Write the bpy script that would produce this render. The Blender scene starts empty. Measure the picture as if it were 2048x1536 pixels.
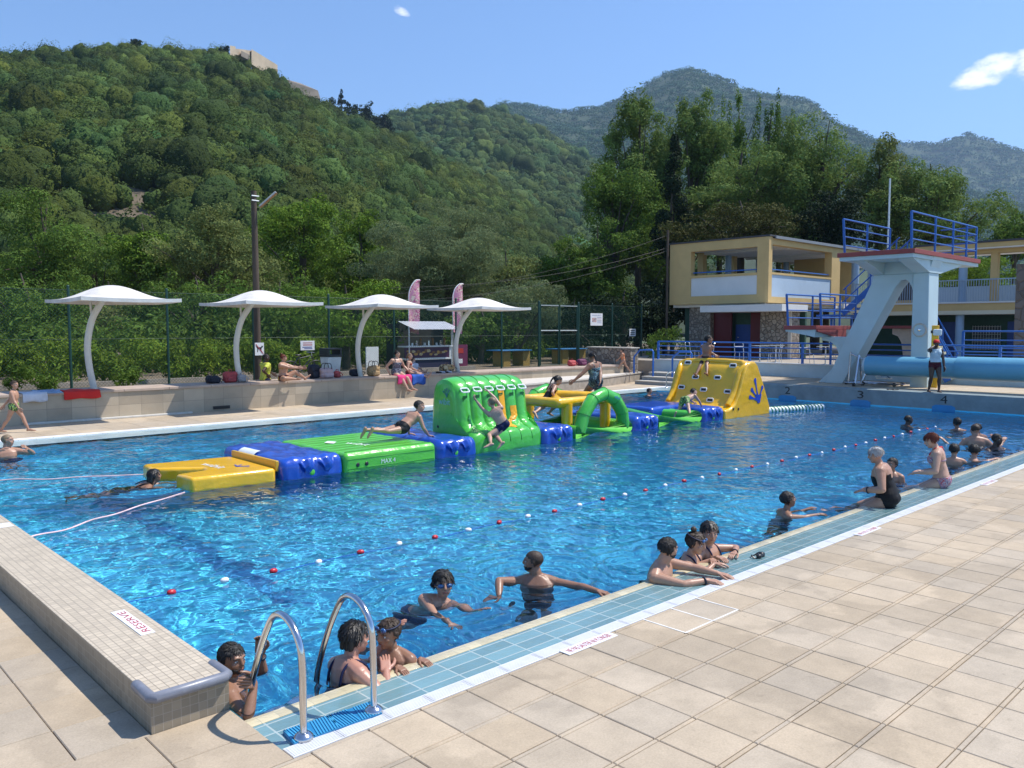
import bpy, bmesh, math, random
import numpy as np
from mathutils import Vector, Matrix, noise as mnoise
random.seed(7); RNG = np.random.default_rng(7)
SC = bpy.context.scene; COL = SC.collection
V = Vector
# ---------------------------------------------------------------- camera
F_PX, CX, CY = 1640.0, 1024.0, 768.0
PITCH = math.atan((CY-657.0)/F_PX)
YAW = math.atan((2750-CX)*math.cos(PITCH)/F_PX)
CAM = V((0, 0, 2.4))
FWD = V((math.cos(YAW)*math.cos(PITCH), math.sin(YAW)*math.cos(PITCH), -math.sin(PITCH)))
RGT = V((math.sin(YAW), -math.cos(YAW), 0)); UPV = RGT.cross(FWD)
def ray(x, y): return FWD*F_PX + RGT*(x-CX) - UPV*(y-CY)
def gp(x, y, z=0.0):
    d = ray(x, y); return CAM + d*((z-CAM.z)/d.z)
def aty(x, y, Y):
    d = ray(x, y); return CAM + d*(Y/d.y)
def atx(x, y, X):
    d = ray(x, y); return CAM + d*(X/d.x)
def atd(x, y, D):
    d = ray(x, y); return CAM + d*(D/math.hypot(d.x, d.y))
cam = bpy.data.cameras.new('camera'); co = bpy.data.objects.new('camera', cam); COL.objects.link(co)
cam.sensor_width = 36; cam.lens = 36*F_PX/2048; cam.clip_end = 20000; cam.clip_start = 0.05
co.matrix_world = Matrix((RGT, UPV, -FWD)).transposed().to_4x4(); co.location = CAM
SC.camera = co
SUN = V((0.50, -0.30, 1.0)).normalized()

# ---------------------------------------------------------------- tagging
def tag(o, label=None, cat=None, group=None, kind=None):
    if label: o['label'] = label
    if cat: o['category'] = cat
    if group: o['group'] = group
    if kind: o['kind'] = kind
    return o
def empty(name, loc, label=None, cat=None, group=None, rz=0):
    o = bpy.data.objects.new(name, None); COL.objects.link(o)
    o.location = loc; o.rotation_euler.z = rz; o.empty_display_size = .2
    o['base'] = 1
    return tag(o, label, cat, group)
def WORLD(o):
    return o.matrix_basis.copy() if o.parent is None else WORLD(o.parent) @ o.matrix_parent_inverse @ o.matrix_basis
def adopt(o, parent):
    """parent o, keeping the place in the world where it was built"""
    o.parent = parent; o.matrix_parent_inverse = WORLD(parent).inverted()
    return o
def copy_tree(o, parent=None):
    c = o.copy(); COL.objects.link(c)
    c.parent = parent
    if parent is not None: c.matrix_parent_inverse = o.matrix_parent_inverse.copy()
    for ch in list(o.children): copy_tree(ch, c)
    return c

# ---------------------------------------------------------------- materials
def nodes(m):
    m.use_nodes = True; nt = m.node_tree
    return nt, nt.nodes, nt.links
def mat(name, col, rough=.6, var=.12, scale=6.0, bump=0.0, bscale=40.0, metal=0.0, spec=.5, coat=0, attr=None, sss=0, detail=4, stretch=None, trans=0):
    m = bpy.data.materials.new(name); nt, N, L = nodes(m)
    b = N['Principled BSDF']; b.inputs['Roughness'].default_value = rough; b.inputs['Metallic'].default_value = metal
    b.inputs['Specular IOR Level'].default_value = spec
    if coat: b.inputs['Coat Weight'].default_value = coat; b.inputs['Coat Roughness'].default_value = .12
    if sss:
        b.inputs['Subsurface Weight'].default_value = sss; b.inputs['Subsurface Radius'].default_value = (.02, .008, .004); b.inputs['Subsurface Scale'].default_value = 1
    tc = N.new('ShaderNodeTexCoord'); vec = tc.outputs['Object']
    if stretch:
        mp = N.new('ShaderNodeMapping'); mp.inputs['Scale'].default_value = stretch; L.new(vec, mp.inputs['Vector']); vec = mp.outputs[0]
    n = N.new('ShaderNodeTexNoise'); n.inputs['Scale'].default_value = scale; n.inputs['Detail'].default_value = detail; n.inputs['Roughness'].default_value = .6
    L.new(vec, n.inputs['Vector'])
    mr = N.new('ShaderNodeMapRange'); mr.inputs['From Min'].default_value = .25; mr.inputs['From Max'].default_value = .75
    mr.inputs['To Min'].default_value = 1-var; mr.inputs['To Max'].default_value = 1+var; L.new(n.outputs['Fac'], mr.inputs['Value'])
    mx = N.new('ShaderNodeMix'); mx.data_type = 'RGBA'; mx.blend_type = 'MULTIPLY'; mx.inputs[0].default_value = 1
    mx.inputs[6].default_value = (*col, 1)
    cmb = N.new('ShaderNodeCombineColor')
    for i in range(3): L.new(mr.outputs[0], cmb.inputs[i])
    L.new(cmb.outputs[0], mx.inputs[7])
    out = mx.outputs[2]
    if attr:
        at = N.new('ShaderNodeAttribute'); at.attribute_name = attr
        m2 = N.new('ShaderNodeMix'); m2.data_type = 'RGBA'; m2.blend_type = 'MULTIPLY'; m2.inputs[0].default_value = 1
        L.new(out, m2.inputs[6]); L.new(at.outputs['Color'], m2.inputs[7]); out = m2.outputs[2]
    L.new(out, b.inputs['Base Color'])
    if bump:
        n2 = N.new('ShaderNodeTexNoise'); n2.inputs['Scale'].default_value = bscale; n2.inputs['Detail'].default_value = 3
        L.new(vec, n2.inputs['Vector'])
        bp = N.new('ShaderNodeBump'); bp.inputs['Strength'].default_value = bump; bp.inputs['Distance'].default_value = .01
        L.new(n2.outputs['Fac'], bp.inputs['Height']); L.new(bp.outputs[0], b.inputs['Normal'])
    if trans:   # leaves: a little light comes through
        t = N.new('ShaderNodeBsdfTranslucent'); L.new(out, t.inputs['Color'])
        ms = N.new('ShaderNodeMixShader'); ms.inputs[0].default_value = trans
        L.new(b.outputs[0], ms.inputs[1]); L.new(t.outputs[0], ms.inputs[2]); L.new(ms.outputs[0], N['Material Output'].inputs['Surface'])
    return m

# ---------------------------------------------------------------- mesh builder
def frame_from(d, hint=None):
    d = V(d).normalized(); h = V(hint) if hint is not None else (V((0, 0, 1)) if abs(d.z) < .95 else V((1, 0, 0)))
    x = h.cross(d)
    if x.length < 1e-6: x = V((1, 0, 0)).cross(d)
    x.normalize(); return x, d.cross(x).normalized()
class MB:
    def __init__(s): s.v = []; s.f = []; s.a = []; s.attr = 1.0
    def add(s, vs, fs):
        o = len(s.v); s.v += [tuple(p) for p in vs]; s.f += [tuple(i+o for i in f) for f in fs]
        s.a += [s.attr]*len(vs); return s
    def box(s, lo, hi):
        x0, y0, z0 = lo; x1, y1, z1 = hi
        return s.add([(x0,y0,z0),(x1,y0,z0),(x1,y1,z0),(x0,y1,z0),(x0,y0,z1),(x1,y0,z1),(x1,y1,z1),(x0,y1,z1)],
                     [(0,3,2,1),(4,5,6,7),(0,1,5,4),(1,2,6,5),(2,3,7,6),(3,0,4,7)])
    def obox(s, c, sx, sy, sz, ux, uy, uz=None):
        """oriented box: centre, full sizes, axes"""
        ux = V(ux).normalized(); uy = V(uy).normalized(); uz = V(uz).normalized() if uz is not None else ux.cross(uy).normalized(); c = V(c)
        vs = [c+ux*(sx/2*a)+uy*(sy/2*b)+uz*(sz/2*d) for d in (-1, 1) for a, b in ((-1,-1),(1,-1),(1,1),(-1,1))]
        return s.add(vs, [(0,3,2,1),(4,5,6,7),(0,1,5,4),(1,2,6,5),(2,3,7,6),(3,0,4,7)])
    def bar(s, p, q, w, h=None, up=(0, 0, 1)):
        p = V(p); q = V(q); d = q-p; x, y = frame_from(d, up)
        return s.obox((p+q)/2, d.length, w, h or w, d, x, y)
    def tube(s, pts, r, seg=8, caps=True, closed=False, hint=None):
        pts = [V(p) for p in pts]; n = len(pts); rs = r if isinstance(r, (list, tuple)) else [r]*n
        vs = []; fs = []; prev = None
        for i, p in enumerate(pts):
            a = pts[(i-1) % n] if closed or i else p; b = pts[(i+1) % n] if closed or i < n-1 else p
            d = (b-a).normalized()
            if prev is None: x, y = frame_from(d, hint)
            else:
                x = prev - d*prev.dot(d)
                if x.length < 1e-6: x, y = frame_from(d)
                x.normalize(); y = d.cross(x)
            prev = x
            rr = rs[i]; ra, rb = rr if isinstance(rr, (list, tuple)) else (rr, rr)
            for k in range(seg):
                t = 2*math.pi*k/seg; vs.append(p + x*(ra*math.cos(t)) + y*(rb*math.sin(t)))
        m = n if closed else n-1
        for i in range(m):
            for k in range(seg):
                a = i*seg+k; b = i*seg+(k+1) % seg; c = ((i+1) % n)*seg+(k+1) % seg; d = ((i+1) % n)*seg+k
                fs.append((a, b, c, d))
        if caps and not closed:
            fs.append(tuple(range(seg-1, -1, -1))); fs.append(tuple((n-1)*seg+k for k in range(seg)))
        return s.add(vs, fs)
    def capsule(s, pts, rs, seg=10):
        """tube with rounded ends"""
        pts = [V(p) for p in pts]; rs = list(rs)
        def end(p, q, r):
            d = (p-q).normalized(); return [(p+d*(r*math.sin(t)), r*max(math.cos(t), .05)) for t in (.5, 1.05, 1.5)]
        r0 = rs[0] if not isinstance(rs[0], (tuple, list)) else sum(rs[0])/2
        r1 = rs[-1] if not isinstance(rs[-1], (tuple, list)) else sum(rs[-1])/2
        def sc(r, k): return tuple(x*k for x in r) if isinstance(r, (tuple, list)) else r*k
        A = end(pts[0], pts[1], r0)[::-1]; B = end(pts[-1], pts[-2], r1)
        P = [a[0] for a in A]+pts+[b[0] for b in B]; R = [sc(rs[0], a[1]/r0) for a in A]+rs+[sc(rs[-1], b[1]/r1) for b in B]
        return s.tube(P, R, seg)
    def ell(s, c, r, ax=None, seg=12, rings=8):
        c = V(c); X, Y, Z = ax if ax else (V((1,0,0)), V((0,1,0)), V((0,0,1)))
        r = r if isinstance(r, (tuple, list)) else (r, r, r)
        vs = [c - Z*r[2]]; fs = []
        for i in range(1, rings):
            t = -math.pi/2+math.pi*i/rings
            for k in range(seg):
                u = 2*math.pi*k/seg
                vs.append(c+X*(r[0]*math.cos(t)*math.cos(u))+Y*(r[1]*math.cos(t)*math.sin(u))+Z*(r[2]*math.sin(t)))
        vs.append(c+Z*r[2]); top = len(vs)-1
        for k in range(seg):
            fs.append((0, 1+(k+1) % seg, 1+k)); fs.append((top, 1+(rings-2)*seg+k, 1+(rings-2)*seg+(k+1) % seg))
            for i in range(rings-2):
                a = 1+i*seg; fs.append((a+k, a+(k+1) % seg, a+seg+(k+1) % seg, a+seg+k))
        return s.add(vs, fs)
    def prism(s, poly, axis, a0, a1):
        """poly: 2-D outline in the other two axes (in order), pushed along axis from a0 to a1"""
        def P(u, w, a): return {'x': (a, u, w), 'y': (u, a, w), 'z': (u, w, a)}[axis]
        n = len(poly); vs = [P(u, w, a0) for u, w in poly]+[P(u, w, a1) for u, w in poly]
        ar = sum(poly[i][0]*poly[(i+1) % n][1]-poly[(i+1) % n][0]*poly[i][1] for i in range(n))
        flip = (ar > 0) == (axis != 'y')
        f0 = tuple(range(n)); f1 = tuple(range(n, 2*n)); sd = [(i, (i+1) % n, n+(i+1) % n, n+i) for i in range(n)]
        if a1 < a0: flip = not flip
        if flip: fs = [f0[::-1], f1]+sd
        else: fs = [f0, f1[::-1]]+[q[::-1] for q in sd]
        return s.add(vs, fs)
    def quad(s, *p): return s.add(p, [tuple(range(len(p)))])
    def build(s, name, material, parent=None, smooth=40, bevel=0, attr=None, loc=None):
        me = bpy.data.meshes.new(name); 
        org = V(loc) if loc is not None else V((0,0,0))
        vs = s.v if loc is None else [tuple(V(p)-org) for p in s.v]
        me.from_pydata(vs, [], s.f); me.validate(); me.update()
        if attr and len(me.vertices) == len(s.a):
            at = me.color_attributes.new(attr, 'FLOAT_COLOR', 'POINT')
            arr = np.ones((len(s.a), 4), np.float32)
            for i, c in enumerate(s.a):
                arr[i, :3] = c
            at.data.foreach_set('color', arr.ravel())
        if material: me.materials.append(material)
        if smooth is not None:
            me.shade_smooth()
            if smooth < 180: me.set_sharp_from_angle(angle=math.radians(smooth))
        o = bpy.data.objects.new(name, me); COL.objects.link(o)
        if loc is not None: o.location = org
        if bevel:
            b = o.modifiers.new('bevel', 'BEVEL'); b.width = bevel; b.segments = 2; b.limit_method = 'ANGLE'
        if parent is not None: adopt(o, parent)
        return o
def np_mesh(name, verts, quads, material, color=None, attr='tint', smooth=False):
    """fast mesh from arrays; quads (n,4) or (n,3)"""
    me = bpy.data.meshes.new(name); nv = len(verts); nf, k = quads.shape
    me.vertices.add(nv); me.vertices.foreach_set('co', np.ascontiguousarray(verts, np.float32).ravel())
    me.loops.add(nf*k); me.loops.foreach_set('vertex_index', np.ascontiguousarray(quads, np.int32).ravel())
    me.polygons.add(nf); me.polygons.foreach_set('loop_start', np.arange(0, nf*k, k, dtype=np.int32))
    try: me.polygons.foreach_set('loop_total', np.full(nf, k, np.int32))
    except Exception: pass
    me.update(calc_edges=True)
    if color is not None:
        at = me.color_attributes.new(attr, 'FLOAT_COLOR', 'POINT')
        c = np.ones((nv, 4), np.float32); c[:, :3] = color; at.data.foreach_set('color', c.ravel())
    me.polygons.foreach_set('use_smooth', np.full(nf, bool(smooth)))
    me.materials.append(material)
    o = bpy.data.objects.new(name, me); COL.objects.link(o)
    return o
def text_part(name, body, material, origin, ux, uy, height, parent=None, width=None, depth=.002, align='CENTER'):
    cu = bpy.data.curves.new(name, 'FONT'); cu.body = body; cu.size = 1; cu.align_x = align; cu.align_y = 'CENTER'; cu.extrude = .0
    cu.resolution_u = 2
    o = bpy.data.objects.new(name, cu); COL.objects.link(o)
    dg = bpy.context.evaluated_depsgraph_get(); me = bpy.data.meshes.new_from_object(o.evaluated_get(dg))
    bpy.data.objects.remove(o); bpy.data.curves.remove(cu)
    xs = [v.co.x for v in me.vertices]; ys = [v.co.y for v in me.vertices]
    w0 = max(xs)-min(xs) or 1; h0 = max(ys)-min(ys) or 1; cx = (max(xs)+min(xs))/2 if align == 'CENTER' else min(xs); cy = (max(ys)+min(ys))/2
    sy = height/h0; sx = (width/w0) if width else sy
    ux = V(ux).normalized(); uy = V(uy).normalized(); uz = ux.cross(uy); og = V(origin)
    for v in me.vertices: v.co = og + ux*((v.co.x-cx)*sx) + uy*((v.co.y-cy)*sy) + uz*depth
    me.materials.append(material); me.update()
    t = bpy.data.objects.new(name, me); COL.objects.link(t)
    if parent is not None: adopt(t, parent)
    return t
SKY_STRENGTH = .135; SUN_STRENGTH = 4.7; EXPOSURE = 0.40; WAVE = 1.5
CLOUDS = [(1985,140,.048,.018,14,.74),(2062,126,.028,.026,0,.70),(803,22,.014,.008,-25,.62),(560,92,.035,.007,-20,.46)]
RINGS = [(2.31,5.1,.22),(3.0,4.95,.2),(3.44,4.95,.18),(4.47,5.65,.22),(5.64,5.5,.3),(6.58,4.95,.2),(7.3,5.0,.2),(7.64,5.0,.2),(10,5.4,.25),(13.4,5.2,.2),(15.65,5.1,.2),(18.6,5.55,.3),(18.3,5.1,.2),(16.7,5.0,.2),(21.1,6.7,.25),(21.2,7.9,.3),(24,18,.2),(4.6,13,.4),(3.8,17.9,.3)]
HAZE = .00013
# ---------------------------------------------------------------- sky, sun, render settings
w = bpy.data.worlds.new('World'); SC.world = w; w.use_nodes = True
N = w.node_tree.nodes; L = w.node_tree.links
bg = N['Background']; bg.inputs['Strength'].default_value = SKY_STRENGTH
sky = N.new('ShaderNodeTexSky'); sky.sky_type = 'NISHITA'; sky.sun_disc = False
sky.sun_elevation = math.asin(SUN.z); sky.sun_rotation = math.atan2(SUN.x, SUN.y)
sky.air_density = 1.0; sky.dust_density = .15; sky.ozone_density = 3.0; sky.altitude = 250
# fair-weather clouds: noise inside a few patches of the sky, placed by direction
tc = N.new('ShaderNodeTexCoord')
def sky_dir(x, y): return ray(x, y).normalized()
def math_node(op, a, b=None, clamp=False):
    n = N.new('ShaderNodeMath'); n.operation = op; n.use_clamp = clamp
    for i, s in enumerate((a, b)):
        if s is None: continue
        if isinstance(s, (int, float)): n.inputs[i].default_value = s
        else: L.new(s, n.inputs[i])
    return n.outputs[0]
nz = N.new('ShaderNodeTexNoise'); nz.inputs['Scale'].default_value = 26; nz.inputs['Detail'].default_value = 9; nz.inputs['Roughness'].default_value = .58
mp = N.new('ShaderNodeMapping'); mp.inputs['Scale'].default_value = (1, 1, 2.2); L.new(tc.outputs['Generated'], mp.inputs[0]); L.new(mp.outputs[0], nz.inputs['Vector'])
total = None
for (x, y, rx, ry, tilt, gain) in CLOUDS:
    d = sky_dir(x, y); ex = V((0,0,1)).cross(d).normalized(); ex = -ex; ey = d.cross(-ex).normalized()
    ey = V((0,0,1)) - d*d.z; ey.normalize(); ex = d.cross(ey)
    a = math.radians(tilt); e1 = ex*math.cos(a)+ey*math.sin(a); e2 = ey*math.cos(a)-ex*math.sin(a)
    def dot(vec, r):
        n = N.new('ShaderNodeVectorMath'); n.operation = 'DOT_PRODUCT'; L.new(tc.outputs['Generated'], n.inputs[0]); n.inputs[1].default_value = vec/r
        return n.outputs['Value']
    u = dot(e1, rx); v = dot(e2, ry)
    r2 = math_node('ADD', math_node('MULTIPLY', u, u), math_node('MULTIPLY', v, v))
    front = math_node('GREATER_THAN', dot(d, 1.0), .5)
    k = math_node('MULTIPLY', math_node('SUBTRACT', 1.0, r2, True), front)
    k = math_node('MULTIPLY', math_node('SQRT', k), gain)
    total = k if total is None else math_node('MAXIMUM', total, k)
dens = math_node('ADD', math_node('SUBTRACT', nz.outputs['Fac'], .93), total)
m = N.new('ShaderNodeMapRange'); m.interpolation_type = 'SMOOTHSTEP'; m.inputs['From Min'].default_value = 0; m.inputs['From Max'].default_value = .30
L.new(dens, m.inputs['Value'])
mix = N.new('ShaderNodeMix'); mix.data_type = 'RGBA'; L.new(m.outputs[0], mix.inputs[0])
mix.inputs[7].default_value = (8.6, 8.7, 9.0, 1)
vm = N.new('ShaderNodeVectorMath'); vm.operation = 'MULTIPLY'; vm.inputs[1].default_value = (.84, 1.0, 1.16); L.new(sky.outputs[0], vm.inputs[0])
L.new(vm.outputs[0], mix.inputs[6]); L.new(mix.outputs[2], bg.inputs['Color'])
sl = bpy.data.lights.new('sun', 'SUN'); sl.energy = SUN_STRENGTH; sl.angle = math.radians(.53); sl.color = (1, .955, .88)
so = bpy.data.objects.new('sun', sl); COL.objects.link(so); so.rotation_euler = SUN.to_track_quat('Z', 'Y').to_euler(); so.location = (0, 0, 60)
vs = SC.view_settings; vs.view_transform = 'Standard'; vs.look = 'None'; vs.exposure = EXPOSURE; vs.gamma = 1; vs.use_curve_mapping = False
SC.render.engine = 'CYCLES'; cy = SC.cycles
cy.use_denoising = True
try: cy.denoiser = 'OPENIMAGEDENOISE'
except Exception: pass
cy.max_bounces = 8; cy.diffuse_bounces = 3; cy.glossy_bounces = 4; cy.transmission_bounces = 6; cy.transparent_max_bounces = 24; cy.volume_bounces = 0
cy.sample_clamp_indirect = 6; cy.caustics_reflective = False; cy.caustics_refractive = True; cy.blur_glossy = .5
# ================================================================ POOL, DECKS, WATER
X0, X1, Y0, Y1, ZW = 2.18, 26.0, 4.70, 19.15, -.03
def gridmat(name, ca, cg, size, off, lw, rough=.45, tint=.10, bump=.4, stain=None, spec=.5):
    """tiles of a given size in object space with grout lines of width lw"""
    m = bpy.data.materials.new(name); nt, N, L = nodes(m); b = N['Principled BSDF']; b.inputs['Roughness'].default_value = rough
    b.inputs['Specular IOR Level'].default_value = spec
    tc = N.new('ShaderNodeTexCoord'); mp = N.new('ShaderNodeMapping')
    mp.inputs['Location'].default_value = [o/s for o, s in zip(off, size)]; mp.inputs['Scale'].default_value = [1/s for s in size]
    L.new(tc.outputs['Object'], mp.inputs[0]); sx = N.new('ShaderNodeSeparateXYZ'); L.new(mp.outputs[0], sx.inputs[0])
    def M(op, a, b2=None):
        n = N.new('ShaderNodeMath'); n.operation = op
        for i, s in enumerate((a, b2)):
            if s is None: continue
            if isinstance(s, (int, float)): n.inputs[i].default_value = s
            else: L.new(s, n.inputs[i])
        return n.outputs[0]
    g = None
    for i in range(3):
        fr = M('FRACT', sx.outputs[i]); dd = M('ABSOLUTE', M('SUBTRACT', fr, .5)); k = M('GREATER_THAN', dd, .5-lw/size[i]/2)
        g = k if g is None else M('MAXIMUM', g, k)
    fl = N.new('ShaderNodeVectorMath'); fl.operation = 'FLOOR'; L.new(mp.outputs[0], fl.inputs[0])
    wn = N.new('ShaderNodeTexWhiteNoise'); L.new(fl.outputs[0], wn.inputs['Vector'])
    nz = N.new('ShaderNodeTexNoise'); nz.inputs['Scale'].default_value = 3; nz.inputs['Detail'].default_value = 5; L.new(tc.outputs['Object'], nz.inputs['Vector'])
    t = M('ADD', M('MULTIPLY', M('SUBTRACT', wn.outputs['Value'], .5), 2*tint), M('ADD', M('MULTIPLY', M('SUBTRACT', nz.outputs['Fac'], .5), .35), 1.0))
    vm = N.new('ShaderNodeVectorMath'); vm.operation = 'SCALE'; vm.inputs[0].default_value = ca; L.new(t, vm.inputs['Scale'])
    mx = N.new('ShaderNodeMix'); mx.data_type = 'RGBA'; L.new(g, mx.inputs[0]); L.new(vm.outputs[0], mx.inputs[6]); mx.inputs[7].default_value = (*cg, 1)
    L.new(mx.outputs[2], b.inputs['Base Color'])
    if bump:
        bp = N.new('ShaderNodeBump'); bp.inputs['Strength'].default_value = bump; bp.inputs['Distance'].default_value = .004; bp.invert = True
        L.new(g, bp.inputs['Height']); L.new(bp.outputs[0], b.inputs['Normal'])
    return m

def deck_material():
    """sand-coloured concrete slabs; damp stains of their own shape, per-slab tint"""
    m = bpy.data.materials.new('deck_slab'); nt, N, L = nodes(m); b = N['Principled BSDF']; b.inputs['Roughness'].default_value = .78
    b.inputs['Specular IOR Level'].default_value = .3
    tc = N.new('ShaderNodeTexCoord')
    def noise(s, d, r=.6, vec=None):
        n = N.new('ShaderNodeTexNoise'); n.inputs['Scale'].default_value = s; n.inputs['Detail'].default_value = d; n.inputs['Roughness'].default_value = r
        L.new(vec or tc.outputs['Object'], n.inputs['Vector']); return n.outputs['Fac']
    def rng(v, a, b_, c, d, smooth=False):
        n = N.new('ShaderNodeMapRange'); n.interpolation_type = 'SMOOTHSTEP' if smooth else 'LINEAR'
        for k, x in zip(('From Min', 'From Max', 'To Min', 'To Max'), (a, b_, c, d)): n.inputs[k].default_value = x
        L.new(v, n.inputs['Value']); return n.outputs[0]
    def mul(a, b_):
        n = N.new('ShaderNodeMath'); n.operation = 'MULTIPLY'; L.new(a, n.inputs[0]); L.new(b_, n.inputs[1]); return n.outputs[0]
    at = N.new('ShaderNodeAttribute'); at.attribute_name = 'tint'
    big = rng(noise(.55, 5, .55), .478, .512, .865, 1.0, True)
    mid = rng(noise(3.2, 7, .68), .3, .7, .87, 1.11)
    fine = rng(noise(70, 4, .8), .3, .7, .86, 1.14)
    spots = rng(noise(11, 4, .55), .64, .72, 1.0, .86, True)
    k = mul(mul(big, mid), mul(fine, spots))
    cc = N.new('ShaderNodeCombineColor'); [L.new(k, cc.inputs[i]) for i in range(3)]
    m1 = N.new('ShaderNodeMix'); m1.data_type = 'RGBA'; m1.blend_type = 'MULTIPLY'; m1.inputs[0].default_value = 1
    L.new(at.outputs['Color'], m1.inputs[6]); L.new(cc.outputs[0], m1.inputs[7]); L.new(m1.outputs[2], b.inputs['Base Color'])
    bp = N.new('ShaderNodeBump'); bp.inputs['Strength'].default_value = .25; bp.inputs['Distance'].default_value = .004
    L.new(noise(120, 3), bp.inputs['Height']); L.new(bp.outputs[0], b.inputs['Normal'])
    return m
M_DECK = deck_material()
DECK_RGB = np.array((.465, .377, .274))
def tile_field(mb, xs, ys, z, gap=.0055, ch=.005, depth=.05, skip=None, rgb=DECK_RGB):
    for i in range(len(xs)-1):
        for j in range(len(ys)-1):
            x0, x1, y0, y1 = xs[i]+gap/2, xs[i+1]-gap/2, ys[j]+gap/2, ys[j+1]-gap/2
            if skip and skip((x0+x1)/2, (y0+y1)/2): continue
            dz = random.uniform(-.0012, .0012); t = random.uniform(.94, 1.045); w = random.uniform(-.012, .012)
            mb.attr = tuple(rgb*t+np.array((w, 0, -w)))
            a, c = z+dz, z+dz-ch
            q = [random.uniform(-.0006, .0006) for _ in range(4)]
            jx = [random.uniform(-.002, .002) for _ in range(4)]; x0 += jx[0]; x1 += jx[1]; y0 += jx[2]*.6; y1 += jx[3]*.6
            mb.add([(x0+ch, y0+ch, a+q[0]), (x1-ch, y0+ch, a+q[1]), (x1-ch, y1-ch, a+q[2]), (x0+ch, y1-ch, a+q[3]),
                    (x0, y0, c), (x1, y0, c), (x1, y1, c), (x0, y1, c), (x0, y0, z-depth), (x1, y0, z-depth), (x1, y1, z-depth), (x0, y1, z-depth)],
                   [(0,1,2,3), (4,5,1,0), (5,6,2,1), (6,7,3,2), (7,4,0,3), (8,9,5,4), (9,10,6,5), (10,11,7,6), (11,8,4,7)])
    mb.attr = 1.0
ar = lambda a, b, s: [a+s*i for i in range(int(round((b-a)/s))+1)]
# --- near deck slabs and the bed they lie on
mb = MB()
xs = [5.36+.385*k for k in range(-17, 56)]; ys = sorted([4.06-.42*k for k in range(22, -1, -1)]+[4.06-.42*k-.032 for k in range(0, 22)])
tile_field(mb, xs, ys, 0.0)
mb2 = ar(4.06, 4.88, .41); tile_field(mb, [xs[0]]+[1.12, 1.66, 2.18], mb2, 0.0, rgb=DECK_RGB*np.array((1.0, .99, .98)))
xl = [1.70-.415*k for k in range(12, -1, -1)]
tile_field(mb, xl, [4.88+.46*k for k in range(0, 45)], 0.0)
o = mb.build('deck', M_DECK, smooth=None, attr='tint'); tag(o, kind='structure')
M_GROUT = mat('grout', (.31, .25, .19), .9, .3, 4)
mb = MB(); mb.box((-12, -8, -.3), (2.18, 4.06, -.014)); mb.box((2.18, -8, -.3), (40, 4.06, -.014)); mb.box((-12, 4.06, -.3), (2.18, 4.88, -.014)); mb.box((-12, 4.88, -.3), (1.70, 40, -.014))
tag(mb.build('deck_bed', M_GROUT, smooth=None), kind='structure')
# white joint lines painted round two slabs
mb = MB(); jw = .008
for a, b in (((5.36, 3.64), (6.13, 3.64)), ((5.36, 3.64), (5.36, 4.05)), ((5.745, 3.64), (5.745, 4.05)), ((6.13, 3.64), (6.13, 4.05))):
    x0, x1 = sorted((a[0], b[0])); y0, y1 = sorted((a[1], b[1])); mb.box((x0-jw, y0-jw, -.012), (x1+jw, y1+jw, .0025+.0005*len(mb.v)/8))
tag(mb.build('joint_lines', mat('joint_white', (.70, .67, .62), .8, .2), smooth=None), kind='structure')
# --- far deck
mb = MB(); tile_field(mb, ar(-4, 32, .75), [20.32, 20.98, 21.64, 22.3, 23.15], 0.0, gap=.005, rgb=DECK_RGB*1.06)
tag(mb.build('far_deck', M_DECK, smooth=None, attr='tint'), kind='structure')
mb = MB(); mb.box((1.7, 20.32, -.3), (33, 27, -.012)); tag(mb.build('far_deck_bed', M_GROUT, smooth=None), kind='structure')
# --- the basin
M_BASIN = gridmat('basin_paint', (.10, .70, .97), (.11, .62, .90), (.25, .25, .25), (.01, .02, .03), .006, .4, .05, 0)
def zf(x): return -1.35-(x-X0)*.05
mb = MB()
n = 12
for i in range(n):
    a = X0+(X1-X0)*i/n; b = X0+(X1-X0)*(i+1)/n
    mb.quad((a, Y0, zf(a)), (b, Y0, zf(b)), (b, Y1, zf(b)), (a, Y1, zf(a)))
mb.quad((X0, Y0, zf(X0)), (X0, Y0, -.02), (X1, Y0, -.02), (X1, Y0, zf(X1))); mb.quad((X0, Y1, zf(X0)), (X1, Y1, zf(X1)), (X1, Y1, -.02), (X0, Y1, -.02))
mb.quad((X0, Y0, zf(X0)), (X0, Y1, zf(X0)), (X0, Y1, .0), (X0, Y0, .0)); mb.quad((X1, Y0, zf(X1)), (X1, Y0, .0), (X1, Y1, .0), (X1, Y1, zf(X1)))
basin = tag(mb.build('pool_basin', M_BASIN, smooth=None), kind='structure')
mb = MB()
def strip(x0, x1, y0, y1):
    nn = max(1, int((x1-x0)/2))
    for i in range(nn):
        a = x0+(x1-x0)*i/nn; b = x0+(x1-x0)*(i+1)/nn
        mb.quad((a, y0, zf(a)+.004), (b, y0, zf(b)+.004), (b, y1, zf(b)+.004), (a, y1, zf(a)+.004))
strip(4.361, 7.5, 13.59, 13.81)
strip(4.1, 4.36, 7.7, 15.2)
lines = tag(mb.build('lane_lines', mat('lane_line', (.045, .33, .64), .4), smooth=None), kind='structure')
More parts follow.
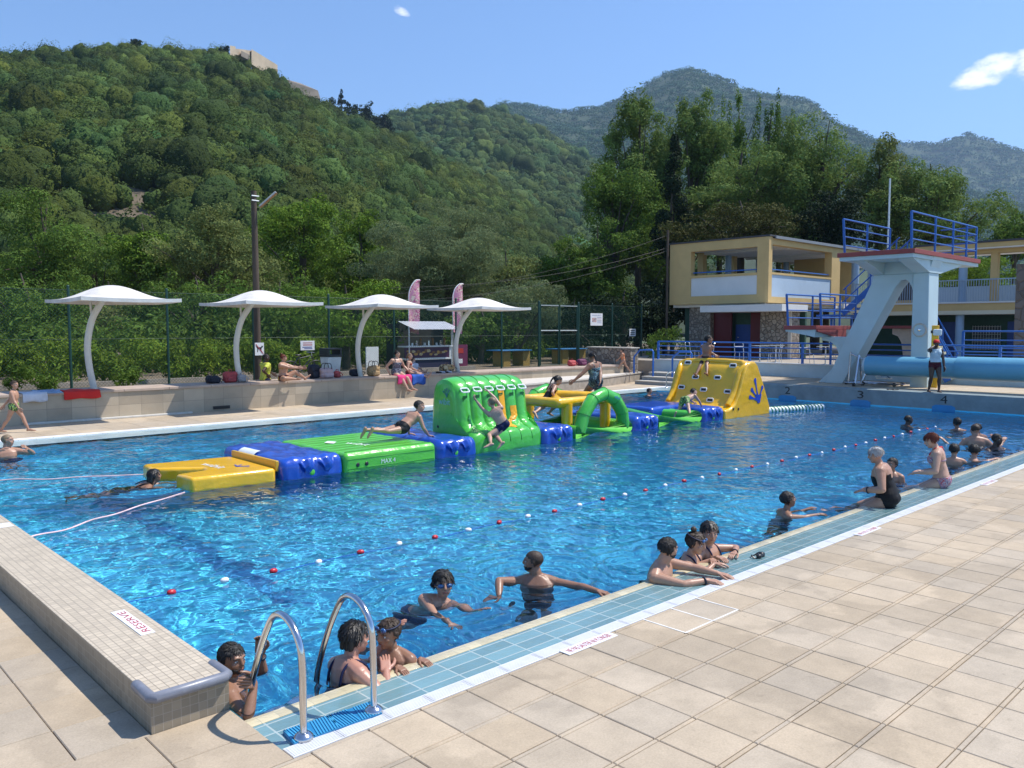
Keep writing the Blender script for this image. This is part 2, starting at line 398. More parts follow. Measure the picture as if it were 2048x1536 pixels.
# --- water: a real wavy surface; sunlight is refracted onto the floor by it
nx = 1300; ny = int(nx*(Y1-Y0)/(X1-X0)); gx = np.linspace(X0+.002, X1-.002, nx); gy = np.linspace(Y0+.002, Y1-.002, ny)
XX, YY = np.meshgrid(gx, gy, indexing='ij'); Z = np.zeros_like(XX); wr = np.random.default_rng(11)
for i in range(110):
    lam = 10**wr.uniform(math.log10(.11), math.log10(1.25)); th = wr.normal(math.radians(35), 1.1); k = 2*math.pi/lam
    amp = WAVE*.0017*lam*wr.uniform(.5, 1.4)
    c = (wr.uniform(0, 6), wr.uniform(0, 6), wr.uniform(.5, 1.2), wr.uniform(.5, 1.2))
    ph = k*(math.cos(th)*XX+math.sin(th)*YY)+wr.uniform(0, 6.28)+1.6*(np.sin(c[2]*XX+c[0])+np.sin(c[3]*YY+c[1]))
    env = .55+.45*np.sin(.37*XX*math.cos(i)+.5*YY*math.sin(i)+i)
    s = np.sin(ph); Z += amp*env*(s+.25*np.cos(2*ph))
# ripple rings round the swimmers are added from the list of bathers
for (bx, by, r0) in RINGS:
    d = np.hypot(XX-bx, YY-by); Z += .011*np.sin((d-r0)*2*math.pi/.21)*np.exp(-((d-r0-.25)/.35)**2)
edge = np.clip(np.minimum.reduce([XX-X0, X1-XX, YY-Y0, Y1-YY])/.12, .25, 1)
Pw = np.stack([XX, YY, ZW+Z*edge], -1).reshape(-1, 3); idx = np.arange(nx*ny).reshape(nx, ny)
Qw = np.stack([idx[:-1, :-1], idx[1:, :-1], idx[1:, 1:], idx[:-1, 1:]], -1).reshape(-1, 4)
m = bpy.data.materials.new('water'); nt, N, L = nodes(m); N.remove(N['Principled BSDF'])
g = N.new('ShaderNodeBsdfGlass'); g.inputs['IOR'].default_value = 1.33; g.inputs['Roughness'].default_value = 0; g.inputs['Color'].default_value = (.97, .99, 1, 1)
L.new(g.outputs[0], N['Material Output'].inputs[0])
water = tag(np_mesh('water', Pw, Qw, m, smooth=True), kind='structure')
so.data.cycles.is_caustics_light = True; water.cycles.is_caustics_caster = True
for o in (basin, lines): o.cycles.is_caustics_receiver = True

# --- overflow edge on the near side: pale coping, wet teal tiles, white grating
M_COPE = gridmat('coping_yellow', (.58, .50, .32), (.45, .40, .28), (.12, .12, .12), (.03, .02, .055), .004, .2, .12, .3)
M_TEAL = gridmat('tile_teal', (.165, .295, .315), (.40, .48, .46), (.33, .128, .3), (.05, .058, .1), .012, .16, .14, .3)
def wet(m, s=9, st=.12):   # a film of overflowing water: rippled gloss
    nt, N, L = nodes(m); b = N['Principled BSDF']; b.inputs['Coat Weight'].default_value = .7; b.inputs['Coat Roughness'].default_value = .03; b.inputs['Coat IOR'].default_value = 1.33
    tc = N.new('ShaderNodeTexCoord'); n = N.new('ShaderNodeTexNoise'); n.inputs['Scale'].default_value = s; n.inputs['Detail'].default_value = 5; L.new(tc.outputs['Object'], n.inputs['Vector'])
    bp = N.new('ShaderNodeBump'); bp.inputs['Strength'].default_value = st; bp.inputs['Distance'].default_value = .05; L.new(n.outputs['Fac'], bp.inputs['Height']); L.new(bp.outputs[0], b.inputs['Coat Normal'])
wet(M_TEAL, 14, .5); wet(M_COPE, 20, .6)
mb = MB(); mb.prism([(4.58, -.3), (4.70, -.3), (4.70, -.03), (4.685, -.010), (4.60, -.006), (4.58, -.012)], 'x', X0, 27.0)
tag(mb.build('pool_coping', M_COPE, smooth=30), kind='structure')
mb = MB(); mb.box((X0, 4.196, -.3), (27.0, 4.578, -.014)); tag(mb.build('gutter_tiles', M_TEAL, smooth=None), kind='structure')
M_WHITE = mat('white_plastic', (.74, .74, .75), .5, .07, 8)
def grating(name, x0, x1, y0, y1, z, pitch=.335):
    mb = MB(); mb.box((x0, y0, z-.1), (x1, y0+.006, z)); mb.box((x0, y1-.006, z-.1), (x1, y1, z))
    nb = 8; step = (y1-y0-.012)/nb
    k = x0
    while k < x1-.01:
        e = min(k+pitch, x1)
        for i in range(nb):
            ya = y0+.006+step*i+.0028; mb.box((k+.016, ya, z-.022), (e-.016, ya+step-.0056, z-.001))
        for xx in (k+.003, e-.013):
            for i in range(nb*2): 
                ya = y0+.007+step*i/2+.0015; mb.box((xx, ya, z-.02), (xx+.010, ya+step/2-.003, z-.0005))
        k = e
    mb.box((x0, y0+.0065, z-.12), (x1, y1-.0065, z-.026))
    return mb
o = grating('g', X0, 27.0, 4.064, 4.192, 0.0).build('overflow_grating', M_WHITE, smooth=None)
tag(o, 'long white plastic overflow grating along the near pool edge', 'grating')
# far edge
mb = MB(); mb.box((X0, 19.15, -.3), (29, 20.02, -.012)); tag(mb.build('far_gutter_tiles', gridmat('tile_pale', (.38, .50, .52), (.5, .55, .55), (.33, .28, .3), (.05, .05, .1), .01, .2, .1, .2), smooth=None), kind='structure')
mb = MB(); mb.box((X0, 20.03, -.3), (29, 20.31, .004)); 
o = tag(mb.build('far_overflow_grating', gridmat('grate_far', (.80, .80, .79), (.55, .55, .55), (.34, .5, .5), (.02, .22, .2), .012, .5, .05, .3), smooth=None), 'white plastic overflow grating along the far pool edge below the bench wall', 'grating')

# --- low wall on the left end, clad in small cream mosaic
M_MOS = gridmat('mosaic_cream', (.56, .47, .35), (.30, .245, .18), (.054, .054, .054), (.012, .021, .005), .005, .4, .10, .5)
r = empty('low_wall', (1.94, 4.88, 0), 'low mosaic wall with a grey rounded end trim along the left pool end', 'wall')
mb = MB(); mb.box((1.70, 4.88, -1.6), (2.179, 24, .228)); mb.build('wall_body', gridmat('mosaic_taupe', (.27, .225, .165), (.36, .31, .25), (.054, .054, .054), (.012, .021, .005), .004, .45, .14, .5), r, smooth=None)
mb = MB(); mb.box((1.694, 4.884, .2285), (2.184, 24, .238)); mb.build('wall_top', M_MOS, r, smooth=None, bevel=.003)
mb = MB(); z = .222
mb.capsule([(1.703, 5.12, z), (1.703, 4.885, z), (1.72, 4.862, z), (2.15, 4.862, z), (2.172, 4.885, z), (2.172, 5.10, z)], [.034]*6, 12)
mb.build('end_trim', mat('trim_grey', (.20, .21, .25), .35, .15, 14), r)
mb = MB(); mb.box((1.72, 10.2, .232), (2.165, 10.42, .239)); mb.build('white_band', mat('band_white', (.75, .74, .72), .5, .1), r, smooth=None)
# --- start wall at the right end
M_START = mat('start_wall', (.20, .25, .26), .75, .25, 2.2, .3, 30)
r = empty('start_wall', (26.2, 10, 0), 'raised grey starting wall with painted lane numbers at the far right pool end', 'wall')
mb = MB(); mb.prism([(26.0, -2.8), (26.0, .43), (26.03, .47), (26.08, .485), (26.5, .485), (26.5, -2.8)], 'y', 2.0, 16.3) if False else None
mb.prism([(26.001, -2.8), (26.47, -2.8), (26.47, .485), (26.06, .485), (26.015, .47), (26.001, .43)], 'y', -14.0, 16.3); mb.build('wall_body', M_START, r, smooth=30)
M_NUM = mat('number_black', (.015, .018, .02), .6)
M_TARGET = mat('lane_target', (.03, .24, .50), .5, .1)
for nme, Y in (('2', 13.69), ('3', 11.2), ('4', 8.72), ('5', 6.2)):
    text_part('lane_number', nme, M_NUM, (26.001, Y, .30), (0, -1, 0), (0, 0, 1), .24, r, width=.2, depth=.003)
    mb = MB(); mb.prism([(Y-.32, -.6), (Y+.32, -.6), (Y+.32, .08), (Y+.22, .13), (Y-.22, .13), (Y-.32, .08)], 'x', 25.985, 26.0); mb.build('lane_target', M_TARGET, r, smooth=None)
# --- right-hand deck
mb = MB(); tile_field(mb, ar(26.475, 30.3, .478), ar(-14, 17.2, .8), .49, gap=.006, rgb=DECK_RGB*1.06)
tag(mb.build('right_deck', M_DECK, smooth=None, attr='tint'), kind='structure')
mb = MB(); mb.box((26.475, -14, -.3), (30.3, 17.2, .478)); mb.box((26.0, 16.3, -.3), (30.3, 17.2, .3)); tag(mb.build('right_deck_bed', M_GROUT, smooth=None), kind='structure')
# steps down to the far deck
M_STEP = mat('step_stone', (.50, .46, .39), .8, .12, 4, .2); M_RISER = mat('riser_grey', (.26, .28, .29), .8, .15, 5)
r = empty('pool_steps', (29, 19.5, 0), 'short flight of pale stone steps below the blue handrails', 'steps')
for i in range(3):
    mb = MB(); mb.box((28.3+.5*i, 17.2, 0.0), (30.3, 22.0, .163*(i+1)-.04)); mb.build('riser', M_RISER, r, smooth=None)
    mb = MB(); mb.box((28.27+.5*i, 17.2, .163*(i+1)-.039), (30.3, 22.0, .163*(i+1))); mb.build('tread', M_STEP, r, smooth=None, bevel=.008)
# --- ground sheet to the horizon
mb = MB(); mb.quad((-6000, -6000, -.9), (8000, -6000, -.9), (8000, -.01-8, -.9), (-6000, -.01-8, -.9)); mb.quad((-6000, 27.0, -.9), (8000, 27.0, -.9), (8000, 9000, -.9), (-6000, 9000, -.9))
mb.quad((-6000, -8.01, -.9), (-12, -8.01, -.9), (-12, 27, -.9), (-6000, 27, -.9)); mb.quad((40, -8.01, -.9), (8000, -8.01, -.9), (8000, 27, -.9), (40, 27, -.9))
tag(mb.build('ground', mat('ground_grass', (.07, .09, .035), .9, .4, .3), smooth=None), kind='structure')

# ================================================================ LADDER, MAT, SIGNS, LANE ROPE
def catmull(P, n=6):
    P = [V(p) for p in P]; out = []
    for i in range(len(P)-1):
        a, b, c, d = P[max(i-1, 0)], P[i], P[i+1], P[min(i+2, len(P)-1)]
        for k in range(n):
            t = k/n; out.append(.5*((2*b)+(c-a)*t+(2*a-5*b+4*c-d)*t*t+(3*b-a-3*c+d)*t**3))
    return out+[P[-1]]
M_STEEL = mat('stainless', (.62, .62, .64), .16, .06, 9, metal=1)
HOOP = [(4.22, 0), (4.22, .22), (4.222, .42), (4.245, .55), (4.33, .645), (4.45, .68), (4.56, .645), (4.65, .54), (4.76, .36), (4.87, .13), (4.915, -.02), (4.93, -.3), (4.93, -1.1)]
def ladder(xa, xb, label, place=lambda x, y, z: (x, y, z), flip=1):
    c = place((xa+xb)/2, 4.22, 0)
    r = empty('pool_ladder', c, label, 'ladder')
    for x in (xa, xb):
        mb = MB(); mb.tube([place(x, p.x, p.y) for p in catmull([V((y, z, 0)) for y, z in HOOP], 7)], .0215, 14); mb.build('rail', M_STEEL, r, smooth=60)
        mb = MB(); q = V(place(x, 4.22, 0)); mb.tube([q+V((0,0,z)) for z in (.002, .012, .022, .034, .04)], [.058, .06, .052, .038, .026], 20); mb.build('flange', M_STEEL, r, smooth=50)
    for z in (-.28, -.55, -.82):
        mb = MB(); a = V(place(xa, 4.93, z)); b = V(place(xb, 4.93, z)); mb.bar(a, b, .08, .03); mb.build('tread', M_STEEL, r, bevel=.006)
    return r
ladder(2.33, 2.82, 'big chrome pool ladder with two tall hoops at the near left pool corner')
lx = 27.3
ladder(0, .55, 'small white pool ladder beside the steps behind the yellow climbing slide', lambda x, y, z: (lx+x*.9, 19.15+.0+(4.70-y)*1.0, z))
r = empty('step_mat', (2.55, 4.27, 0), 'ribbed blue rubber mat under the chrome ladder', 'mat')
M_MATB = mat('mat_blue', (.02, .20, .42), .35, .15, 20)
mb = MB(); ca, cb, cc_, cd = V((2.25, 4.19, 0)), V((2.84, 4.155, 0)), V((2.87, 4.34, 0)), V((2.28, 4.375, 0))
mb.add([p+V((0, 0, -.012)) for p in (ca, cb, cc_, cd)]+[p+V((0, 0, .006)) for p in (ca, cb, cc_, cd)], [(0,3,2,1), (4,5,6,7), (0,1,5,4), (1,2,6,5), (2,3,7,6), (3,0,4,7)]); mb.build('mat_base', M_MATB, r, smooth=None)
mb = MB()
for i in range(32):
    u = (i+.5)/32; zig = .035 if (i//8) % 2 else -.035
    p = ca.lerp(cb, u); q = cd.lerp(cc_, min(max(u+zig, .01), .99)); mb.bar(p+V((0, 0, .008)), q+V((0, 0, .008)), .008, .006)
mb.build('rib', mat('mat_rib', (.05, .32, .55), .3, .1), r, smooth=None)
M_PLATE = mat('sign_white', (.78, .77, .77), .45, .05); M_RED = mat('sign_red', (.42, .03, .05), .55, .1); M_BLUEINK = mat('sign_blue', (.05, .08, .3), .55)
def floor_sign(label, c, ux, uy, w, h, body, th):
    c = V(c); r = empty('floor_sign', c, label, 'sign'); mb = MB(); mb.obox(c+V((0, 0, .003)), w, h, .006, ux, uy, (0, 0, 1)); mb.build('plate', M_PLATE, r, bevel=.001)
    text_part('lettering', body, M_RED, c+V((0, 0, .0062)), ux, uy, th, r, width=w*.86, depth=.001)
floor_sign('white floor sign reading NE PAS SAUTER NI PLONGER beside the near grating', (4.64, 4.018, .0015), (1, 0, 0), (0, 1, 0), .56, .105, 'NE PAS SAUTER NI PLONGER', .062)
floor_sign('small white floor sign beside the grating, second along the near edge from the ladder', (9.66, 4.03, .0015), (1, 0, 0), (0, 1, 0), .56, .10, 'NE PAS COURIR', .062)
floor_sign('small far floor sign by the grating near the red haired bather', (14.1, 4.03, .0015), (1, 0, 0), (0, 1, 0), .56, .10, 'NE PAS COURIR', .062)
floor_sign('white sign with red letters lying on top of the low mosaic wall', (2.05, 6.21, .2385), (0, 1, 0), (-1, 0, 0), .64, .10, 'RÉSERVÉ', .07)
# lane rope
r = empty('lane_rope', (2.2, 7.42, -.03), 'thin blue lane rope with red and white floats across the pool', 'lane rope')
def lane_y(x): return 7.46-.0085*(x-2.5)+.03*math.sin(x*.7)
mb = MB(); mb.tube([(x, lane_y(x), -.028+.012*math.sin(x*3.1)) for x in np.arange(2.19, 21.5, .2)], .0055, 5); mb.build('rope', mat('rope_blue', (.02, .13, .5), .5), r)
M_FR = mat('float_red', (.55, .02, .03), .35, .05); M_FW = mat('float_white', (.8, .8, .8), .35, .05)
fm = {}
for i in range(38):
    x = 2.82+.5*i; y = lane_y(x); red = i % 2 == 0
    if red not in fm:
        mb = MB(); mb.tube([(-.040, 0, 0), (-.036, 0, 0), (-.02, 0, 0), (0, 0, 0), (.02, 0, 0), (.036, 0, 0), (.040, 0, 0)], [.009, .018, .026, .029, .026, .018, .009], 12)
        o = mb.build('float', M_FR if red else M_FW, None, smooth=60); fm[red] = o
    else:
        o = fm[red].copy(); COL.objects.link(o)
    o.location = (x, y, -.012+.008*math.sin(i*1.7)); o.rotation_euler = (0, random.uniform(-.1, .1), random.uniform(-.4, .4)); 
    adopt(o, r); o['label'] = 'red float' if red else 'white float'
# pink tether ropes from the yellow mat to the left wall
for i, (a, b, lab) in enumerate([((2.19, 10.3, .02), (4.75, 12.0, -.02), 'slack pink tether rope from the yellow floating mat to the low wall'), ((2.19, 15.4, .0), (4.85, 13.95, -.02), 'thin pink rope stretched on the water behind the long haired swimmer')]):
    a, b = V(a), V(b); mb = MB(); mb.tube([a.lerp(b, t)+V((.03*math.sin(t*9), .03*math.cos(t*7), -.0+.02*math.sin(t*20)*(1-t))) for t in np.linspace(0, 1, 24)], .011, 7)
    tag(mb.build('tether_rope', mat('rope_pink%d' % i, (.72, .50, .50), .6, .3, 3), smooth=60), lab, 'rope')
# ================================================================ PEOPLE
def skin_mat(name, col): 
    return mat(name, col, .40, .12, 9, .15, 60, spec=.5)
SKIN = {'fair': skin_mat('skin_fair', (.50, .30, .215)), 'tan': skin_mat('skin_tan', (.43, .235, .155)), 'brown': skin_mat('skin_brown', (.29, .150, .092)),
        'dark': skin_mat('skin_dark', (.065, .034, .022)), 'pink': skin_mat('skin_pink', (.48, .24, .17))}
HAIRM = {k: mat('hair_'+k, c, r, .35, 60, .5, 90, stretch=(1, 1, .25)) for k, c, r in (('black', (.010, .008, .007), .6), ('brown', (.045, .026, .015), .6), ('light', (.20, .14, .08), .5), ('grey', (.46, .46, .46), .65), ('red', (.13, .025, .012), .6), ('wet', (.014, .011, .009), .42))}
CLOTH = {}
def cloth(name, col, rough=.6, var=.1):
    if name not in CLOTH: CLOTH[name] = mat('cloth_'+name, col, max(rough, .65), var, 12, spec=.25)
    return CLOTH[name]
def cloth_pattern(name, cols, scale):
    if name in CLOTH: return CLOTH[name]
    m = bpy.data.materials.new('cloth_'+name); nt, N, L = nodes(m); b = N['Principled BSDF']; b.inputs['Roughness'].default_value = .6
    tc = N.new('ShaderNodeTexCoord'); n = N.new('ShaderNodeTexNoise'); n.inputs['Scale'].default_value = scale; n.inputs['Detail'].default_value = 2; L.new(tc.outputs['Object'], n.inputs['Vector'])
    r = N.new('ShaderNodeValToRGB'); r.color_ramp.interpolation = 'CONSTANT'
    for i, c in enumerate(cols):
        p = .36+.28*i/len(cols) if i else 0
        e = r.color_ramp.elements[i] if i < 2 else r.color_ramp.elements.new(p)
        e.position = p; e.color = (*c, 1)
    L.new(n.outputs['Fac'], r.inputs[0]); L.new(r.outputs[0], b.inputs['Base Color']); CLOTH[name] = m; return m
M_EYE = mat('eye_white', (.6, .58, .55), .25, .02); M_IRIS = mat('eye_dark', (.02, .012, .01), .2); M_LIP = mat('lip', (.22, .07, .055), .5); 
M_GOG = mat('goggle_lens', (.02, .09, .25), .08, .05, coat=1); M_STRAP = mat('goggle_strap', (.02, .03, .08), .5); M_BAND = mat('wristband', (.012, .014, .03), .5)
def two_bone(a, t, l1, l2, pole):
    """elbow/knee place between a and target t, bent towards pole; t is pulled in when out of reach"""
    a, t, pole = V(a), V(t), V(pole); d = t-a; D = d.length
    if D > (l1+l2)*.995: t = a+d*((l1+l2)*.995/D); d = t-a; D = d.length
    D = max(D, abs(l1-l2)*1.05+1e-4); u = d.normalized()
    c = max(-1, min(1, (l1*l1+D*D-l2*l2)/(2*l1*D))); s = math.sqrt(1-c*c)
    p = pole-u*pole.dot(u)
    if p.length < 1e-5: p = V((0, 0, 1))-u*u.z
    p.normalize(); return a+u*(l1*c)+p*(l1*s), t
def seg_dist(P, a, b):
    a = np.array(a); b = np.array(b); d = b-a; t = np.clip(((P-a)@d)/max(d@d, 1e-9), 0, 1); return np.linalg.norm(P-(a+t[:, None]*d), axis=1), t
def person(label, h=1.7, chest=None, pelvis=None, up=(0, 0, 1), front=(0, 1, 0), hands=(None, None), feet=(None, None), elbows=((-.3, -.3, -1), (.3, -.3, -1)), knees=((0, 1, .2), (0, 1, .2)),
           look=None, tilt=None, skin='tan', hair='black', hairlen='short', wear=(), sex='m', child=False, build=1.0, vox=.009, goggles=None, hand_dir=(None, None), hand_n=(None, None), curl=(.35, .35),
           wrist=(0, 0), group=None, face=True, chest_front=None, beard=False, cap=None):
    """one figure. chest = base of the neck, pelvis = hip centre (give one, the other follows along up). elbows/knees/feet directions are in the figure's own (right, front, up) axes"""
    H = h; K = build; u = V(up).normalized(); f = V(front).normalized(); f = (f-u*f.dot(u)).normalized(); r = f.cross(u).normalized()
    TL = (.30 if not child else .295)*H
    if pelvis is None: chest = V(chest); pelvis = chest-u*TL
    else: pelvis = V(pelvis); chest = pelvis+u*TL
    fc = V(chest_front).normalized() if chest_front else f
    fc = (fc-u*fc.dot(u)).normalized(); rc = fc.cross(u).normalized()
    HH = (.138 if not child else .165)*H
    W = lambda p: r*p[0]+f*p[1]+u*p[2]
    shw = (.112 if sex == 'm' else .103)*H*(.95 if child else 1)*(.94+.06*K); hpw = .052*H
    UA, FA, HD = .168*H, .150*H, .105*H; TH, SH = .245*H, .243*H
    mb = MB(); segs = []
    # torso: lofted ellipses
    sm = sex == 'm'
    prof = [(-.10, .050, .050), (-.03, .088, .066), (.06, .096 if sm else .102, .072), (.18, .094 if sm else .100, .070), (.36, .086 if sm else .078, .062), (.55, .094 if sm else .084, .066), (.74, .108 if sm else .095, .070), (.88, .106 if sm else .094, .062), (.97, .075, .048), (1.04, .040, .038)]
    ringv = []; fs = []; S = 20
    for t, a, b in prof:
        k = min(max((t-.2)/.5, 0), 1); ax = (r*(1-k)+rc*k).normalized(); ay = (f*(1-k)+fc*k).normalized()
        c = pelvis+u*(TL*t)+ay*(.012*H*math.sin(t*3.1)*(1 if t > .4 else -.3))
        for i in range(S):
            q = 2*math.pi*i/S; ca, sa = math.cos(q), math.sin(q); e = 2/2.6
            ringv.append(c+ax*(a*H*K*math.copysign(abs(ca)**e, ca))+ay*(b*H*K*math.copysign(abs(sa)**e, sa)))
    n = len(prof)
    for i in range(n-1):
        for k in range(S): fs.append((i*S+k, i*S+(k+1) % S, (i+1)*S+(k+1) % S, (i+1)*S+k))
    fs.append(tuple(range(S-1, -1, -1))); fs.append(tuple((n-1)*S+k for k in range(S))); mb.add(ringv, fs)
    segs.append(('torso', pelvis-u*(.06*TL), chest, .085*H*K))
    for s in (-1, 1):
        mb.ell(pelvis+r*(s*.045*H)-f*(.030*H)+u*(.005*H), (.052*H*K, .055*H*K, .058*H), (r, f, u))
        if not sm and not child: mb.ell(chest-u*(TL*.30)+rc*(s*.048*H)+fc*(.052*H), (.042*H, .040*H, .044*H), (rc, fc, u))
        elif not child: mb.ell(chest-u*(TL*.24)+rc*(s*.048*H)+fc*(.035*H), (.050*H, .030*H, .040*H), (rc, fc, u))
    # shoulder girdle and neck
    look = V(look).normalized() if look else fc
    hu = V(tilt).normalized() if tilt else (u*.45+V((0, 0, 1))*.55).normalized()
    hu = (hu-look*hu.dot(look)*.85).normalized(); hf = (look-hu*look.dot(hu)).normalized(); hr = hf.cross(hu).normalized()
    neck_top = chest+u*(.010*H)+hu*(.010*H)+hf*(.016*H); chin0 = neck_top-hu*(.002*H)
    mb.capsule([chest-u*(.03*H), neck_top+hu*(.02*H)], [.036*H*(.9 if not sm or child else 1.06)]*2, 12); segs.append(('neck', chest, neck_top, .033*H))
    sh = []
    for s in (-1, 1):
        a = chest-u*(.042*H)+rc*(s*shw); sh.append(a)
        mb.capsule([chest-u*(.012*H)+rc*(s*.02*H)-fc*(.006*H), chest-u*(.022*H)+rc*(s*.55*shw)-fc*(.008*H), a], [.034*H, .034*H*K, .040*H*K], 10)
    # head
    hc = chin0+hu*(.56*HH)+hf*(.06*HH)
    P = lambda x, y, z: hc+hr*(x*HH)+hf*(y*HH)+hu*(z*HH)
    ax = (hr, hf, hu)
    mb.ell(P(0, -.06, .08), (.335*HH, .41*HH, .375*HH), ax, 18, 12)
    mb.ell(P(0, .12, -.17), (.265*HH, .28*HH, .30*HH), ax, 16, 10)
    mb.ell(P(0, .22, -.36), (.15*HH, .16*HH, .12*HH), ax, 10, 8)
    mb.capsule([P(0, .36, .10), P(0, .44, -.07)], [.045*HH, .062*HH], 8); mb.ell(P(0, .42, -.10), (.075*HH, .06*HH, .045*HH), ax, 8, 6)
    mb.capsule([P(-.17, .31, .125), P(0, .36, .115), P(.17, .31, .125)], [.05*HH]*3, 8)
    for s in (-1, 1):
        mb.ell(P(s*.335, -.04, -.02), (.045*HH, .085*HH, .12*HH), ax, 10, 8); mb.ell(P(s*.18, .25, -.10), (.10*HH, .09*HH, .09*HH), ax, 8, 6)
    mb.capsule([P(-.07, .385, -.235), P(.07, .385, -.235)], [.035*HH]*2, 6)
    segs.append(('head', P(0, -.05, .1), P(0, .05, -.3), .33*HH))
    # arms
    ex = []; wr_ = []
    for i, s in enumerate((-1, 1)):
        a = sh[i]; tgt = hands[i]
        if tgt is None: tgt = a+W((s*.06*H, .02*H, -(UA+FA)*.97))
        e, t = two_bone(a, tgt, UA, FA, W(elbows[i])); ex.append(e)
        mb.capsule([a, a.lerp(e, .35), a.lerp(e, .7), e], [.037*H*K, .033*H*K, .028*H*K, .024*H*K], 12)
        mb.capsule([e, e.lerp(t, .25), e.lerp(t, .65), t], [.0245*H*K, .0265*H*K, .021*H*K, .0155*H*K], 12)
        segs += [('uarm', a, e, .032*H*K), ('farm', e, t, .023*H*K)]
        wr_.append((t, (t-e).normalized()))
    # legs
    for i, s in enumerate((-1, 1)):
        a = pelvis+r*(s*hpw)-u*(.012*H); tgt = feet[i]
        if tgt is None: tgt = a-u*((TH+SH)*.985)
        k, t = two_bone(a, tgt, TH, SH, W(knees[i])); d = (t-k).normalized()
        mb.capsule([a, a.lerp(k, .3), a.lerp(k, .7), k], [.056*H*K, .055*H*K, .042*H*K, .033*H*K], 14)
        mb.capsule([k, k.lerp(t, .3)-V(W(knees[i])).normalized()*(.008*H), k.lerp(t, .7), t], [.033*H*K, .036*H*K, .025*H*K, .020*H*K], 12)
        segs += [('thigh', a, k, .048*H*K), ('shin', k, t, .028*H*K)]
        kn = V(W(knees[i])); toe = kn-d*kn.dot(d)*.9; toe = (toe.normalized()+d*.25).normalized()
        ft = toe
        if abs(d.z) > .8: ft = V((toe.x, toe.y, 0)).normalized()
        heel = t-ft*(.022*H)+d*(.018*H); ball = t+ft*(.085*H)+d*(.027*H); tip = ball+ft*(.030*H)
        mb.capsule([heel, t+ft*(.03*H)+d*(.012*H), ball, tip], [.022*H, (.021*H, .024*H), (.024*H, .016*H), (.018*H, .010*H)], 10)
        segs.append(('foot', heel, tip, .02*H))
    # palms
    fing = MB()
    for i, s in enumerate((-1, 1)):
        t, d = wr_[i]
        if hand_dir[i] is not None: d = V(hand_dir[i]).normalized()
        nrm = V(hand_n[i]).normalized() if hand_n[i] is not None else (W((-s, .3, 0)))
        nrm = (nrm-d*nrm.dot(d)); nrm = nrm.normalized() if nrm.length > .05 else (r-d*r.dot(d)).normalized()
        side = d.cross(nrm)*1.0                 # across the palm; the thumb is on the side facing forward/inward
        if side.dot(W((-s*.3, 1, .2))) < 0: side = -side
        kn_c = t+d*(.052*H); mb.capsule([t, t+d*(.022*H), kn_c], [(.0175*H, .012*H), (.022*H, .011*H), (.025*H, .009*H)], 10) if False else mb.obox(t+d*(.028*H), .056*H, .046*H, .018*H, d, side, nrm)
        segs.append(('hand', t, t+d*(.09*H), .02*H)); c = curl[i]
        for q, (off, ln) in enumerate(((.0165, .050), (.0055, .056), (-.0055, .053), (-.0165, .042))):
            b = t+d*(.050*H)+side*(off*H); p = [b-d*(.012*H), b]; dd = (d+side*(off*5*(1-c))).normalized()
            for j, fr in enumerate((.42, .33, .25)):
                an = c*(.75+.15*q*.3)*(.55, .95, .8)[j]; dd = (dd*math.cos(an)+nrm*math.sin(an)).normalized(); p.append(p[-1]+dd*(ln*fr*H))
            fr_ = .0062*H if vox < .012 else .0078*H
            fing.capsule(p, [fr_, fr_, fr_*.97, fr_*.88, fr_*.72], 8)
        b = t+d*(.016*H)+side*(.018*H); p = [b, b+(d*.75+side*.7+nrm*.25*c)*(.026*H)]; p.append(p[-1]+(d*.9+side*.25+nrm*c*.8).normalized()*(.024*H)); p.append(p[-1]+(d*.9+nrm*c).normalized()*(.018*H))
        fing.capsule(p, [.0088*H, .0078*H, .007*H, .0052*H], 8)
    # fuse into one skin
    me = bpy.data.meshes.new('person'); me.from_pydata(mb.v, [], mb.f); ob = bpy.data.objects.new('tmp', me); COL.objects.link(ob)
    md = ob.modifiers.new('r', 'REMESH'); md.mode = 'VOXEL'; md.voxel_size = vox*H/1.7; md.use_smooth_shade = True
    ms = ob.modifiers.new('s', 'SMOOTH'); ms.factor = .5; ms.iterations = max(3, int(5*.009/vox))
    dg = bpy.context.evaluated_depsgraph_get(); body = bpy.data.meshes.new_from_object(ob.evaluated_get(dg)); bpy.data.objects.remove(ob); bpy.data.meshes.remove(me)
    nv = len(body.vertices); co_ = np.empty(nv*3, np.float32); body.vertices.foreach_get('co', co_); Pv = co_.reshape(-1, 3).astype(float)
    no_ = np.empty(nv*3, np.float32); body.vertices.foreach_get('normal', no_); Nv = no_.reshape(-1, 3).astype(float)
    best = np.full(nv, 9.0); tagi = np.zeros(nv, int); tt = np.zeros(nv)
    for i, (nm, a, b, rad) in enumerate(segs):
        d, t = seg_dist(Pv, a, b); d = d-rad; k = d < best; best[k] = d[k]; tagi[k] = i; tt[k] = t[k]
    names = np.array([s_[0] for s_ in segs])[tagi]; rel = Pv-np.array(pelvis); tu = (rel@np.array(u))/TL; tf = rel@np.array(f)/H; tr = rel@np.array(r)/H
    hd = Pv-np.array(hc); hx = hd@np.array(hr)/HH; hy = hd@np.array(hf)/HH; hz = hd@np.array(hu)/HH
    faces = [tuple(p.vertices) for p in body.polygons]
    root = empty('person', (pelvis.x, pelvis.y, min(pelvis.z, 0) if False else pelvis.z), label, 'person', group)
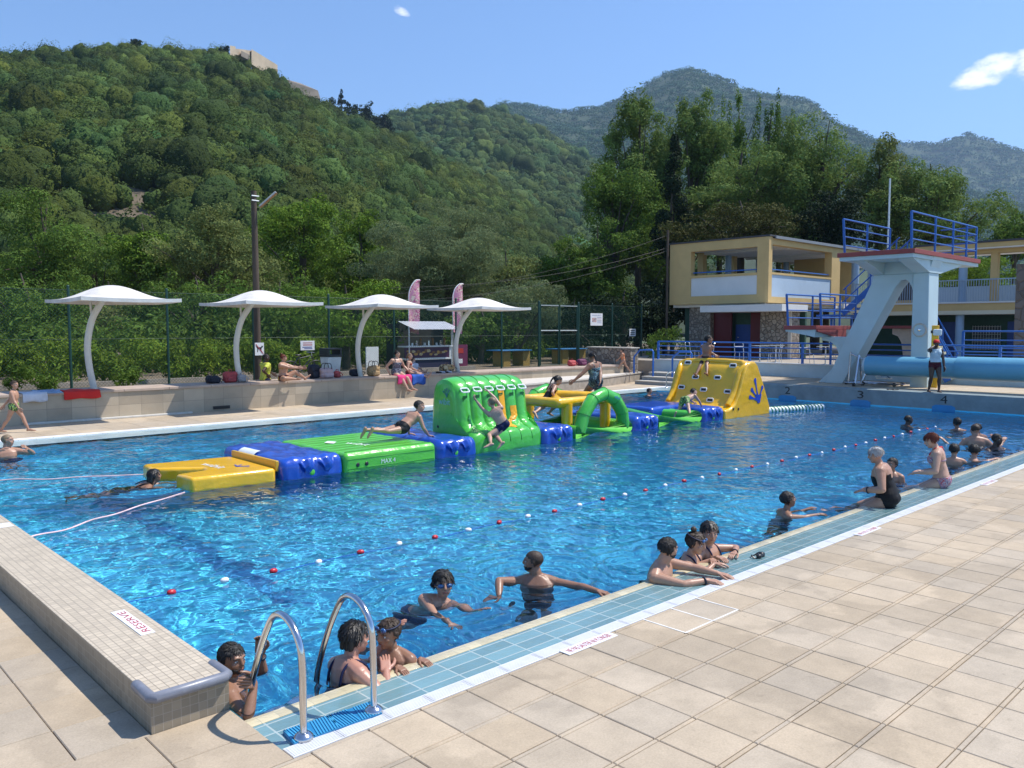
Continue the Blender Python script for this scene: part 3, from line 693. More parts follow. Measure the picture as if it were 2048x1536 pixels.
    def sub(mask, off, name, material, jitter=0, sc=30, parent=None, thick=True):
        keep = [fc_ for fc_ in faces if all(mask[i] for i in fc_)]
        if not keep: return None
        used = sorted({i for fc_ in keep for i in fc_}); mp = {i: j for j, i in enumerate(used)}
        offs = off[used] if isinstance(off, np.ndarray) else np.full(len(used), off)
        pts = Pv[used]+Nv[used]*offs[:, None]
        if jitter: pts += np.array([Nv[i]*jitter*mnoise.noise(V(Pv[i])*sc) for i in used])
        o2 = MB(); o2.v = [tuple(p) for p in pts]; o2.f = [tuple(mp[i] for i in fc_) for fc_ in keep]; o2.a = [1.0]*len(o2.v)
        # turn the rim in so that the cloth has an edge
        ec = {}
        for fc_ in o2.f:
            for a, b in zip(fc_, fc_[1:]+fc_[:1]): ec[(a, b)] = 1
        rim = [(a, b) for (a, b) in ec if (b, a) not in ec]; inner = {}
        for a, b in rim:
            for k in (a, b):
                if k not in inner: inner[k] = len(o2.v); o2.v.append(tuple(Pv[used[k]]-Nv[used[k]]*.004)); o2.a.append(1.0)
            o2.f.append((b, a, inner[a], inner[b]))
        return o2.build(name, material, parent or root, smooth=180)
    # skin object with the fingers rooted in its palms
    full = MB(); full.v = [tuple(p) for p in Pv]; full.f = list(faces); full.a = [1.0]*nv; full.add(fing.v, fing.f)
    full.build('body', SKIN[skin], root, smooth=180); bpy.data.meshes.remove(body)
    # clothes
    T = names == 'torso'; TG = names == 'thigh'
    for wdef in wear:
        kind, cm = wdef[0], wdef[1]; lp = wdef[2] if len(wdef) > 2 else None
        if kind == 'trunks': mk = ((T | TG) & (tu < .22) & ((~TG) | (tt < (lp or .45)))); sub(mk, .006, 'swim_trunks', cm)
        elif kind == 'brief': mk = (T | TG) & (tu < .15) & (((~TG) | (tt < .22))) & (np.abs(tr) < .2); mk &= ~(TG & (tt > .10) & (np.abs(tr) > .085) & (tf > -.01)); sub(mk, .006, 'swim_brief', cm)
        elif kind == 'onepiece':
            top = .74; mk = ((T & (tu < top)) | (TG & (tt < .14))) & ~((tf < -.005) & (tu > (lp or .45)) & (np.abs(tr) < .055))
            sub(mk, .006, 'swimsuit', cm)
            for s in (-1, 1):
                st = MB(); A = chest+rc*(s*.058*H); st.tube(catmull([chest-u*(TL*.30)+rc*(s*.055*H)+fc*(.088*H), chest-u*(.08*TL)+rc*(s*.058*H)+fc*(.058*H), A+u*(.006*H)-fc*(.004*H), chest-u*(.12*TL)+rc*(s*.055*H)-fc*(.055*H), chest-u*(TL*.42)+rc*(s*.052*H)-fc*(.066*H)], 4), .006*H, 6); st.build('strap', cm, root, smooth=180)
        elif kind == 'bikini':
            mk = T & (tu > .60) & (tu < .79) & (tf > .015) | (T & (tu > .62) & (tu < .68)); sub(mk, .007, 'bikini_top', cm)
            mk = (T | TG) & (tu < .14) & ((~TG) | (tt < .12)); sub(mk, .007, 'bikini_bottom', cm)
        elif kind == 'halter':
            st = MB(); st.tube([chest-u*(TL*.16)+rc*(.05*H)+fc*(.07*H), chest+rc*(.042*H)+fc*(.012*H)+u*.01*H, chest-fc*(.038*H)+u*(.014*H), chest-rc*(.042*H)+fc*(.012*H)+u*.01*H, chest-u*(TL*.16)-rc*(.05*H)+fc*(.07*H)], .009*H, 6); st.tube([chest-fc*(.040*H)+u*(.012*H), chest-fc*(.052*H)-u*(.05*H)+rc*.012*H], .007*H, 5); st.build('strap', cm, root, smooth=180)
        elif kind == 'tee': mk = (T & (tu < 1.0) & (tu > -.05)) | ((names == 'uarm') & (tt < .55)) | ((names == 'neck') & (tt < .15)); sub(mk, .014, 'shirt', cm, .006, 14)
        elif kind == 'tank': mk = T & (tu > .12) & (tu < .95) & (np.abs(tr) < .092); sub(mk, .012, 'tank_top', cm, .004, 14)
    # hair
    isH = (names == 'head') | (names == 'neck')
    if hair and hairlen != 'bald':
        line = .26-.10*np.clip((hy-.1)/.3, 0, 1)*0
        mk = isH & (hz > np.where(hy > .20, .235, np.where(hy > -.05, -.02+.35*np.clip((np.abs(hx) < .25)*0, 0, 1), -.26)))
        mk &= ~((hy > .06) & (hz < .16)); 
        th = {'buzz': .004, 'short': .007, 'wet': .006, 'full': .014, 'long': .011, 'bun': .007, 'pony': .007, 'bob': .017}[hairlen]
        taper = np.clip((hz+.28)/.35, .3, 1)*th
        ho = sub(mk, taper, 'hair', HAIRM[hair], {'buzz': .001, 'wet': .004}.get(hairlen, .007), 42)
        if ho is not None and hairlen != 'buzz':
            ids = np.nonzero(mk)[0]; pick = np.random.default_rng(len(label)).choice(ids, min(len(ids), 520 if vox < .0085 else 200)); st = MB()
            for i in pick:
                n_ = V(Nv[i]); p_ = V(Pv[i])+n_*(taper[i]*.9); dn = -hu*.9-hf*(.35 if hy[i] < .1 else -.5)+hr*(random.uniform(-.5, .5)+hx[i]*.5); dn = dn-n_*dn.dot(n_)
                if dn.length < .05: continue
                dn = (dn.normalized()+n_*random.uniform(.0, .16)).normalized(); sd_ = n_.cross(dn).normalized()*(.0048*random.uniform(.5, 1.3)); ln_ = HH*random.uniform(.10, .20)*(.6 if hairlen in ('short', 'wet') else 1.15)
                st.add([p_-sd_, p_+sd_, p_+dn*ln_*.6+sd_*.8+n_*.004, p_+dn*ln_, p_+dn*ln_*.6-sd_*.8+n_*.004], [(0, 1, 2, 3, 4)])
            st.build('hair_strand', HAIRM[hair], ho, smooth=180)['kind'] = 'stuff'
        ex_ = MB()
        if hairlen == 'bun': ex_.ell(P(0, -.30, .52), (.14*HH, .14*HH, .13*HH), ax, 12, 8)
        if hairlen == 'pony': ex_.capsule([P(0, -.42, .2), P(0, -.56, 0), P(0, -.58, -.4), P(.05, -.5, -.85)], [.07*HH, .10*HH, .09*HH, .03*HH], 10)
        if hairlen == 'long':
            for s in (-.24, -.12, 0, .12, .24): ex_.capsule([P(s, -.36+abs(s)*.5, .05), P(s*1.15, -.42+abs(s)*.6, -.35), P(s*1.1, -.40+abs(s)*.5, -.75)], [.13*HH, .13*HH, .05*HH], 10)
        if hairlen == 'bob':
            for s in (-.26, -.13, 0, .13, .26): ex_.capsule([P(s, -.34+abs(s)*.5, .1), P(s*1.1, -.40+abs(s)*.6, -.28)], [.15*HH, .10*HH], 10)
        if ex_.v: ex_.build('hair_lock', HAIRM[hair], ho or root, smooth=180)
    if beard:
        mk = isH & (hz < -.20) & (hz > -.62) & (hy > .0) & ~((hz > -.30) & (np.abs(hx) < .09) & (hy > .3)); sub(mk, .006, 'beard', HAIRM['black' if beard is True else beard], .003, 60)
    if face:
        for s in (-1, 1):
            e = MB(); e.ell(P(s*.145, .315, .02), (.062*HH, .040*HH, .034*HH), ax, 10, 8); eo = e.build('eye', M_EYE, root, smooth=180)
            e = MB(); e.ell(P(s*.145, .338, .02), (.030*HH, .024*HH, .030*HH), ax, 8, 6); e.build('iris', M_IRIS, eo, smooth=180)
            if hair and hairlen != 'bald': e = MB(); e.capsule([P(s*.07, .372, .105), P(s*.15, .355, .125), P(s*.235, .29, .10)], [.016*HH, .02*HH, .012*HH], 6); e.build('eyebrow', HAIRM[hair if hair not in ('grey', 'light') else 'brown'], root, smooth=180)
        e = MB(); e.ell(P(0, .395, -.225), (.105*HH, .035*HH, .026*HH), ax, 10, 6); e.build('mouth', M_LIP, root, smooth=180)
    if goggles:
        z = .02 if goggles == 'eyes' else .26; y = .36 if goggles == 'eyes' else .335
        gg = MB(); gg.tube([P(.36*math.sin(a)*1.0, -.05+(.43 if math.cos(a) > 0 else .44)*math.cos(a), z+(.0 if goggles == 'eyes' else .02)) for a in np.linspace(0, 2*math.pi, 24, endpoint=False)], [(.028*HH, .014*HH)]*24, 6, closed=True, hint=hu); go = gg.build('goggle_strap', M_STRAP, root, smooth=180)
        for s in (-1, 1): gg = MB(); gg.ell(P(s*.155, y, z), (.125*HH, .07*HH, .085*HH), ax, 12, 8); gg.build('goggle_lens', M_GOG, go, smooth=180)
    if cap:
        g_ = MB(); g_.ell(P(0, -.05, .20), (.385*HH, .46*HH, .31*HH), ax, 16, 10); g_.obox(P(0, .52, .17), .46*HH, .34*HH, .035*HH, hr, hf, hu); g_.build('cap', cap, root, smooth=50)
    for i in (0, 1):
        if wrist[i]:
            t, d = wr_[i]; g_ = MB(); c = t-d*(.022*H); x, y = frame_from(d)
            g_.tube([c+x*(.0195*H*K*math.cos(a))+y*(.0195*H*K*math.sin(a)) for a in np.linspace(0, 2*math.pi, 16, endpoint=False)], .006*H, 6, closed=True); g_.build('wristband', M_BAND, root, smooth=180)
    root['_chest'] = 0; del root['_chest']
    return root
Zw = ZW
AWAY = V((FWD.x, FWD.y, 0)).normalized(); TOC = -AWAY; R_ = RGT.copy(); L_ = -R_; UP = V((0, 0, 1))
def mixd(a, b, k): return (a*(1-k)+b*k)
def W3(x, y, z): return V((x, y, z))
black = cloth('black', (.008, .008, .010), .45); navy = cloth('navy', (.012, .016, .06), .5); dpat = cloth_pattern('dark_print', [(.012, .014, .03), (.05, .06, .10), (.30, .32, .38), (.02, .025, .05)], 28)
floral = cloth_pattern('floral', [(.35, .05, .08), (.55, .50, .52), (.04, .06, .18), (.45, .2, .25)], 34); green_p = cloth_pattern('green_print', [(.02, .03, .02), (.40, .55, .12), (.05, .22, .08), (.02, .02, .02)], 22)
teal_p = cloth_pattern('teal_print', [(.01, .02, .035), (.25, .45, .50), (.015, .03, .06), (.05, .12, .16)], 18); yellow_p = cloth_pattern('yellow_stripe', [(.62, .62, .06), (.70, .72, .12), (.55, .60, .05), (.45, .5, .05)], 12)
GB = 'bathers in and around the pool'
# ---- along the near edge
person('dark haired bearded man in the water gripping the chrome ladder rail', 1.6, chest=(2.33, 5.24, .035), up=(0, .1, 1), front=R_*.8+AWAY*.35, look=R_*.85+TOC*.45+V((0,0,-.1)),
       hands=((2.60, 5.30, .12), (2.36, 4.905, .10)), elbows=((-.35, -.5, -1), (.25, -.5, -1)), hand_dir=((.1, .1, 1), (-.35, -.35, .25)), hand_n=(TOC, (-.6, .6, 0)), curl=(1.25, 1.2), skin='brown', hair='black', hairlen='short', beard=True, vox=.007, wear=[('trunks', navy)], wrist=(1, 0), group=GB)
person('woman with wet dark hair seen from behind the ladder, in a dark strappy swimsuit', 1.62, chest=(3.04, 4.86, .08), up=(.15, .12, 1), front=R_*.75+AWAY*.65, look=R_*.8+AWAY*.5+V((0,0,-.15)),
       hands=((3.42, 4.90, .13), (3.22, 4.66, .005)), elbows=((-.2, .5, -.6), (.7, .2, -.6)), hand_n=((0,0,-1), (0,0,-1)), skin='pink', hair='wet', hairlen='bob', sex='f', vox=.007, wear=[('onepiece', navy, .5)], group=GB, face=True)
person('boy with blue goggles pushed up on his forehead holding the pool edge', 1.32, chest=(3.42, 4.85, .05), front=TOC*.75+L_*.35, look=TOC*.75+L_*.6+V((0,0,-.15)), hands=((3.50, 4.70, .0), (3.72, 4.67, .0)) if False else ((3.52, 4.66, .005), (3.32, 4.66, .005)), elbows=((-.8, -.2, -.5), (.8, -.2, -.5)),
       hand_dir=((.1, -1, -.1), (0, -1, -.1)), hand_n=((0,0,-1), (0,0,-1)), skin='brown', hair='brown', hairlen='short', child=True, vox=.007, goggles='up', wear=[('trunks', navy)], group=GB)
person('dark haired boy in blue goggles swimming towards the ladder with mouth open', 1.42, chest=(4.47, 5.60, .0), up=R_*.50+TOC*.15+UP*.75, front=TOC*.8+R_*.35+UP*-.2, look=TOC*.9+R_*.25, tilt=(0, 0, 1), hands=((4.66, 5.28, -.10), (4.27, 5.22, -.12)), elbows=((-.6, .2, -.6), (.6, .2, -.6)),
       skin='tan', hair='black', hairlen='full', child=True, vox=.007, goggles='eyes', wear=[('trunks', navy)], hand_n=((0,0,-1), (0,0,-1)), group=GB)
person('short haired bearded man standing in the water with both arms spread wide', 1.56, chest=(5.50, 5.42, .03), front=TOC*.9+L_*.1, look=L_*.93+AWAY*.15+V((0,0,-.05)), hands=((5.66, 4.74, .0), (5.0, 5.42, -.09)), elbows=((-.6, -.3, .1), (.5, .3, .3)) ,
       hand_dir=((.25, -.9, -.1), (-.8, .2, -.15)), hand_n=((0,0,-1), (0,0,-1)), skin='brown', hair='brown', hairlen='buzz', beard=True, vox=.007, wear=[('trunks', black)], group=GB)
person('black haired man leaning both forearms on the wet tiles towards the grating', 1.66, chest=(6.44, 4.66, .125), up=(-.05, -.30, 1), front=(.35, -.9, 0), look=R_*.8+AWAY*.35+V((0,0,-.12)), hands=((6.86, 4.25, .02), (6.60, 4.24, .02)), elbows=((-.7, .2, -.1), (.8, .1, -.1)), hand_dir=((.25, -.9, -.08), (.3, -.9, -.08)), hand_n=((0,0,-1), (0,0,-1)), curl=(.3, .3),
       skin='tan', hair='black', hairlen='short', beard=True, vox=.007, wear=[('trunks', black)], wrist=(0, 1), group=GB)
person('girl with a hair bun and goggles on her forehead leaning on the edge', 1.38, chest=(7.06, 4.77, .075), front=(.3, -.9, 0), look=TOC*.45+R_*.75+V((0,0,-.35)), hands=((7.36, 4.62, .02), (7.12, 4.50, .02)), elbows=((-.8, .1, -.4), (.8, .1, -.4)), hand_dir=((-.2, -.9, -.05), (.6, -.7, 0)), hand_n=((0,0,-1), (0,0,-1)),
       skin='tan', hair='brown', hairlen='bun', child=True, sex='f', vox=.007, goggles='up', wear=[('onepiece', navy)], group=GB)
person('long haired girl facing the camera with her arm laid along the pool edge', 1.42, chest=(7.46, 4.80, .09), front=(.0, -1, 0), look=TOC*.9+R_*.1+V((0,0,-.1)), hands=((7.60, 4.56, .03), (7.24, 4.60, .02)), elbows=((-1, .1, .0), (.8, .1, -.4)), hand_dir=((-.9, -.2, 0), (-.6, -.5, 0)), hand_n=((0,0,-1), (0,0,-1)),
       skin='tan', hair='wet', hairlen='long', child=True, sex='f', vox=.007, wrist=(1, 0), wear=[('onepiece', navy)], group=GB)
person('short haired boy wading near the edge looking along the pool', 1.36, chest=(9.86, 5.18, .03), up=R_*.18+UP, front=R_*.95+AWAY*.1, look=R_*.95+AWAY*.1+UP*.1, hands=((10.30, 5.12, -.015), (10.22, 4.86, -.02)), elbows=((-.4, .2, -.6), (.5, .2, -.5)), hand_n=((0,0,-1), (0,0,-1)), skin='brown', hair='black', hairlen='short', child=True, vox=.009, wear=[('trunks', teal_p)], group=GB)
# ---- seated on the edge
person('white haired woman in a black swimsuit sitting on the wet pool edge', 1.58, pelvis=(11.32, 4.46, .075), up=(-.02, .22, 1), front=(-.25, 1, 0), look=(-.45, .8, -.28), hands=((11.08, 4.86, .17), (11.18, 4.82, .17)) if False else ((11.06, 4.66, .21), (11.30, 4.66, .21)), elbows=((-.5, -.6, -.6), (.5, -.6, -.6)),
       feet=((11.00, 4.98, -.40), (11.28, 5.02, -.40)), knees=((0, .6, 1), (0, .6, 1)), hand_n=((0,0,-1), (0,0,-1)), skin='tan', hair='grey', hairlen='full', sex='f', build=1.22, vox=.008, wear=[('onepiece', black, .62)], wrist=(1, 0), group=GB)
person('small boy in the water behind the white haired woman', 1.3, chest=(13.42, 5.22, .09), front=TOC*.4+L_*.6, look=L_*.6+TOC*.3, skin='tan', hair='black', hairlen='short', child=True, vox=.010, wear=[('trunks', navy)], group=GB)
person('red haired woman in a floral bikini with a red halter strap sitting on the edge', 1.64, pelvis=(13.32, 4.46, .075), up=(-.03, .14, 1), front=(-.28, 1, 0), look=(-.5, .8, -.5), hands=((13.0, 4.68, .21), (13.24, 4.70, .21)), elbows=((-.5, -.5, -.6), (.4, -.6, -.6)),
       feet=((12.86, 5.05, -.35), (13.12, 5.1, -.35)), knees=((0, .6, 1), (0, .6, 1)), hand_n=((0,0,-1), (0,0,-1)), skin='fair', hair='red', hairlen='full', sex='f', vox=.008, wear=[('bikini', floral), ('halter', cloth('red', (.55, .02, .03)))], group=GB)
# ---- swimmers at the far right
SW = [('black haired boy in the water beside the red haired woman, seen from behind', (15.75, 5.08, .085), 1.4, AWAY*.9+R_*.2, AWAY*.8+R_*.5, 'tan', 'black', 'short', True),
      ('broad shouldered man with cropped hair seen from behind in the far right water', (18.7, 5.62, .13), 1.78, AWAY*.9+R_*.2, AWAY*.9+L_*.1, 'tan', 'brown', 'buzz', False),
      ('dark skinned swimmer facing the camera at the far right', (18.35, 5.16, .02), 1.7, TOC*.8+R_*.3, TOC*.8+R_*.35, 'dark', 'black', 'short', False),
      ('black haired swimmer reaching one arm out to the near pool edge', (16.62, 5.02, -.02), 1.5, R_*.9+TOC*.3, AWAY*.7+R_*.5, 'tan', 'black', 'short', True),
      ('bather with dark hair under the far end of the float line', (21.2, 6.78, -.01), 1.5, AWAY, AWAY, 'brown', 'black', 'short', True),
      ('bather whose dark head shows just above the broad shouldered man', (20.1, 6.0, .03), 1.6, AWAY+L_*.3, L_*.8+AWAY*.3, 'brown', 'black', 'short', False),
      ('dark haired swimmer beyond the float line doing breaststroke', (21.2, 7.95, -.02), 1.6, R_*.9, R_*.9+TOC*.2, 'dark', 'black', 'wet', False),
      ('swimmer in dark goggles by the steps at the far pool corner', (24.15, 18.15, -.02), 1.6, R_*.9, R_*.8+TOC*.3, 'tan', 'black', 'wet', False)]
for (lab, c, hh, fr, lk, sk, ha, hl, ch) in SW:
    c = V(c); fr = V(fr).normalized(); rr = fr.cross(UP)
    hands = (c+fr*.42-rr*.25+UP*-.08, c+fr*.42+rr*.25+UP*-.08)
    if 'reaching' in lab: hands = (c+fr*.4-rr*.2+UP*-.1, V((17.15, 4.66, .01)))
    if 'broad' in lab: hands = (c-rr*.55+fr*.1-UP*.12, c+rr*.55+fr*.15-UP*.1)
    person(lab, hh, chest=c, front=fr, look=lk, hands=hands, elbows=((-.7, .1, -.4), (.7, .1, -.4)), hand_n=((0,0,-1), (0,0,-1)), skin=sk, hair=ha, hairlen=hl, child=ch, vox=.012, wear=[('trunks', navy)], face='facing' in lab, group=GB)
person('swimmer with long wet black hair swimming to the yellow floating mat', 1.6, chest=(4.62, 12.96, -.02), up=R_*.75+AWAY*.3+UP*.40, front=UP*-.8+R_*.4+AWAY*.3, look=R_*.75+AWAY*.6, tilt=(0, 0, 1), hands=((5.05, 12.95, -.12), (5.0, 12.6, -.12)), elbows=((-.7, .1, -.2), (.7, .1, -.2)), skin='brown', hair='wet', hairlen='long', sex='f', vox=.011, wear=[('onepiece', black)], face=False, group=GB)
person('shaven headed man with folded arms in the water at the far left', 1.75, chest=(3.72, 17.95, .10), up=L_*.1+UP, front=R_*.3+TOC*.6, look=R_*.85+AWAY*.2, hands=((3.98, 17.5, .13), (3.55, 17.62, .12)), elbows=((-.9, .3, -.3), (.9, .3, -.3)), skin='tan', hair='light', hairlen='buzz', vox=.011, wear=[('trunks', navy)], group=GB)
# ---- on the decks
def foot(x, y, z): return V((x, y, z+.03))
person('lifeguard in a red cap, pale tank top and dark shorts standing on the start wall', 1.62, pelvis=(26.28, 9.10, .485+.84), front=TOC+V((-.2, 0, 0)), look=TOC+V((-.1, 0, -.1)), hands=((26.30, 8.83, 1.18), (26.12, 9.05, 1.90)), elbows=((-.5, -.3, -.6), (1, -.1, -.9)), feet=((26.30, 8.97, .485+.05), (26.24, 9.24, .485+.05)), hand_n=(None, None),
       skin='dark', hair='black', hairlen='short', sex='f', vox=.011, wear=[('tank', cloth('pale_blue', (.50, .62, .68))), ('trunks', cloth('maroon', (.07, .01, .02)), .22)], wrist=(1, 0), cap=cloth('cap_red', (.60, .03, .025)), group='people around the pool')
GP = 'people around the pool'
b29 = gp(25, 866, 0)
person('boy in green printed trunks walking barefoot along the far deck', 1.22, pelvis=(4.66, 21.5, .62), front=R_*.93+AWAY*.2, look=R_*.9+TOC*.15, child=True, hands=((4.42, 21.75, .52), (4.72, 21.2, .50)), elbows=((-.3, -.6, -.6), (.3, -.8, -.5)), feet=((4.92, 21.4, .05), (4.38, 21.58, .06)), knees=((0, 1, 0), (0, 1, 0)), skin='tan', hair='brown', hairlen='short', vox=.010, wear=[('trunks', green_p, .25)], group=GP)
person('small boy in orange top walking along the raised ramp in front of the stone block', 1.12, pelvis=(28.72, 22.98, .42+.56), front=L_*.9+AWAY*.2, look=L_, child=True, up=L_*.12+UP, hands=((28.55, 23.25, .93), (28.62, 22.85, .98)), feet=((28.52, 23.22, .46), (29.0, 22.80, .49)), knees=((0, 1, 0), (0, 1, 0)), skin='tan', hair='black', hairlen='short', vox=.012, wear=[('tank', cloth('orange', (.60, .22, .10)))], face=False, group=GP)
# ---- on the far bench wall (seat height .78)
bz = .78
person('man in a yellow patterned shirt sitting on the bench wall by the utility pole', 1.74, pelvis=(12.12, 23.95, bz+.03), front=R_*.5+AWAY*.5, look=R_*.85+TOC*.25, hands=((12.55, 24.3, .95), (12.1, 23.75, .95)), feet=((12.5, 24.6, .35), (12.7, 24.4, .35)), elbows=((-.3, -.8, -.5), (.3, -.8, -.5)), knees=((0, .7, 1), (0, .7, 1)), skin='dark', hair='black', hairlen='short', vox=.012, wear=[('tee', yellow_p), ('trunks', navy)], group='people on the bench wall')
person('woman with bare shoulders and maroon shorts sitting with knees raised on the bench wall', 1.62, pelvis=(12.42, 23.35, bz+.07), up=L_*.05+UP, front=R_*.95+TOC*.1, look=R_*.95+AWAY*.1, hands=((13.0, 23.2, 1.16), (12.95, 22.95, 1.13)), feet=((13.05, 23.05, bz+.04), (13.0, 22.75, bz+.04)) if False else ((13.12, 23.28, bz+.05), (12.62, 22.95, bz+.06)), elbows=((-.3, -.4, -.8), (.4, -.4, -.8)), knees=((0, .2, 1), (.8, .5, .1)), skin='tan', hair='red', hairlen='bun', sex='f', build=1.15, vox=.012, wear=[('bikini', cloth('ochre', (.42, .24, .05))), ('trunks', cloth('maroon', (.07, .01, .02)), .3)], group='people on the bench wall')
person('dark haired woman in a dark patterned swimsuit sitting with legs over the bench wall', 1.66, pelvis=(16.75, 23.42, bz+.08), front=TOC*.6+V((.3, -1, 0)), look=R_*.85+TOC*.3, hands=((17.15, 23.28, .93), (16.5, 23.5, .86)), feet=((17.08, 22.93, .32), (16.85, 22.90, .30)), elbows=((-.5, -.5, -.5), (.5, -.6, -.5)), knees=((0, .8, 1), (0, .8, 1)), skin='fair', hair='black', hairlen='bun', sex='f', build=1.1, vox=.012, wear=[('onepiece', dpat, .6)], group='people on the bench wall')
person('girl in a red bikini top sitting with stretched legs beside the dark haired woman', 1.42, pelvis=(17.35, 23.5, bz+.07), front=V((.75, -.75, 0)), look=R_*.7+TOC*.4, hands=((17.62, 23.4, .92), (17.35, 23.25, .9)), feet=((18.0, 22.90, .72), (17.9, 22.85, .66)), elbows=((-.5, -.5, -.5), (.5, -.6, -.5)), knees=((0, .5, 1), (0, .5, 1)), child=True, skin='fair', hair='light', hairlen='pony', sex='f', vox=.012, wear=[('bikini', cloth('rust', (.30, .06, .04)))], group='people on the bench wall')
person('small child in a white top sitting behind the girl on the bench wall', 1.05, pelvis=(17.95, 24.1, bz+.05), front=R_*.8+TOC*.4, look=R_*.9, hands=((18.2, 24.05, .95), (18.1, 23.85, .95)), feet=((18.35, 23.9, bz+.04), (18.3, 23.75, bz+.04)), elbows=((-.5, -.4, -.5), (.5, -.4, -.5)), knees=((0, .4, 1), (0, .4, 1)), child=True, skin='fair', hair='brown', hairlen='short', vox=.013, wear=[('tee', cloth('white', (.72, .72, .72))), ('trunks', navy)], face=False, group='people on the bench wall')
# ---- on the inflatable course
GI = 'children on the inflatable course'
person('boy in dark trunks climbing up on hands and knees on the green runway', 1.42, pelvis=aty(804, 856, 12.75), up=aty(846, 812, 12.75)-aty(804, 856, 12.75), front=V((.6, .2, -1)), look=R_*.95+V((0, 0, -.1)), hands=(V((9.62, 13.05, .33)), V((9.72, 12.55, .33))), elbows=((-.3, .0, -.3), (.3, .0, -.3)), feet=(V((7.95, 13.0, .52)), V((8.05, 12.72, .56))), knees=((0, .9, -.35), (0, .9, -.35)),
       hand_dir=((.9, -.1, -.1), (.9, .0, -.1)), hand_n=((0,0,-1), (0,0,-1)), child=True, skin='tan', hair='black', hairlen='wet', vox=.009, wear=[('trunks', black, .3)], group=GI)
ch = aty(988, 818, 12.0)
person('fair haired boy hanging from the white handles of the green climbing wall', 1.30, chest=ch, up=aty(984, 816, 12.0)-aty(1000, 850, 11.98)+V((0, .05, 0)), front=AWAY*.9+L_*.25, look=AWAY*.5+L_*.75+UP*.05, hands=(aty(938, 786, 12.2), aty(976, 782, 12.2)), elbows=((-.6, 0, -.3), (.6, 0, .1)), feet=(aty(982, 888, 11.75), aty(1004, 886, 11.72)), knees=((-.7, .7, .4), (-.35, .8, .2)), curl=(1.1, 1.1), child=True, skin='fair', hair='light', hairlen='buzz', vox=.009, wear=[('trunks', navy, .38)], group=GI)
person('girl in a black racerback swimsuit straddling the yellow tube', 1.36, pelvis=aty(1094, 801, 13.2), up=aty(1108, 762, 13.2)-aty(1094, 801, 13.2)+V((0, -.03, 0)), front=R_*.75+AWAY*.35, look=R_*.8+TOC*.1+V((0, 0, -.6)), hands=(aty(1118, 798, 13.1), aty(1112, 800, 12.95)), elbows=((-.3, -.3, -.3), (.3, -.3, -.3)), feet=(aty(1098, 826, 13.5), aty(1066, 828, 12.95)), knees=((0, .9, .2), (.2, .9, -.1)), child=True, sex='f', skin='tan', hair='wet', hairlen='pony', vox=.010, wear=[('onepiece', black, .5)], group=GI)
person('woman in a teal patterned swimsuit with a dark ponytail standing behind the green arch', 1.66, pelvis=(15.72, 13.45, .27+.78), up=L_*.10+UP, front=L_*.6+AWAY*.75, look=L_*.5+AWAY*.7+V((0,0,-.3)), hands=((14.95, 13.75, .93), (15.5, 13.1, .98)), elbows=((-.5, -.2, -.5), (.5, -.2, -.5)), feet=((15.55, 13.75, .34), (15.85, 13.25, .34)), sex='f', skin='brown', hair='wet', hairlen='pony', build=1.12, vox=.011, wear=[('onepiece', teal_p, .75), ('trunks', teal_p, .2)], face=False, group=GI)
pz = atx(1378, 803, 18.55)
person('small boy in green and black trunks crawling onto the low green frame', 1.2, pelvis=aty(1370, 800, 12.55), up=aty(1394, 790, 12.55)-aty(1370, 801, 12.55)+V((0, .02, .03)), front=V((.3, -.25, -1)), look=R_*.9+V((0, 0, -.1)), hands=(aty(1404, 817, 12.75), aty(1410, 822, 12.35)), elbows=((-.4, 0, .1), (.4, 0, .1)), feet=(aty(1352, 826, 12.55), aty(1380, 829, 12.15)), knees=((-.5, .8, -.4), (.3, .9, -.4)), child=True, skin='fair', hair='black', hairlen='short', vox=.011, wear=[('trunks', green_p, .55)], face=False, group=GI)
pt = V((20.62, 13.42, 1.50))
person('boy in dark shorts sitting on top of the yellow climbing slide', 1.45, pelvis=pt, up=R_*.06+UP, front=V((-1, -.15, 0)), look=R_*.8+TOC*.35, hands=((20.75, 13.75, 1.55), (20.72, 12.98, 1.52)), elbows=((-.6, -.3, -.2), (.7, -.3, -.2)), feet=(atx(1414, 748, 20.12), atx(1392, 750, 20.05)), knees=((.1, 1, .4), (-.1, 1, .4)), child=True, skin='brown', hair='black', hairlen='full', vox=.011, wear=[('trunks', cloth('plum', (.04, .015, .025)), .7)], group=GI)
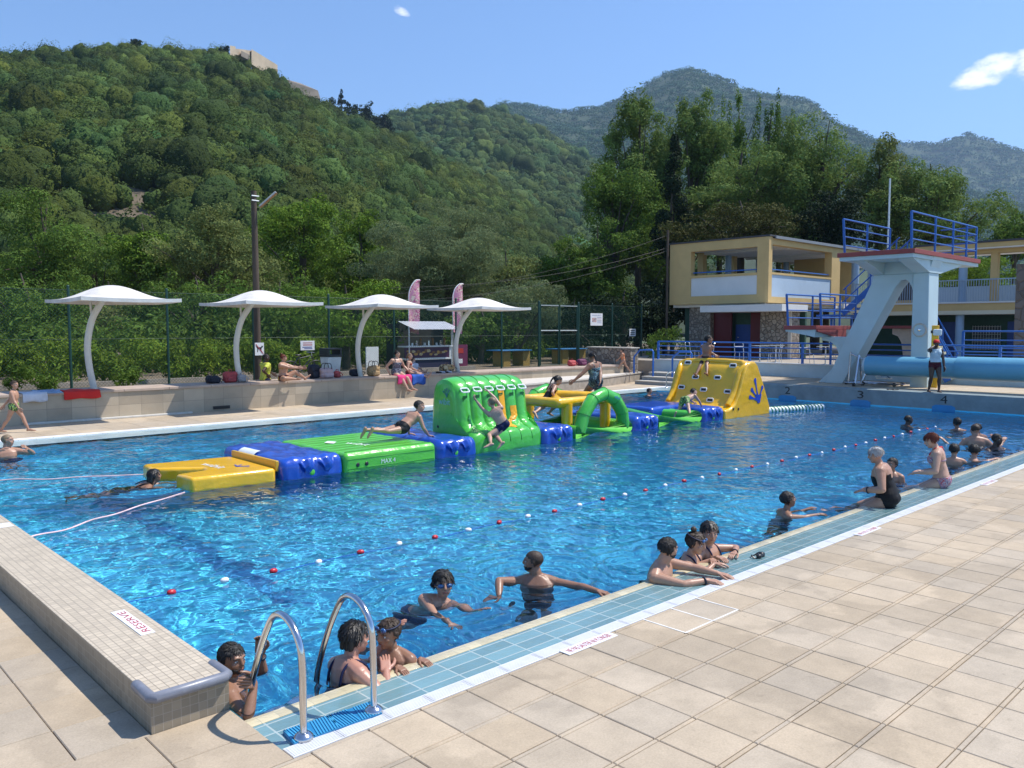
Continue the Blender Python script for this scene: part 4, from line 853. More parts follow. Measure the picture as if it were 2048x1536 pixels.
# ================================================================ INFLATABLE OBSTACLE COURSE
def pvc(name, col):
    m = mat(name, col, .30, .10, 2.2, .6, 5, coat=.6); [setattr(n.inputs['Distance'], 'default_value', .03) for n in m.node_tree.nodes if n.type == 'BUMP']; return m
M_GREEN, M_YEL, M_BLUE = pvc('pvc_green', (.070, .46, .045)), pvc('pvc_yellow', (.86, .47, .008)), pvc('pvc_blue', (.008, .065, .42))
M_GREEN2 = pvc('pvc_lime', (.10, .50, .035)); M_LOGO_W = mat('print_white', (.75, .78, .76), .5); M_LOGO_B = mat('print_blue', (.015, .06, .42), .45); M_LOGO_O = mat('print_orange', (.80, .36, .01), .45); M_BLACK = mat('black_plastic', (.015, .015, .017), .4)
GC = 'modules of the floating obstacle course'
def rbox(mb, lo, hi, r, n=(10, 10, 6), disp=None):
    """rounded, finely divided box; disp(p, normal) -> offset along the normal"""
    lo, hi = V(lo), V(hi); c = (lo+hi)/2; half = (hi-lo)/2; r = min(r, *half); inner = half-V((r, r, r))
    vid = {}; vs = []; fs = []
    def vert(q):
        k = tuple(round(x, 5) for x in q)
        if k not in vid:
            cl = V([max(-inner[i], min(inner[i], q[i])) for i in range(3)]); d = V(q)-cl
            nn = d.normalized() if d.length > 1e-9 else V((0, 0, 1)); p = c+cl+nn*r
            if disp: p = p+nn*disp(p, nn)
            vid[k] = len(vs); vs.append(p)
        return vid[k]
    def grid(i):
        m = n[i]; e = inner[i]; k = 3
        a = [-half[i]+r*j/k for j in range(k)]; return a+[-e+2*e*j/m for j in range(m+1)]+[half[i]-r*j/k for j in range(k-1, -1, -1)]
    G = [grid(i) for i in range(3)]
    for ax in range(3):
        b, d = (ax+1) % 3, (ax+2) % 3
        for s in (-1, 1):
            for i in range(len(G[b])-1):
                for j in range(len(G[d])-1):
                    def q(u, w): t = [0, 0, 0]; t[ax] = s*half[ax]; t[b] = u; t[d] = w; return t
                    f = [vert(q(G[b][i], G[d][j])), vert(q(G[b][i+1], G[d][j])), vert(q(G[b][i+1], G[d][j+1])), vert(q(G[b][i], G[d][j+1]))]
                    if len(set(f)) == 4: fs.append(f if s > 0 else f[::-1])
    return mb.add(vs, fs)
def wrinkle(a, s): return lambda p, nn: a*(mnoise.noise(p*s)+.5*abs(mnoise.noise(p*s*2.3)))
def flat_shape(name, pts, material, nrm, parent):
    mb = MB(); mb.quad(*pts); return mb.build(name, material, parent, smooth=None)
def handle(c, ux, uy, parent, w=.22, h=.10, m=None):
    c, ux, uy = V(c), V(ux).normalized(), V(uy).normalized(); mb = MB()
    P = [(-w/2, -h/2+.02), (-w/2+.02, -h/2), (w/2-.02, -h/2), (w/2, -h/2+.02), (w/2, h/2-.02), (w/2-.02, h/2), (-w/2+.02, h/2), (-w/2, h/2-.02)]
    mb.tube([c+ux*a+uy*b for a, b in P], .017, 6, closed=True); return mb.build('handle', M_LOGO_W, parent)
NY = 11.95
# entry mat with two prongs
r = empty('entry_mat', (5.5, 13, 0), 'flat yellow floating entry mat with a V notch at the left end of the course', 'floating mat', GC)
mb = MB(); mb.prism([(4.90, 12.12), (6.24, 12.03), (6.30, 13.75), (4.83, 13.92), (4.77, 13.42), (5.42, 12.93), (5.40, 12.70), (4.86, 12.62)], 'z', -.16, .165); o = mb.build('mat_body', M_YEL, r, smooth=60, bevel=.055); o.modifiers['bevel'].segments = 4
text_part('lettering', 'wibit', M_LOGO_W, (5.62, 12.95, .166), (.1, -1, 0), (1, .1, 0), .18, r, width=.62, depth=.003)
def hand_print(name, base, tips, material, parent, n, w0=.05):
    """splayed hand emblem: tapered fingers with round tips on a palm, lying in the plane with normal n"""
    base = V(base); n = V(n); mb = MB(); k = 0
    for t in tips:
        t = V(t); d = (t-base); s = n.cross(d).normalized(); k += .0007
        P = [base-s*w0*.7, base.lerp(t, .55)-s*w0*.35, base.lerp(t, .8)-s*w0*.55]
        for a in np.linspace(-1.3, 1.3, 7): P.append(t+d.normalized()*(w0*.9*math.cos(a)-.5*w0)+s*(w0*.9*math.sin(a)))
        P += [base.lerp(t, .8)+s*w0*.55, base.lerp(t, .55)+s*w0*.35, base+s*w0*.7]
        mb.quad(*[p+n*k for p in P])
    x, y = frame_from(n); mb.quad(*[base+n*(k+.0007)+x*(w0*1.2*math.cos(a))+y*(w0*1.2*math.sin(a)) for a in np.linspace(0, 2*math.pi, 16, endpoint=False)])
    return mb.build(name, material, parent, smooth=None)
hand_print('emblem', (5.86, 12.62, .169), [(5.98, 12.45, .169), (6.03, 12.55, .169), (5.98, 12.72, .169), (5.90, 12.78, .169)], M_LOGO_B, r, (0, 0, 1), .025)
mb = MB(); mb.box((6.27, 12.10, .10), (6.325, 13.72, .27)); o = mb.build('edge_plank', mat('pvc_ochre', (.62, .36, .03), .4, .1), r, bevel=.01)
# blue connectors
def connector(x0, x1, label, top=.30, y1=14.25, extra=None):
    r = empty('connector_sleeve', ((x0+x1)/2, 13, 0), label, 'connector', 'blue connector sleeves of the course')
    mb = MB(); rbox(mb, (x0, NY, -.22), (x1, y1, top), .15, (22, 40, 6), lambda p, nn: wrinkle(.016, 4)(p, nn)-.022*math.exp(-((p.x-(x0+x1)/2)/.025)**2)+.010*math.sin(p.x*23+2.5*mnoise.noise(p*2)))
    mb.build('sleeve', M_BLUE, r, smooth=180)
    for q, xx in enumerate(((x0*.62+x1*.38), (x0*.3+x1*.7))):     # folded flaps on the near side
        mb = MB(); vs = []; nn_ = 9
        for i in range(nn_):
            u = i/(nn_-1)-.5
            for j in range(6):
                w = j/5; vs.append((xx+u*.30*(1-.75*w), NY-.02-.055*math.sin(w*3.0)-.02*math.cos(u*8), .26-w*.22+.02*math.cos(u*9)))
        mb.add(vs, [(i*6+j, (i+1)*6+j, (i+1)*6+j+1, i*6+j+1) for i in range(nn_-1) for j in range(5)]); mb.build('flap', M_BLUE, r, smooth=180)
    mb = MB(); mb.ell(((x0+x1)/2-.05, NY-.005, .04), (.05, .012, .05)); mb.build('valve', M_GREEN2, r, smooth=180)
    return r
c1 = connector(6.33, 7.45, 'wide blue connector sleeve with a white notice between yellow mat and runway')
mb = MB(); vs = [];
for i in range(9):
    a = i/8*1.5; z = .305-.155*(1-math.cos(a)); x = 6.475-.155*math.sin(a)*1.0
    for y in (13.02, 13.62): vs.append((x-.004 if a > .3 else x, y, z+.012))
mb.add(vs, [(2*i, 2*i+1, 2*i+3, 2*i+2) for i in range(8)]); mb.build('notice', M_LOGO_W, c1, smooth=180)
connector(9.45, 10.47, 'blue connector sleeve at the foot of the green climbing wall')
connector(12.33, 13.32, 'blue connector sleeve between the green wall and the arch')
connector(15.40, 16.42, 'blue connector sleeve right of the green arch', .31)
connector(18.28, 19.28, 'blue connector sleeve at the foot of the yellow slide', .31)
# green runway
r = empty('runway', (8.45, 13, 0), 'flat lime green floating runway with a crawling boy on it', 'runway', GC)
mb = MB(); rbox(mb, (7.46, NY, -.22), (9.44, 14.25, .28), .09, (16, 90, 6), lambda p, nn: (-.016*max(0, math.cos(p.y*2*math.pi/.26))**8 if nn.z > .6 else 0)+.006*mnoise.noise(p*3)); mb.build('mat_body', M_GREEN2, r, smooth=180)
for y, z in ((NY+.10, .282), (NY-.001, .16), (NY-.001, .0)):
    mb = MB(); mb.tube([(7.52, y, z), (8.4, y, z+.002), (9.38, y, z)], .0065, 5); mb.build('seam', bpy.data.materials.get('seam_lime') or mat('seam_lime', (.055, .34, .025), .4), r, smooth=180)
text_part('lettering', 'wibit', M_LOGO_W, (8.25, 12.75, .288), (.25, -1, 0), (1, .25, 0), .20, r, width=.55, depth=.003)
mb = MB(); mb.quad((7.95, 13.10, .290), (8.12, 13.28, .290), (8.05, 13.48, .290), (7.88, 13.32, .290)); mb.build('arrow_mark', M_LOGO_W, r, smooth=None)
for x in (7.72, 7.90): mb = MB(); mb.ell((x, NY-.002, .06), (.038, .012, .038)); mb.build('valve', M_BLACK, r, smooth=180)
text_part('lettering', 'MAX 4', M_LOGO_W, (8.35, NY-.006, .07), (1, 0, 0), (0, 0, 1), .08, r, width=.30, depth=.004)
# green climbing wall: six inflated ribs
r = empty('climbing_wall', (11.4, 12.6, 0), 'tall green inflatable climbing wall with six ribs and white handles', 'climbing wall', GC)
PROF = [(11.97, -.20), (11.955, .0), (11.97, .20), (12.05, .34), (12.20, .40), (12.34, .46), (12.43, .60), (12.47, .85), (12.50, 1.08), (12.56, 1.26), (12.68, 1.39), (12.88, 1.46), (13.12, 1.44), (13.32, 1.30), (13.42, 1.02), (13.47, .5), (13.5, -.2)]
prof = catmull([V((y, z, 0)) for y, z in PROF], 5); NP = len(prof); WX0, WX1, NR = 10.47, 12.33, 6
def wall_pt(u, k):
    """u 0..1 along the wall, k index along the profile"""
    p = prof[k]; a = prof[max(k-1, 0)]; b = prof[min(k+1, NP-1)]; d = (b-a).normalized(); nrm = V((-d.y, d.x, 0)); s = k/(NP-1)
    rib = abs(math.sin(math.pi*(u*NR)))**.55
    wgt = .5*(1-math.cos(2*math.pi*min(max((s-.10)/.56, 0), 1)))**.6
    bul = .085*rib*wgt
    wr = .010*math.exp(-((p.y-.52)/.16)**2)*math.sin(p.y*95+3*math.sin(u*37)) if s < .5 else 0
    end = .05*(1-(2*u-1)**8)-.05
    return V((WX0+(WX1-WX0)*u+.05*(u-.5)*math.sin(s*3.1), p.x, p.y))+V((0, nrm.x, nrm.y))*(bul+wr+end-.05)
NU = 96; mb = MB(); vs = [wall_pt(i/NU, k) for i in range(NU+1) for k in range(NP)]; fs = [(i*NP+k, i*NP+k+1, (i+1)*NP+k+1, (i+1)*NP+k) for i in range(NU) for k in range(NP-1)]
mb.add(vs, [f[::-1] for f in fs])
for u, sg in ((0, -1), (1, 1)):       # bulging ends
    ring = [wall_pt(u, k) for k in range(NP)]; c = sum(ring, V())/NP; pr = ring
    for step, off in ((.88, .035), (.6, .06), (.25, .07), (.02, .072)):
        nx_ = [c+(p-c)*step+V((sg*off, 0, 0)) for p in ring]; o0 = len(mb.v)
        mb.v += [tuple(p) for p in pr+nx_]; mb.a += [1.0]*(2*NP); m_ = NP
        for k in range(NP): 
            f = (o0+k, o0+(k+1) % NP, o0+m_+(k+1) % NP, o0+m_+k); mb.f.append(f if sg < 0 else f[::-1])
        pr = nx_
mb.build('wall_body', M_GREEN, r, smooth=55)
M_SEAM = mat('seam_green', (.02, .25, .03), .4)
for i in range(1, 6):
    mb = MB(); mb.tube([wall_pt(i/6, k)+V((0, -.004, .002)) for k in range(8, NP-12)], .007, 5); mb.build('seam', M_SEAM, r, smooth=180)
for i in range(6):
    u = (i+.5)/6; k = int(NP*.535); p = wall_pt(u, k)
    h_ = handle(p+V((0, -.05, -.02)), (1, 0, 0), (0, -.55, -.5), r, .19, .11)
    mb = MB(); q = wall_pt(u, k-4); mb.quad(*[q+V((dx, -.008, dz)) for dx, dz in ((-.06, .02), (.06, .02), (.05, -.10), (-.05, -.10))]); mb.build('handle_patch', mat('pvc_dark_green', (.02, .2, .03), .35) if i == 0 else bpy.data.materials['pvc_dark_green'], r, smooth=None)
mb = MB()                             # orange splayed hand printed on the ribs
for pts, wd in (([(.60, .52), (.60, .46), (.595, .38), (.58, .33)], .045), ([(.76, .42), (.76, .37), (.70, .33), (.62, .30)], .05), ([(.46, .36), (.50, .33), (.55, .30), (.60, .285)], .05), ([(.60, .33), (.60, .28), (.61, .24)], .075)):
    for (ua, sa), (ub, sb) in zip(pts, pts[1:]):
        for j in range(6):
            for w0 in range(6):
                def pt(t, w_):
                    u = ua+(ub-ua)*t; s = sa+(sb-sa)*t; uu = u+(w_-.5)*2*wd*(1 if abs(sb-sa) > abs(ub-ua)*.4 else .5); ss = s+((w_-.5)*.05 if abs(sb-sa) <= abs(ub-ua)*.4 else 0)
                    k = ss*(NP-1); k0 = int(k); a_ = wall_pt(uu, k0); b_ = wall_pt(uu, min(k0+1, NP-1)); return a_.lerp(b_, k-k0)+V((0, -.008, .005))
                mb.quad(pt(j/6, w0/6), pt((j+1)/6, w0/6), pt((j+1)/6, (w0+1)/6), pt(j/6, (w0+1)/6))
mb.build('emblem', M_LOGO_O, r, smooth=180)
text_part('lettering', 'wibit', mat('print_pale', (.25, .50, .55), .5), (10.392, 12.88, .93), (0, -1, 0), (0, 0, 1), .13, r, width=.36, depth=.012)
hand_print('emblem', (10.378, 12.80, 1.04), [(10.378, 12.92, 1.14), (10.378, 12.86, 1.18), (10.378, 12.79, 1.20), (10.378, 12.72, 1.17)], mat('print_teal', (.02, .18, .16), .5), r, (-1, 0, 0), .022)
mb = MB(); mb.ell((10.40, 13.12, .40), (.01, .03, .03)); mb.build('valve', M_BLACK, r, smooth=180)
# arch and yellow beam module
r = empty('arch_module', (14.4, 13, 0), 'green arch and yellow beam module in the middle of the course', 'inflatable arch', GC)
R1 = .17; mb = MB(); mb.tube([(13.5, NY+R1, .08), (15.24, NY+R1, .08), (15.24, 14.1, .08), (13.5, 14.1, .08)], R1, 14, closed=True); o = mb.build('base_ring', M_GREEN2, r, smooth=60)
for Y in (12.17, 14.0):
    mb = MB(); mb.tube([(13.66, Y, .08), (13.80, Y, .46), (14.12, Y, .80), (14.50, Y, .90), (14.90, Y, .76), (15.17, Y, .44), (15.24, Y, .08)], [.15, .155, .155, .155, .155, .155, .15], 16); ao = mb.build('arch', M_GREEN, r, smooth=40)
    for q, (x_, z_) in enumerate(((13.80, .46), (14.12, .80), (14.50, .90), (14.90, .76), (15.17, .44))):
        d_ = [V((.28, 0, .73)), V((.7, 0, .44)), V((.78, 0, -.04)), V((.67, 0, -.46)), V((.34, 0, -.76))][q]; X_, Y_ = frame_from(d_); mb = MB(); mb.tube([V((x_, Y, z_))+X_*(.157*math.cos(a))+Y_*(.157*math.sin(a)) for a in np.linspace(0, 2*math.pi, 20, endpoint=False)], .006, 5, closed=True); mb.build('seam', M_SEAM, ao, smooth=180)
text_part('lettering', 'wibit', M_LOGO_B, (14.80, 12.045, .80), (1, 0, -.3), (.3, .25, .9), .08, r, width=.22, depth=.04)
for a, b in (((13.45, 12.62, .72), (15.45, 12.62, .72)), ((13.45, 13.85, .72), (15.45, 13.85, .72)), ((13.45, 12.62, .72), (13.45, 13.85, .72)), ((15.45, 12.62, .72), (15.45, 13.85, .72)), ((13.5, 12.65, .74), (14.4, 13.82, .80)), ((14.4, 13.82, .80), (15.4, 12.65, .74))):
    mb = MB(); mb.capsule([a, V(a).lerp(V(b), .5), b], [.115]*3, 12); mb.build('beam', M_YEL, r, smooth=60)
for x, y in ((13.75, 12.62), (15.1, 12.62), (13.75, 13.85), (15.1, 13.85)): mb = MB(); mb.tube([(x, y, .05), (x, y, .70)], .13, 12); mb.build('post', M_YEL, r, smooth=60)
# low frame
r = empty('low_frame', (17.35, 13, 0), 'low green tube frame with slanting inner tubes where a small boy crawls', 'inflatable frame', GC)
mb = MB(); mb.tube([(16.55, NY+.16, .10), (18.15, NY+.16, .10), (18.15, 14.1, .10), (16.55, 14.1, .10)], .165, 14, closed=True); mb.build('base_ring', M_GREEN2, r, smooth=60)
for a, b in (((16.6, 12.2, .14), (17.5, 14.05, .17)), ((17.5, 14.05, .17), (18.1, 12.2, .14))): mb = MB(); mb.capsule([a, b], [.12, .12], 12); mb.build('beam', M_GREEN, r, smooth=60)
mb = MB(); rbox(mb, (17.3, 12.9, -.1), (19.2, 14.2, .34), .12, (14, 14, 5), wrinkle(.014, 4)); mb.build('pad', M_BLUE, r, smooth=180)
# yellow slide with climbing face
r = empty('climbing_slide', (20.6, 13, 0), 'big yellow inflatable climbing slide with a blue hand emblem on its side', 'climbing slide', GC)
FACE = [(19.30, .20), (19.62, .24), (19.84, .40), (20.02, .70), (20.16, 1.02), (20.30, 1.28), (20.44, 1.42)]
mb = MB(); n0 = catmull([V((x, z, 0)) for x, z in FACE], 4)
OUT = [(19.27, -.2)]+[(p.x, p.y) for p in n0]+[(20.60, 1.49), (20.82, 1.47), (20.98, 1.36), (21.30, .85), (21.66, .22), (21.72, .05), (21.70, -.2)]
CORE = [(x+.0, z) for x, z in OUT]
mb.prism(OUT, 'y', NY, 14.25); o = mb.build('slide_body', M_YEL, r, smooth=50, bevel=.16); o.modifiers['bevel'].segments = 6; o.modifiers['bevel'].angle_limit = math.radians(55)
def face_pt(z):
    for (xa, za), (xb, zb) in zip(FACE, FACE[1:]):
        if za <= z <= zb: return xa+(xb-xa)*(z-za)/(zb-za)
    return 20.45
# quilted rim: inflated band round the climbing face
mb = MB(); rim = [V((face_pt(z)-.01, NY+.16, z)) for z in (.30, .6, .9, 1.2)]+[V((20.50, NY+.22, 1.44)), V((20.50, 14.0, 1.44))]+[V((face_pt(z)-.01, 14.08, z)) for z in (1.2, .9, .6, .30)]
mb.tube(catmull(rim, 3), .085, 8); mb.build('rim_tube', M_YEL, r, smooth=70)
for x, y in ((1376, 725), (1466, 731), (1391, 754), (1435, 755), (1363, 774), (1407, 779), (1455, 783), (1420, 800)):
    p = atx(x, y, 20.15); p = atx(x, y, face_pt(min(max(p.z, .25), 1.40))-.03); p = atx(x, y, face_pt(min(max(p.z, .25), 1.40))-.03)
    handle(p, (0, 1, 0), (.35, 0, 1), r, .20, .10)
    mb = MB(); mb.obox(p+V((.012, 0, 0)), .17, .07, .01, (0, 1, 0), (.35, 0, 1)); mb.build('handle_patch', M_BLACK, r, smooth=None)
T = lambda x, y: aty(x, y, NY-.006)
hand_print('emblem', T(1517, 800), [T(1510, 758), T(1503, 778), T(1499, 794), T(1525, 773)], M_LOGO_B, r, (0, -1, 0), .075)
mb = MB(); a = T(1517, 797); mb.quad(*[a+V((dx, -.005, dz)) for dx, dz in ((-.17, .10), (.16, .12), (.08, -.12), (-.05, -.12))]); mb.build('emblem', M_LOGO_B, r, smooth=None)
for x in (1467, 1477): p = T(x, 818); mb = MB(); mb.ell(p, (.04, .012, .04)); mb.build('valve', M_BLACK, r, smooth=180)
# striped floating tube tied to the slide
r = empty('striped_tube', (22.8, 11.7, 0), 'white floating tube with green spiral stripes behind the yellow slide', 'float tube')
a, b = V((21.7, 12.02, .02)), V((23.85, 11.45, .02)); mb = MB(); mb.capsule([a, a.lerp(b, .5), b], [.105]*3, 12); mb.build('tube_body', M_LOGO_W, r, smooth=60)
mb = MB(); d = (b-a).normalized(); x, y = frame_from(d)
mb.tube([a+(b-a)*t+x*(.098*math.cos(t*2*math.pi*16))+y*(.098*math.sin(t*2*math.pi*16)) for t in np.linspace(.02, .98, 260)], .026, 5); mb.build('stripe', mat('stripe_green', (.03, .22, .12), .4), r, smooth=60)
# ================================================================ FAR SIDE: bench wall, umbrellas, fence, stall, belongings
M_BTILE = gridmat('bench_tile', (.42, .345, .25), (.25, .21, .16), (.58, .50, .375), (.07, .25, .02), .008, .6, .16, .3)
M_BTOP = mat('bench_top', (.43, .33, .26), .75, .18, 2.5, .2)
r = empty('bench_wall', (11, 23.3, 0), 'long tiled bench wall with a pinkish stone top along the far deck', 'wall')
mb = MB(); mb.box((-8, 23.12, -.3), (28.9, 24.35, .705)); mb.build('wall_body', M_BTILE, r, smooth=None)
mb = MB()
for i in range(31): mb.box((-8+1.2*i+.004, 23.08, .706), (-8+1.2*(i+1)-.004 if i < 30 else 28.9, 24.4, .775))
mb.build('bench_top', M_BTOP, r, smooth=None, bevel=.008)
mb = MB(); mb.box((10.05, 23.09, .06), (10.55, 23.1205, .15)); mb.build('drain_slot', M_BLACK, r, smooth=None)
mb = MB(); mb.box((5.2, 22.98, .0), (9.4, 23.115, .05)); mb.build('base_pipe', mat('pipe_pale', (.6, .58, .53), .5), r, smooth=None, bevel=.01)
M_SOIL = mat('soil_gravel', (.15, .115, .075), .95, .45, 7, .5, 30)
mb = MB(); mb.box((-40, 24.41, -1.5), (29.0, 75, .60)); tag(mb.build('planting_bed', M_SOIL, smooth=None), kind='structure')
mb = MB(); mb.box((29.01, 27.2, -1.5), (80, 75, .60)); tag(mb.build('back_yard', M_SOIL, smooth=None), kind='structure')
mb = MB(); mb.prism([(-8, 27.55), (24, 27.55), (24, 27.7), (-8, 27.7)], 'z', .5, .74); tag(mb.build('bed_kerb', mat('kerb_stone', (.34, .30, .25), .85, .2, 3), smooth=None), 'low stone kerb at the foot of the hedge behind the fence', 'kerb')
# raised ramp with pale top, front wall of rough concrete
r = empty('ramp_wall', (26, 22, 0), 'raised concrete ramp with a pale top leading to the stone block', 'ramp')
RP = [(19.6, 20.75), (25.6, 21.72), (30.9, 23.35), (30.9, 25.2), (19.6, 23.06)]
mb = MB(); mb.prism(RP, 'z', -.3, .36); mb.build('ramp_body', mat('rough_concrete', (.36, .31, .25), .9, .25, 5, .5, 25), r, smooth=None)
mb = MB(); mb.prism([(x, y-.03) for x, y in RP], 'z', .361, .42); mb.build('ramp_top', mat('pale_paving', (.58, .53, .46), .8, .08, 3), r, smooth=None)
# stone block
def stone_mat(name, a, b, s, grout=(.16, .13, .10)):
    m = bpy.data.materials.new(name); nt, N, L = nodes(m); bs = N['Principled BSDF']; bs.inputs['Roughness'].default_value = .9
    tc = N.new('ShaderNodeTexCoord'); v = N.new('ShaderNodeTexVoronoi'); v.inputs['Scale'].default_value = s; v.feature = 'F1'; L.new(tc.outputs['Object'], v.inputs['Vector'])
    e = N.new('ShaderNodeTexVoronoi'); e.feature = 'DISTANCE_TO_EDGE'; e.inputs['Scale'].default_value = s; L.new(tc.outputs['Object'], e.inputs['Vector'])
    mx = N.new('ShaderNodeMix'); mx.data_type = 'RGBA'; sp = N.new('ShaderNodeSeparateColor'); L.new(v.outputs['Color'], sp.inputs[0]); L.new(sp.outputs[0], mx.inputs[0]); mx.inputs[6].default_value = (*a, 1); mx.inputs[7].default_value = (*b, 1)
    g = N.new('ShaderNodeMapRange'); g.inputs['From Max'].default_value = .09; L.new(e.outputs['Distance'], g.inputs['Value'])
    m2 = N.new('ShaderNodeMix'); m2.data_type = 'RGBA'; L.new(g.outputs[0], m2.inputs[0]); m2.inputs[6].default_value = (*grout, 1); L.new(mx.outputs[2], m2.inputs[7]); L.new(m2.outputs[2], bs.inputs['Base Color'])
    bp = N.new('ShaderNodeBump'); bp.inputs['Strength'].default_value = .8; bp.inputs['Distance'].default_value = .06; L.new(g.outputs[0], bp.inputs['Height']); L.new(bp.outputs[0], bs.inputs['Normal']); return m
M_STONE = stone_mat('rubble_stone', (.40, .34, .27), (.22, .18, .145), 5.0)
r = empty('stone_block', (29.4, 24.2, .42), 'free standing rubble stone block with a pale cap by the gate', 'wall')
mb = MB(); mb.box((29.2, 22.95, .40), (29.75, 25.5, 1.50)); mb.build('block_body', M_STONE, r, smooth=None)
mb = MB(); mb.box((29.16, 22.9, 1.501), (29.8, 25.55, 1.55)); mb.build('block_cap', M_STEP, r, smooth=None, bevel=.01)
# umbrellas
M_CAN = mat('canopy_white', (.68, .64, .59), .7, .24, 1.9, .1, 8, detail=7); M_POLE = mat('pole_cream', (.66, .64, .58), .4, .06)
def umbrella(X):
    r = empty('sun_umbrella', (X, 23.75, .775)); cx_, cy_ = X+.25, 22.85; hx, hy = 1.2, 1.55; n = 20; mb = MB(); vs = []
    for lay in (0, 1):
        for i in range(n+1):
            for j in range(n+1):
                u, v = 2*i/n-1, 2*j/n-1
                d = (.5+.5*math.cos(math.pi*u))**.75*(.5+.5*math.cos(math.pi*v))**.75
                vs.append((cx_+hx*u*(1-.03*(1-v*v)*0), cy_+hy*v, 3.05+(.09 if lay == 0 else 0)+.39*d-(.02*d if lay else 0)+.03*(u*u*v*v)))
    m_ = (n+1)**2; fs = []
    for i in range(n):
        for j in range(n):
            a = i*(n+1)+j; q = (a, a+n+1, a+n+2, a+1); fs += [q, tuple(m_+k for k in q[::-1])]
    for i in range(n):
        for a, b in ((i*(n+1), (i+1)*(n+1)), ((i+1)*(n+1)+n, i*(n+1)+n), (n*(n+1)+i, n*(n+1)+i+1), (i+1, i)): fs.append((a, m_+a, m_+b, b))
    mb.add(vs, fs); mb.build('canopy', M_CAN, r, smooth=35)
    mb = MB(); mb.tube(catmull([(X, 23.75, .775), (X-.11, 23.72, 1.4), (X-.16, 23.62, 2.0), (X-.10, 23.42, 2.6), (X+.02, 23.15, 3.0), (X+.15, 22.95, 3.3)], 6), .085, 14); mb.build('pole', M_POLE, r, smooth=60)
    mb = MB(); mb.tube([(X-.09, 23.40, 2.65), (X-.12, 23.36, 2.9), (X-.16, 23.32, 3.22)], .035, 8); mb.build('strut', M_POLE, r, smooth=60)
    return r
u0 = umbrella(7.05)
for i, (x, lab) in enumerate([(7.05, 'white domed umbrella with a curved pole beside the red towel, leftmost of the four'), (11.2, 'white domed umbrella whose curved pole stands by the red backpack'), (15.5, 'white domed umbrella whose pole stands beside the straw basket'), (19.8, 'white domed umbrella nearest the gate and the snack stall')]):
    o = u0 if i == 0 else copy_tree(u0); o.location.x = x; tag(o, lab, 'umbrella', 'white umbrellas along the bench wall')
# fence
M_FENCE = mat('fence_green', (.010, .055, .040), .45, .15, 8); FY = 26.5
r = empty('chain_link_fence', (15, FY, .6), 'tall dark green chain link fence behind the bench wall', 'fence')
PX = [-1.4, 1.5, 4.4, 7.25, 10.1, 13.0, 15.95, 18.85, 22.0, 24.6, 26.95]; PX2 = [29.66, 32.2, 34.6]
for x in PX+PX2:
    mb = MB(); mb.tube([(x, FY, .5), (x, FY, 3.62)], .055 if x in (26.95, 29.66) else .04, 8); mb.ell((x, FY, 3.63), .045, seg=8, rings=6); mb.build('post', M_FENCE, r)
def mesh_panel(x0, x1, z0, z1, y, parent, pitch=.10, t=.0035):
    mb = MB(); w, h = x1-x0, z1-z0; k = -h
    def wire(p, q): mb.tube([p, q], t, 3, caps=False)
    while k < w:
        a0, a1 = max(k, 0), min(k+h, w)
        if a1 > a0: wire((x0+a0, y, z0+a0-k), (x0+a1, y, z0+a1-k)); wire((x0+a0, y+.004, z1-(a0-k)), (x0+a1, y+.004, z1-(a1-k)))
        k += pitch
    for z in (z0+.02, (z0+z1)/2, z1-.02): mb.tube([(x0, y-.006, z), (x1, y-.006, z)], t*1.2, 4)
    return mb.build('mesh_panel', M_FENCE, parent, smooth=None)
for a, b in list(zip(PX, PX[1:]))+list(zip(PX2, PX2[1:])): mesh_panel(a, b, .62, 3.55, FY, r)
g = empty('gate', (28.3, FY, .6), 'dark green double gate with pale horizontal bars beside the stone block', 'gate')
for a, b in ((27.05, 28.25), (28.35, 29.55)):
    mb = MB(); mb.tube([(a, FY, .7), (b, FY, .7), (b, FY, 3.5), (a, FY, 3.5)], .03, 8, closed=True); mb.build('gate_frame', M_FENCE, g)
    mb = MB(); mb.tube([(a, FY, 2.3), (b, FY, 2.3)], .028, 8); mb.tube([(a, FY-.01, 3.46), (b, FY-.01, 3.46)], .02, 8); mb.build('gate_bar', mat('galvanised', (.42, .46, .46), .4, .1) if a < 28 else bpy.data.materials['galvanised'], g)
    mesh_panel(a, b, .72, 3.48, FY+.02, g)
def board(name, label, c, w, h, rows, k=(1, 1), uy=(0, 0, 1), ux=(1, 0, 0), cat='sign'):
    r = empty(name, c, label, cat); c = V(c); ux = V(ux).normalized(); uy = V(uy); nrm = ux.cross(uy)
    mb = MB(); mb.obox(c, w, h, .02, ux, uy, nrm); mb.build('plate', M_PLATE, r, bevel=.003); rows(r, c+nrm*.012, ux*k[0], uy*k[1]); return r
def bar_at(c, ux, uy, x, y, w, h, m_, parent, nm='lettering'): mb = MB(); mb.quad(*[c+ux*(x+a*w/2)+uy*(y+b*h/2) for a, b in ((-1,-1),(1,-1),(1,1),(-1,1))]); mb.build(nm, m_, parent, smooth=None)
p1 = aty(1193, 639, FY-.07)
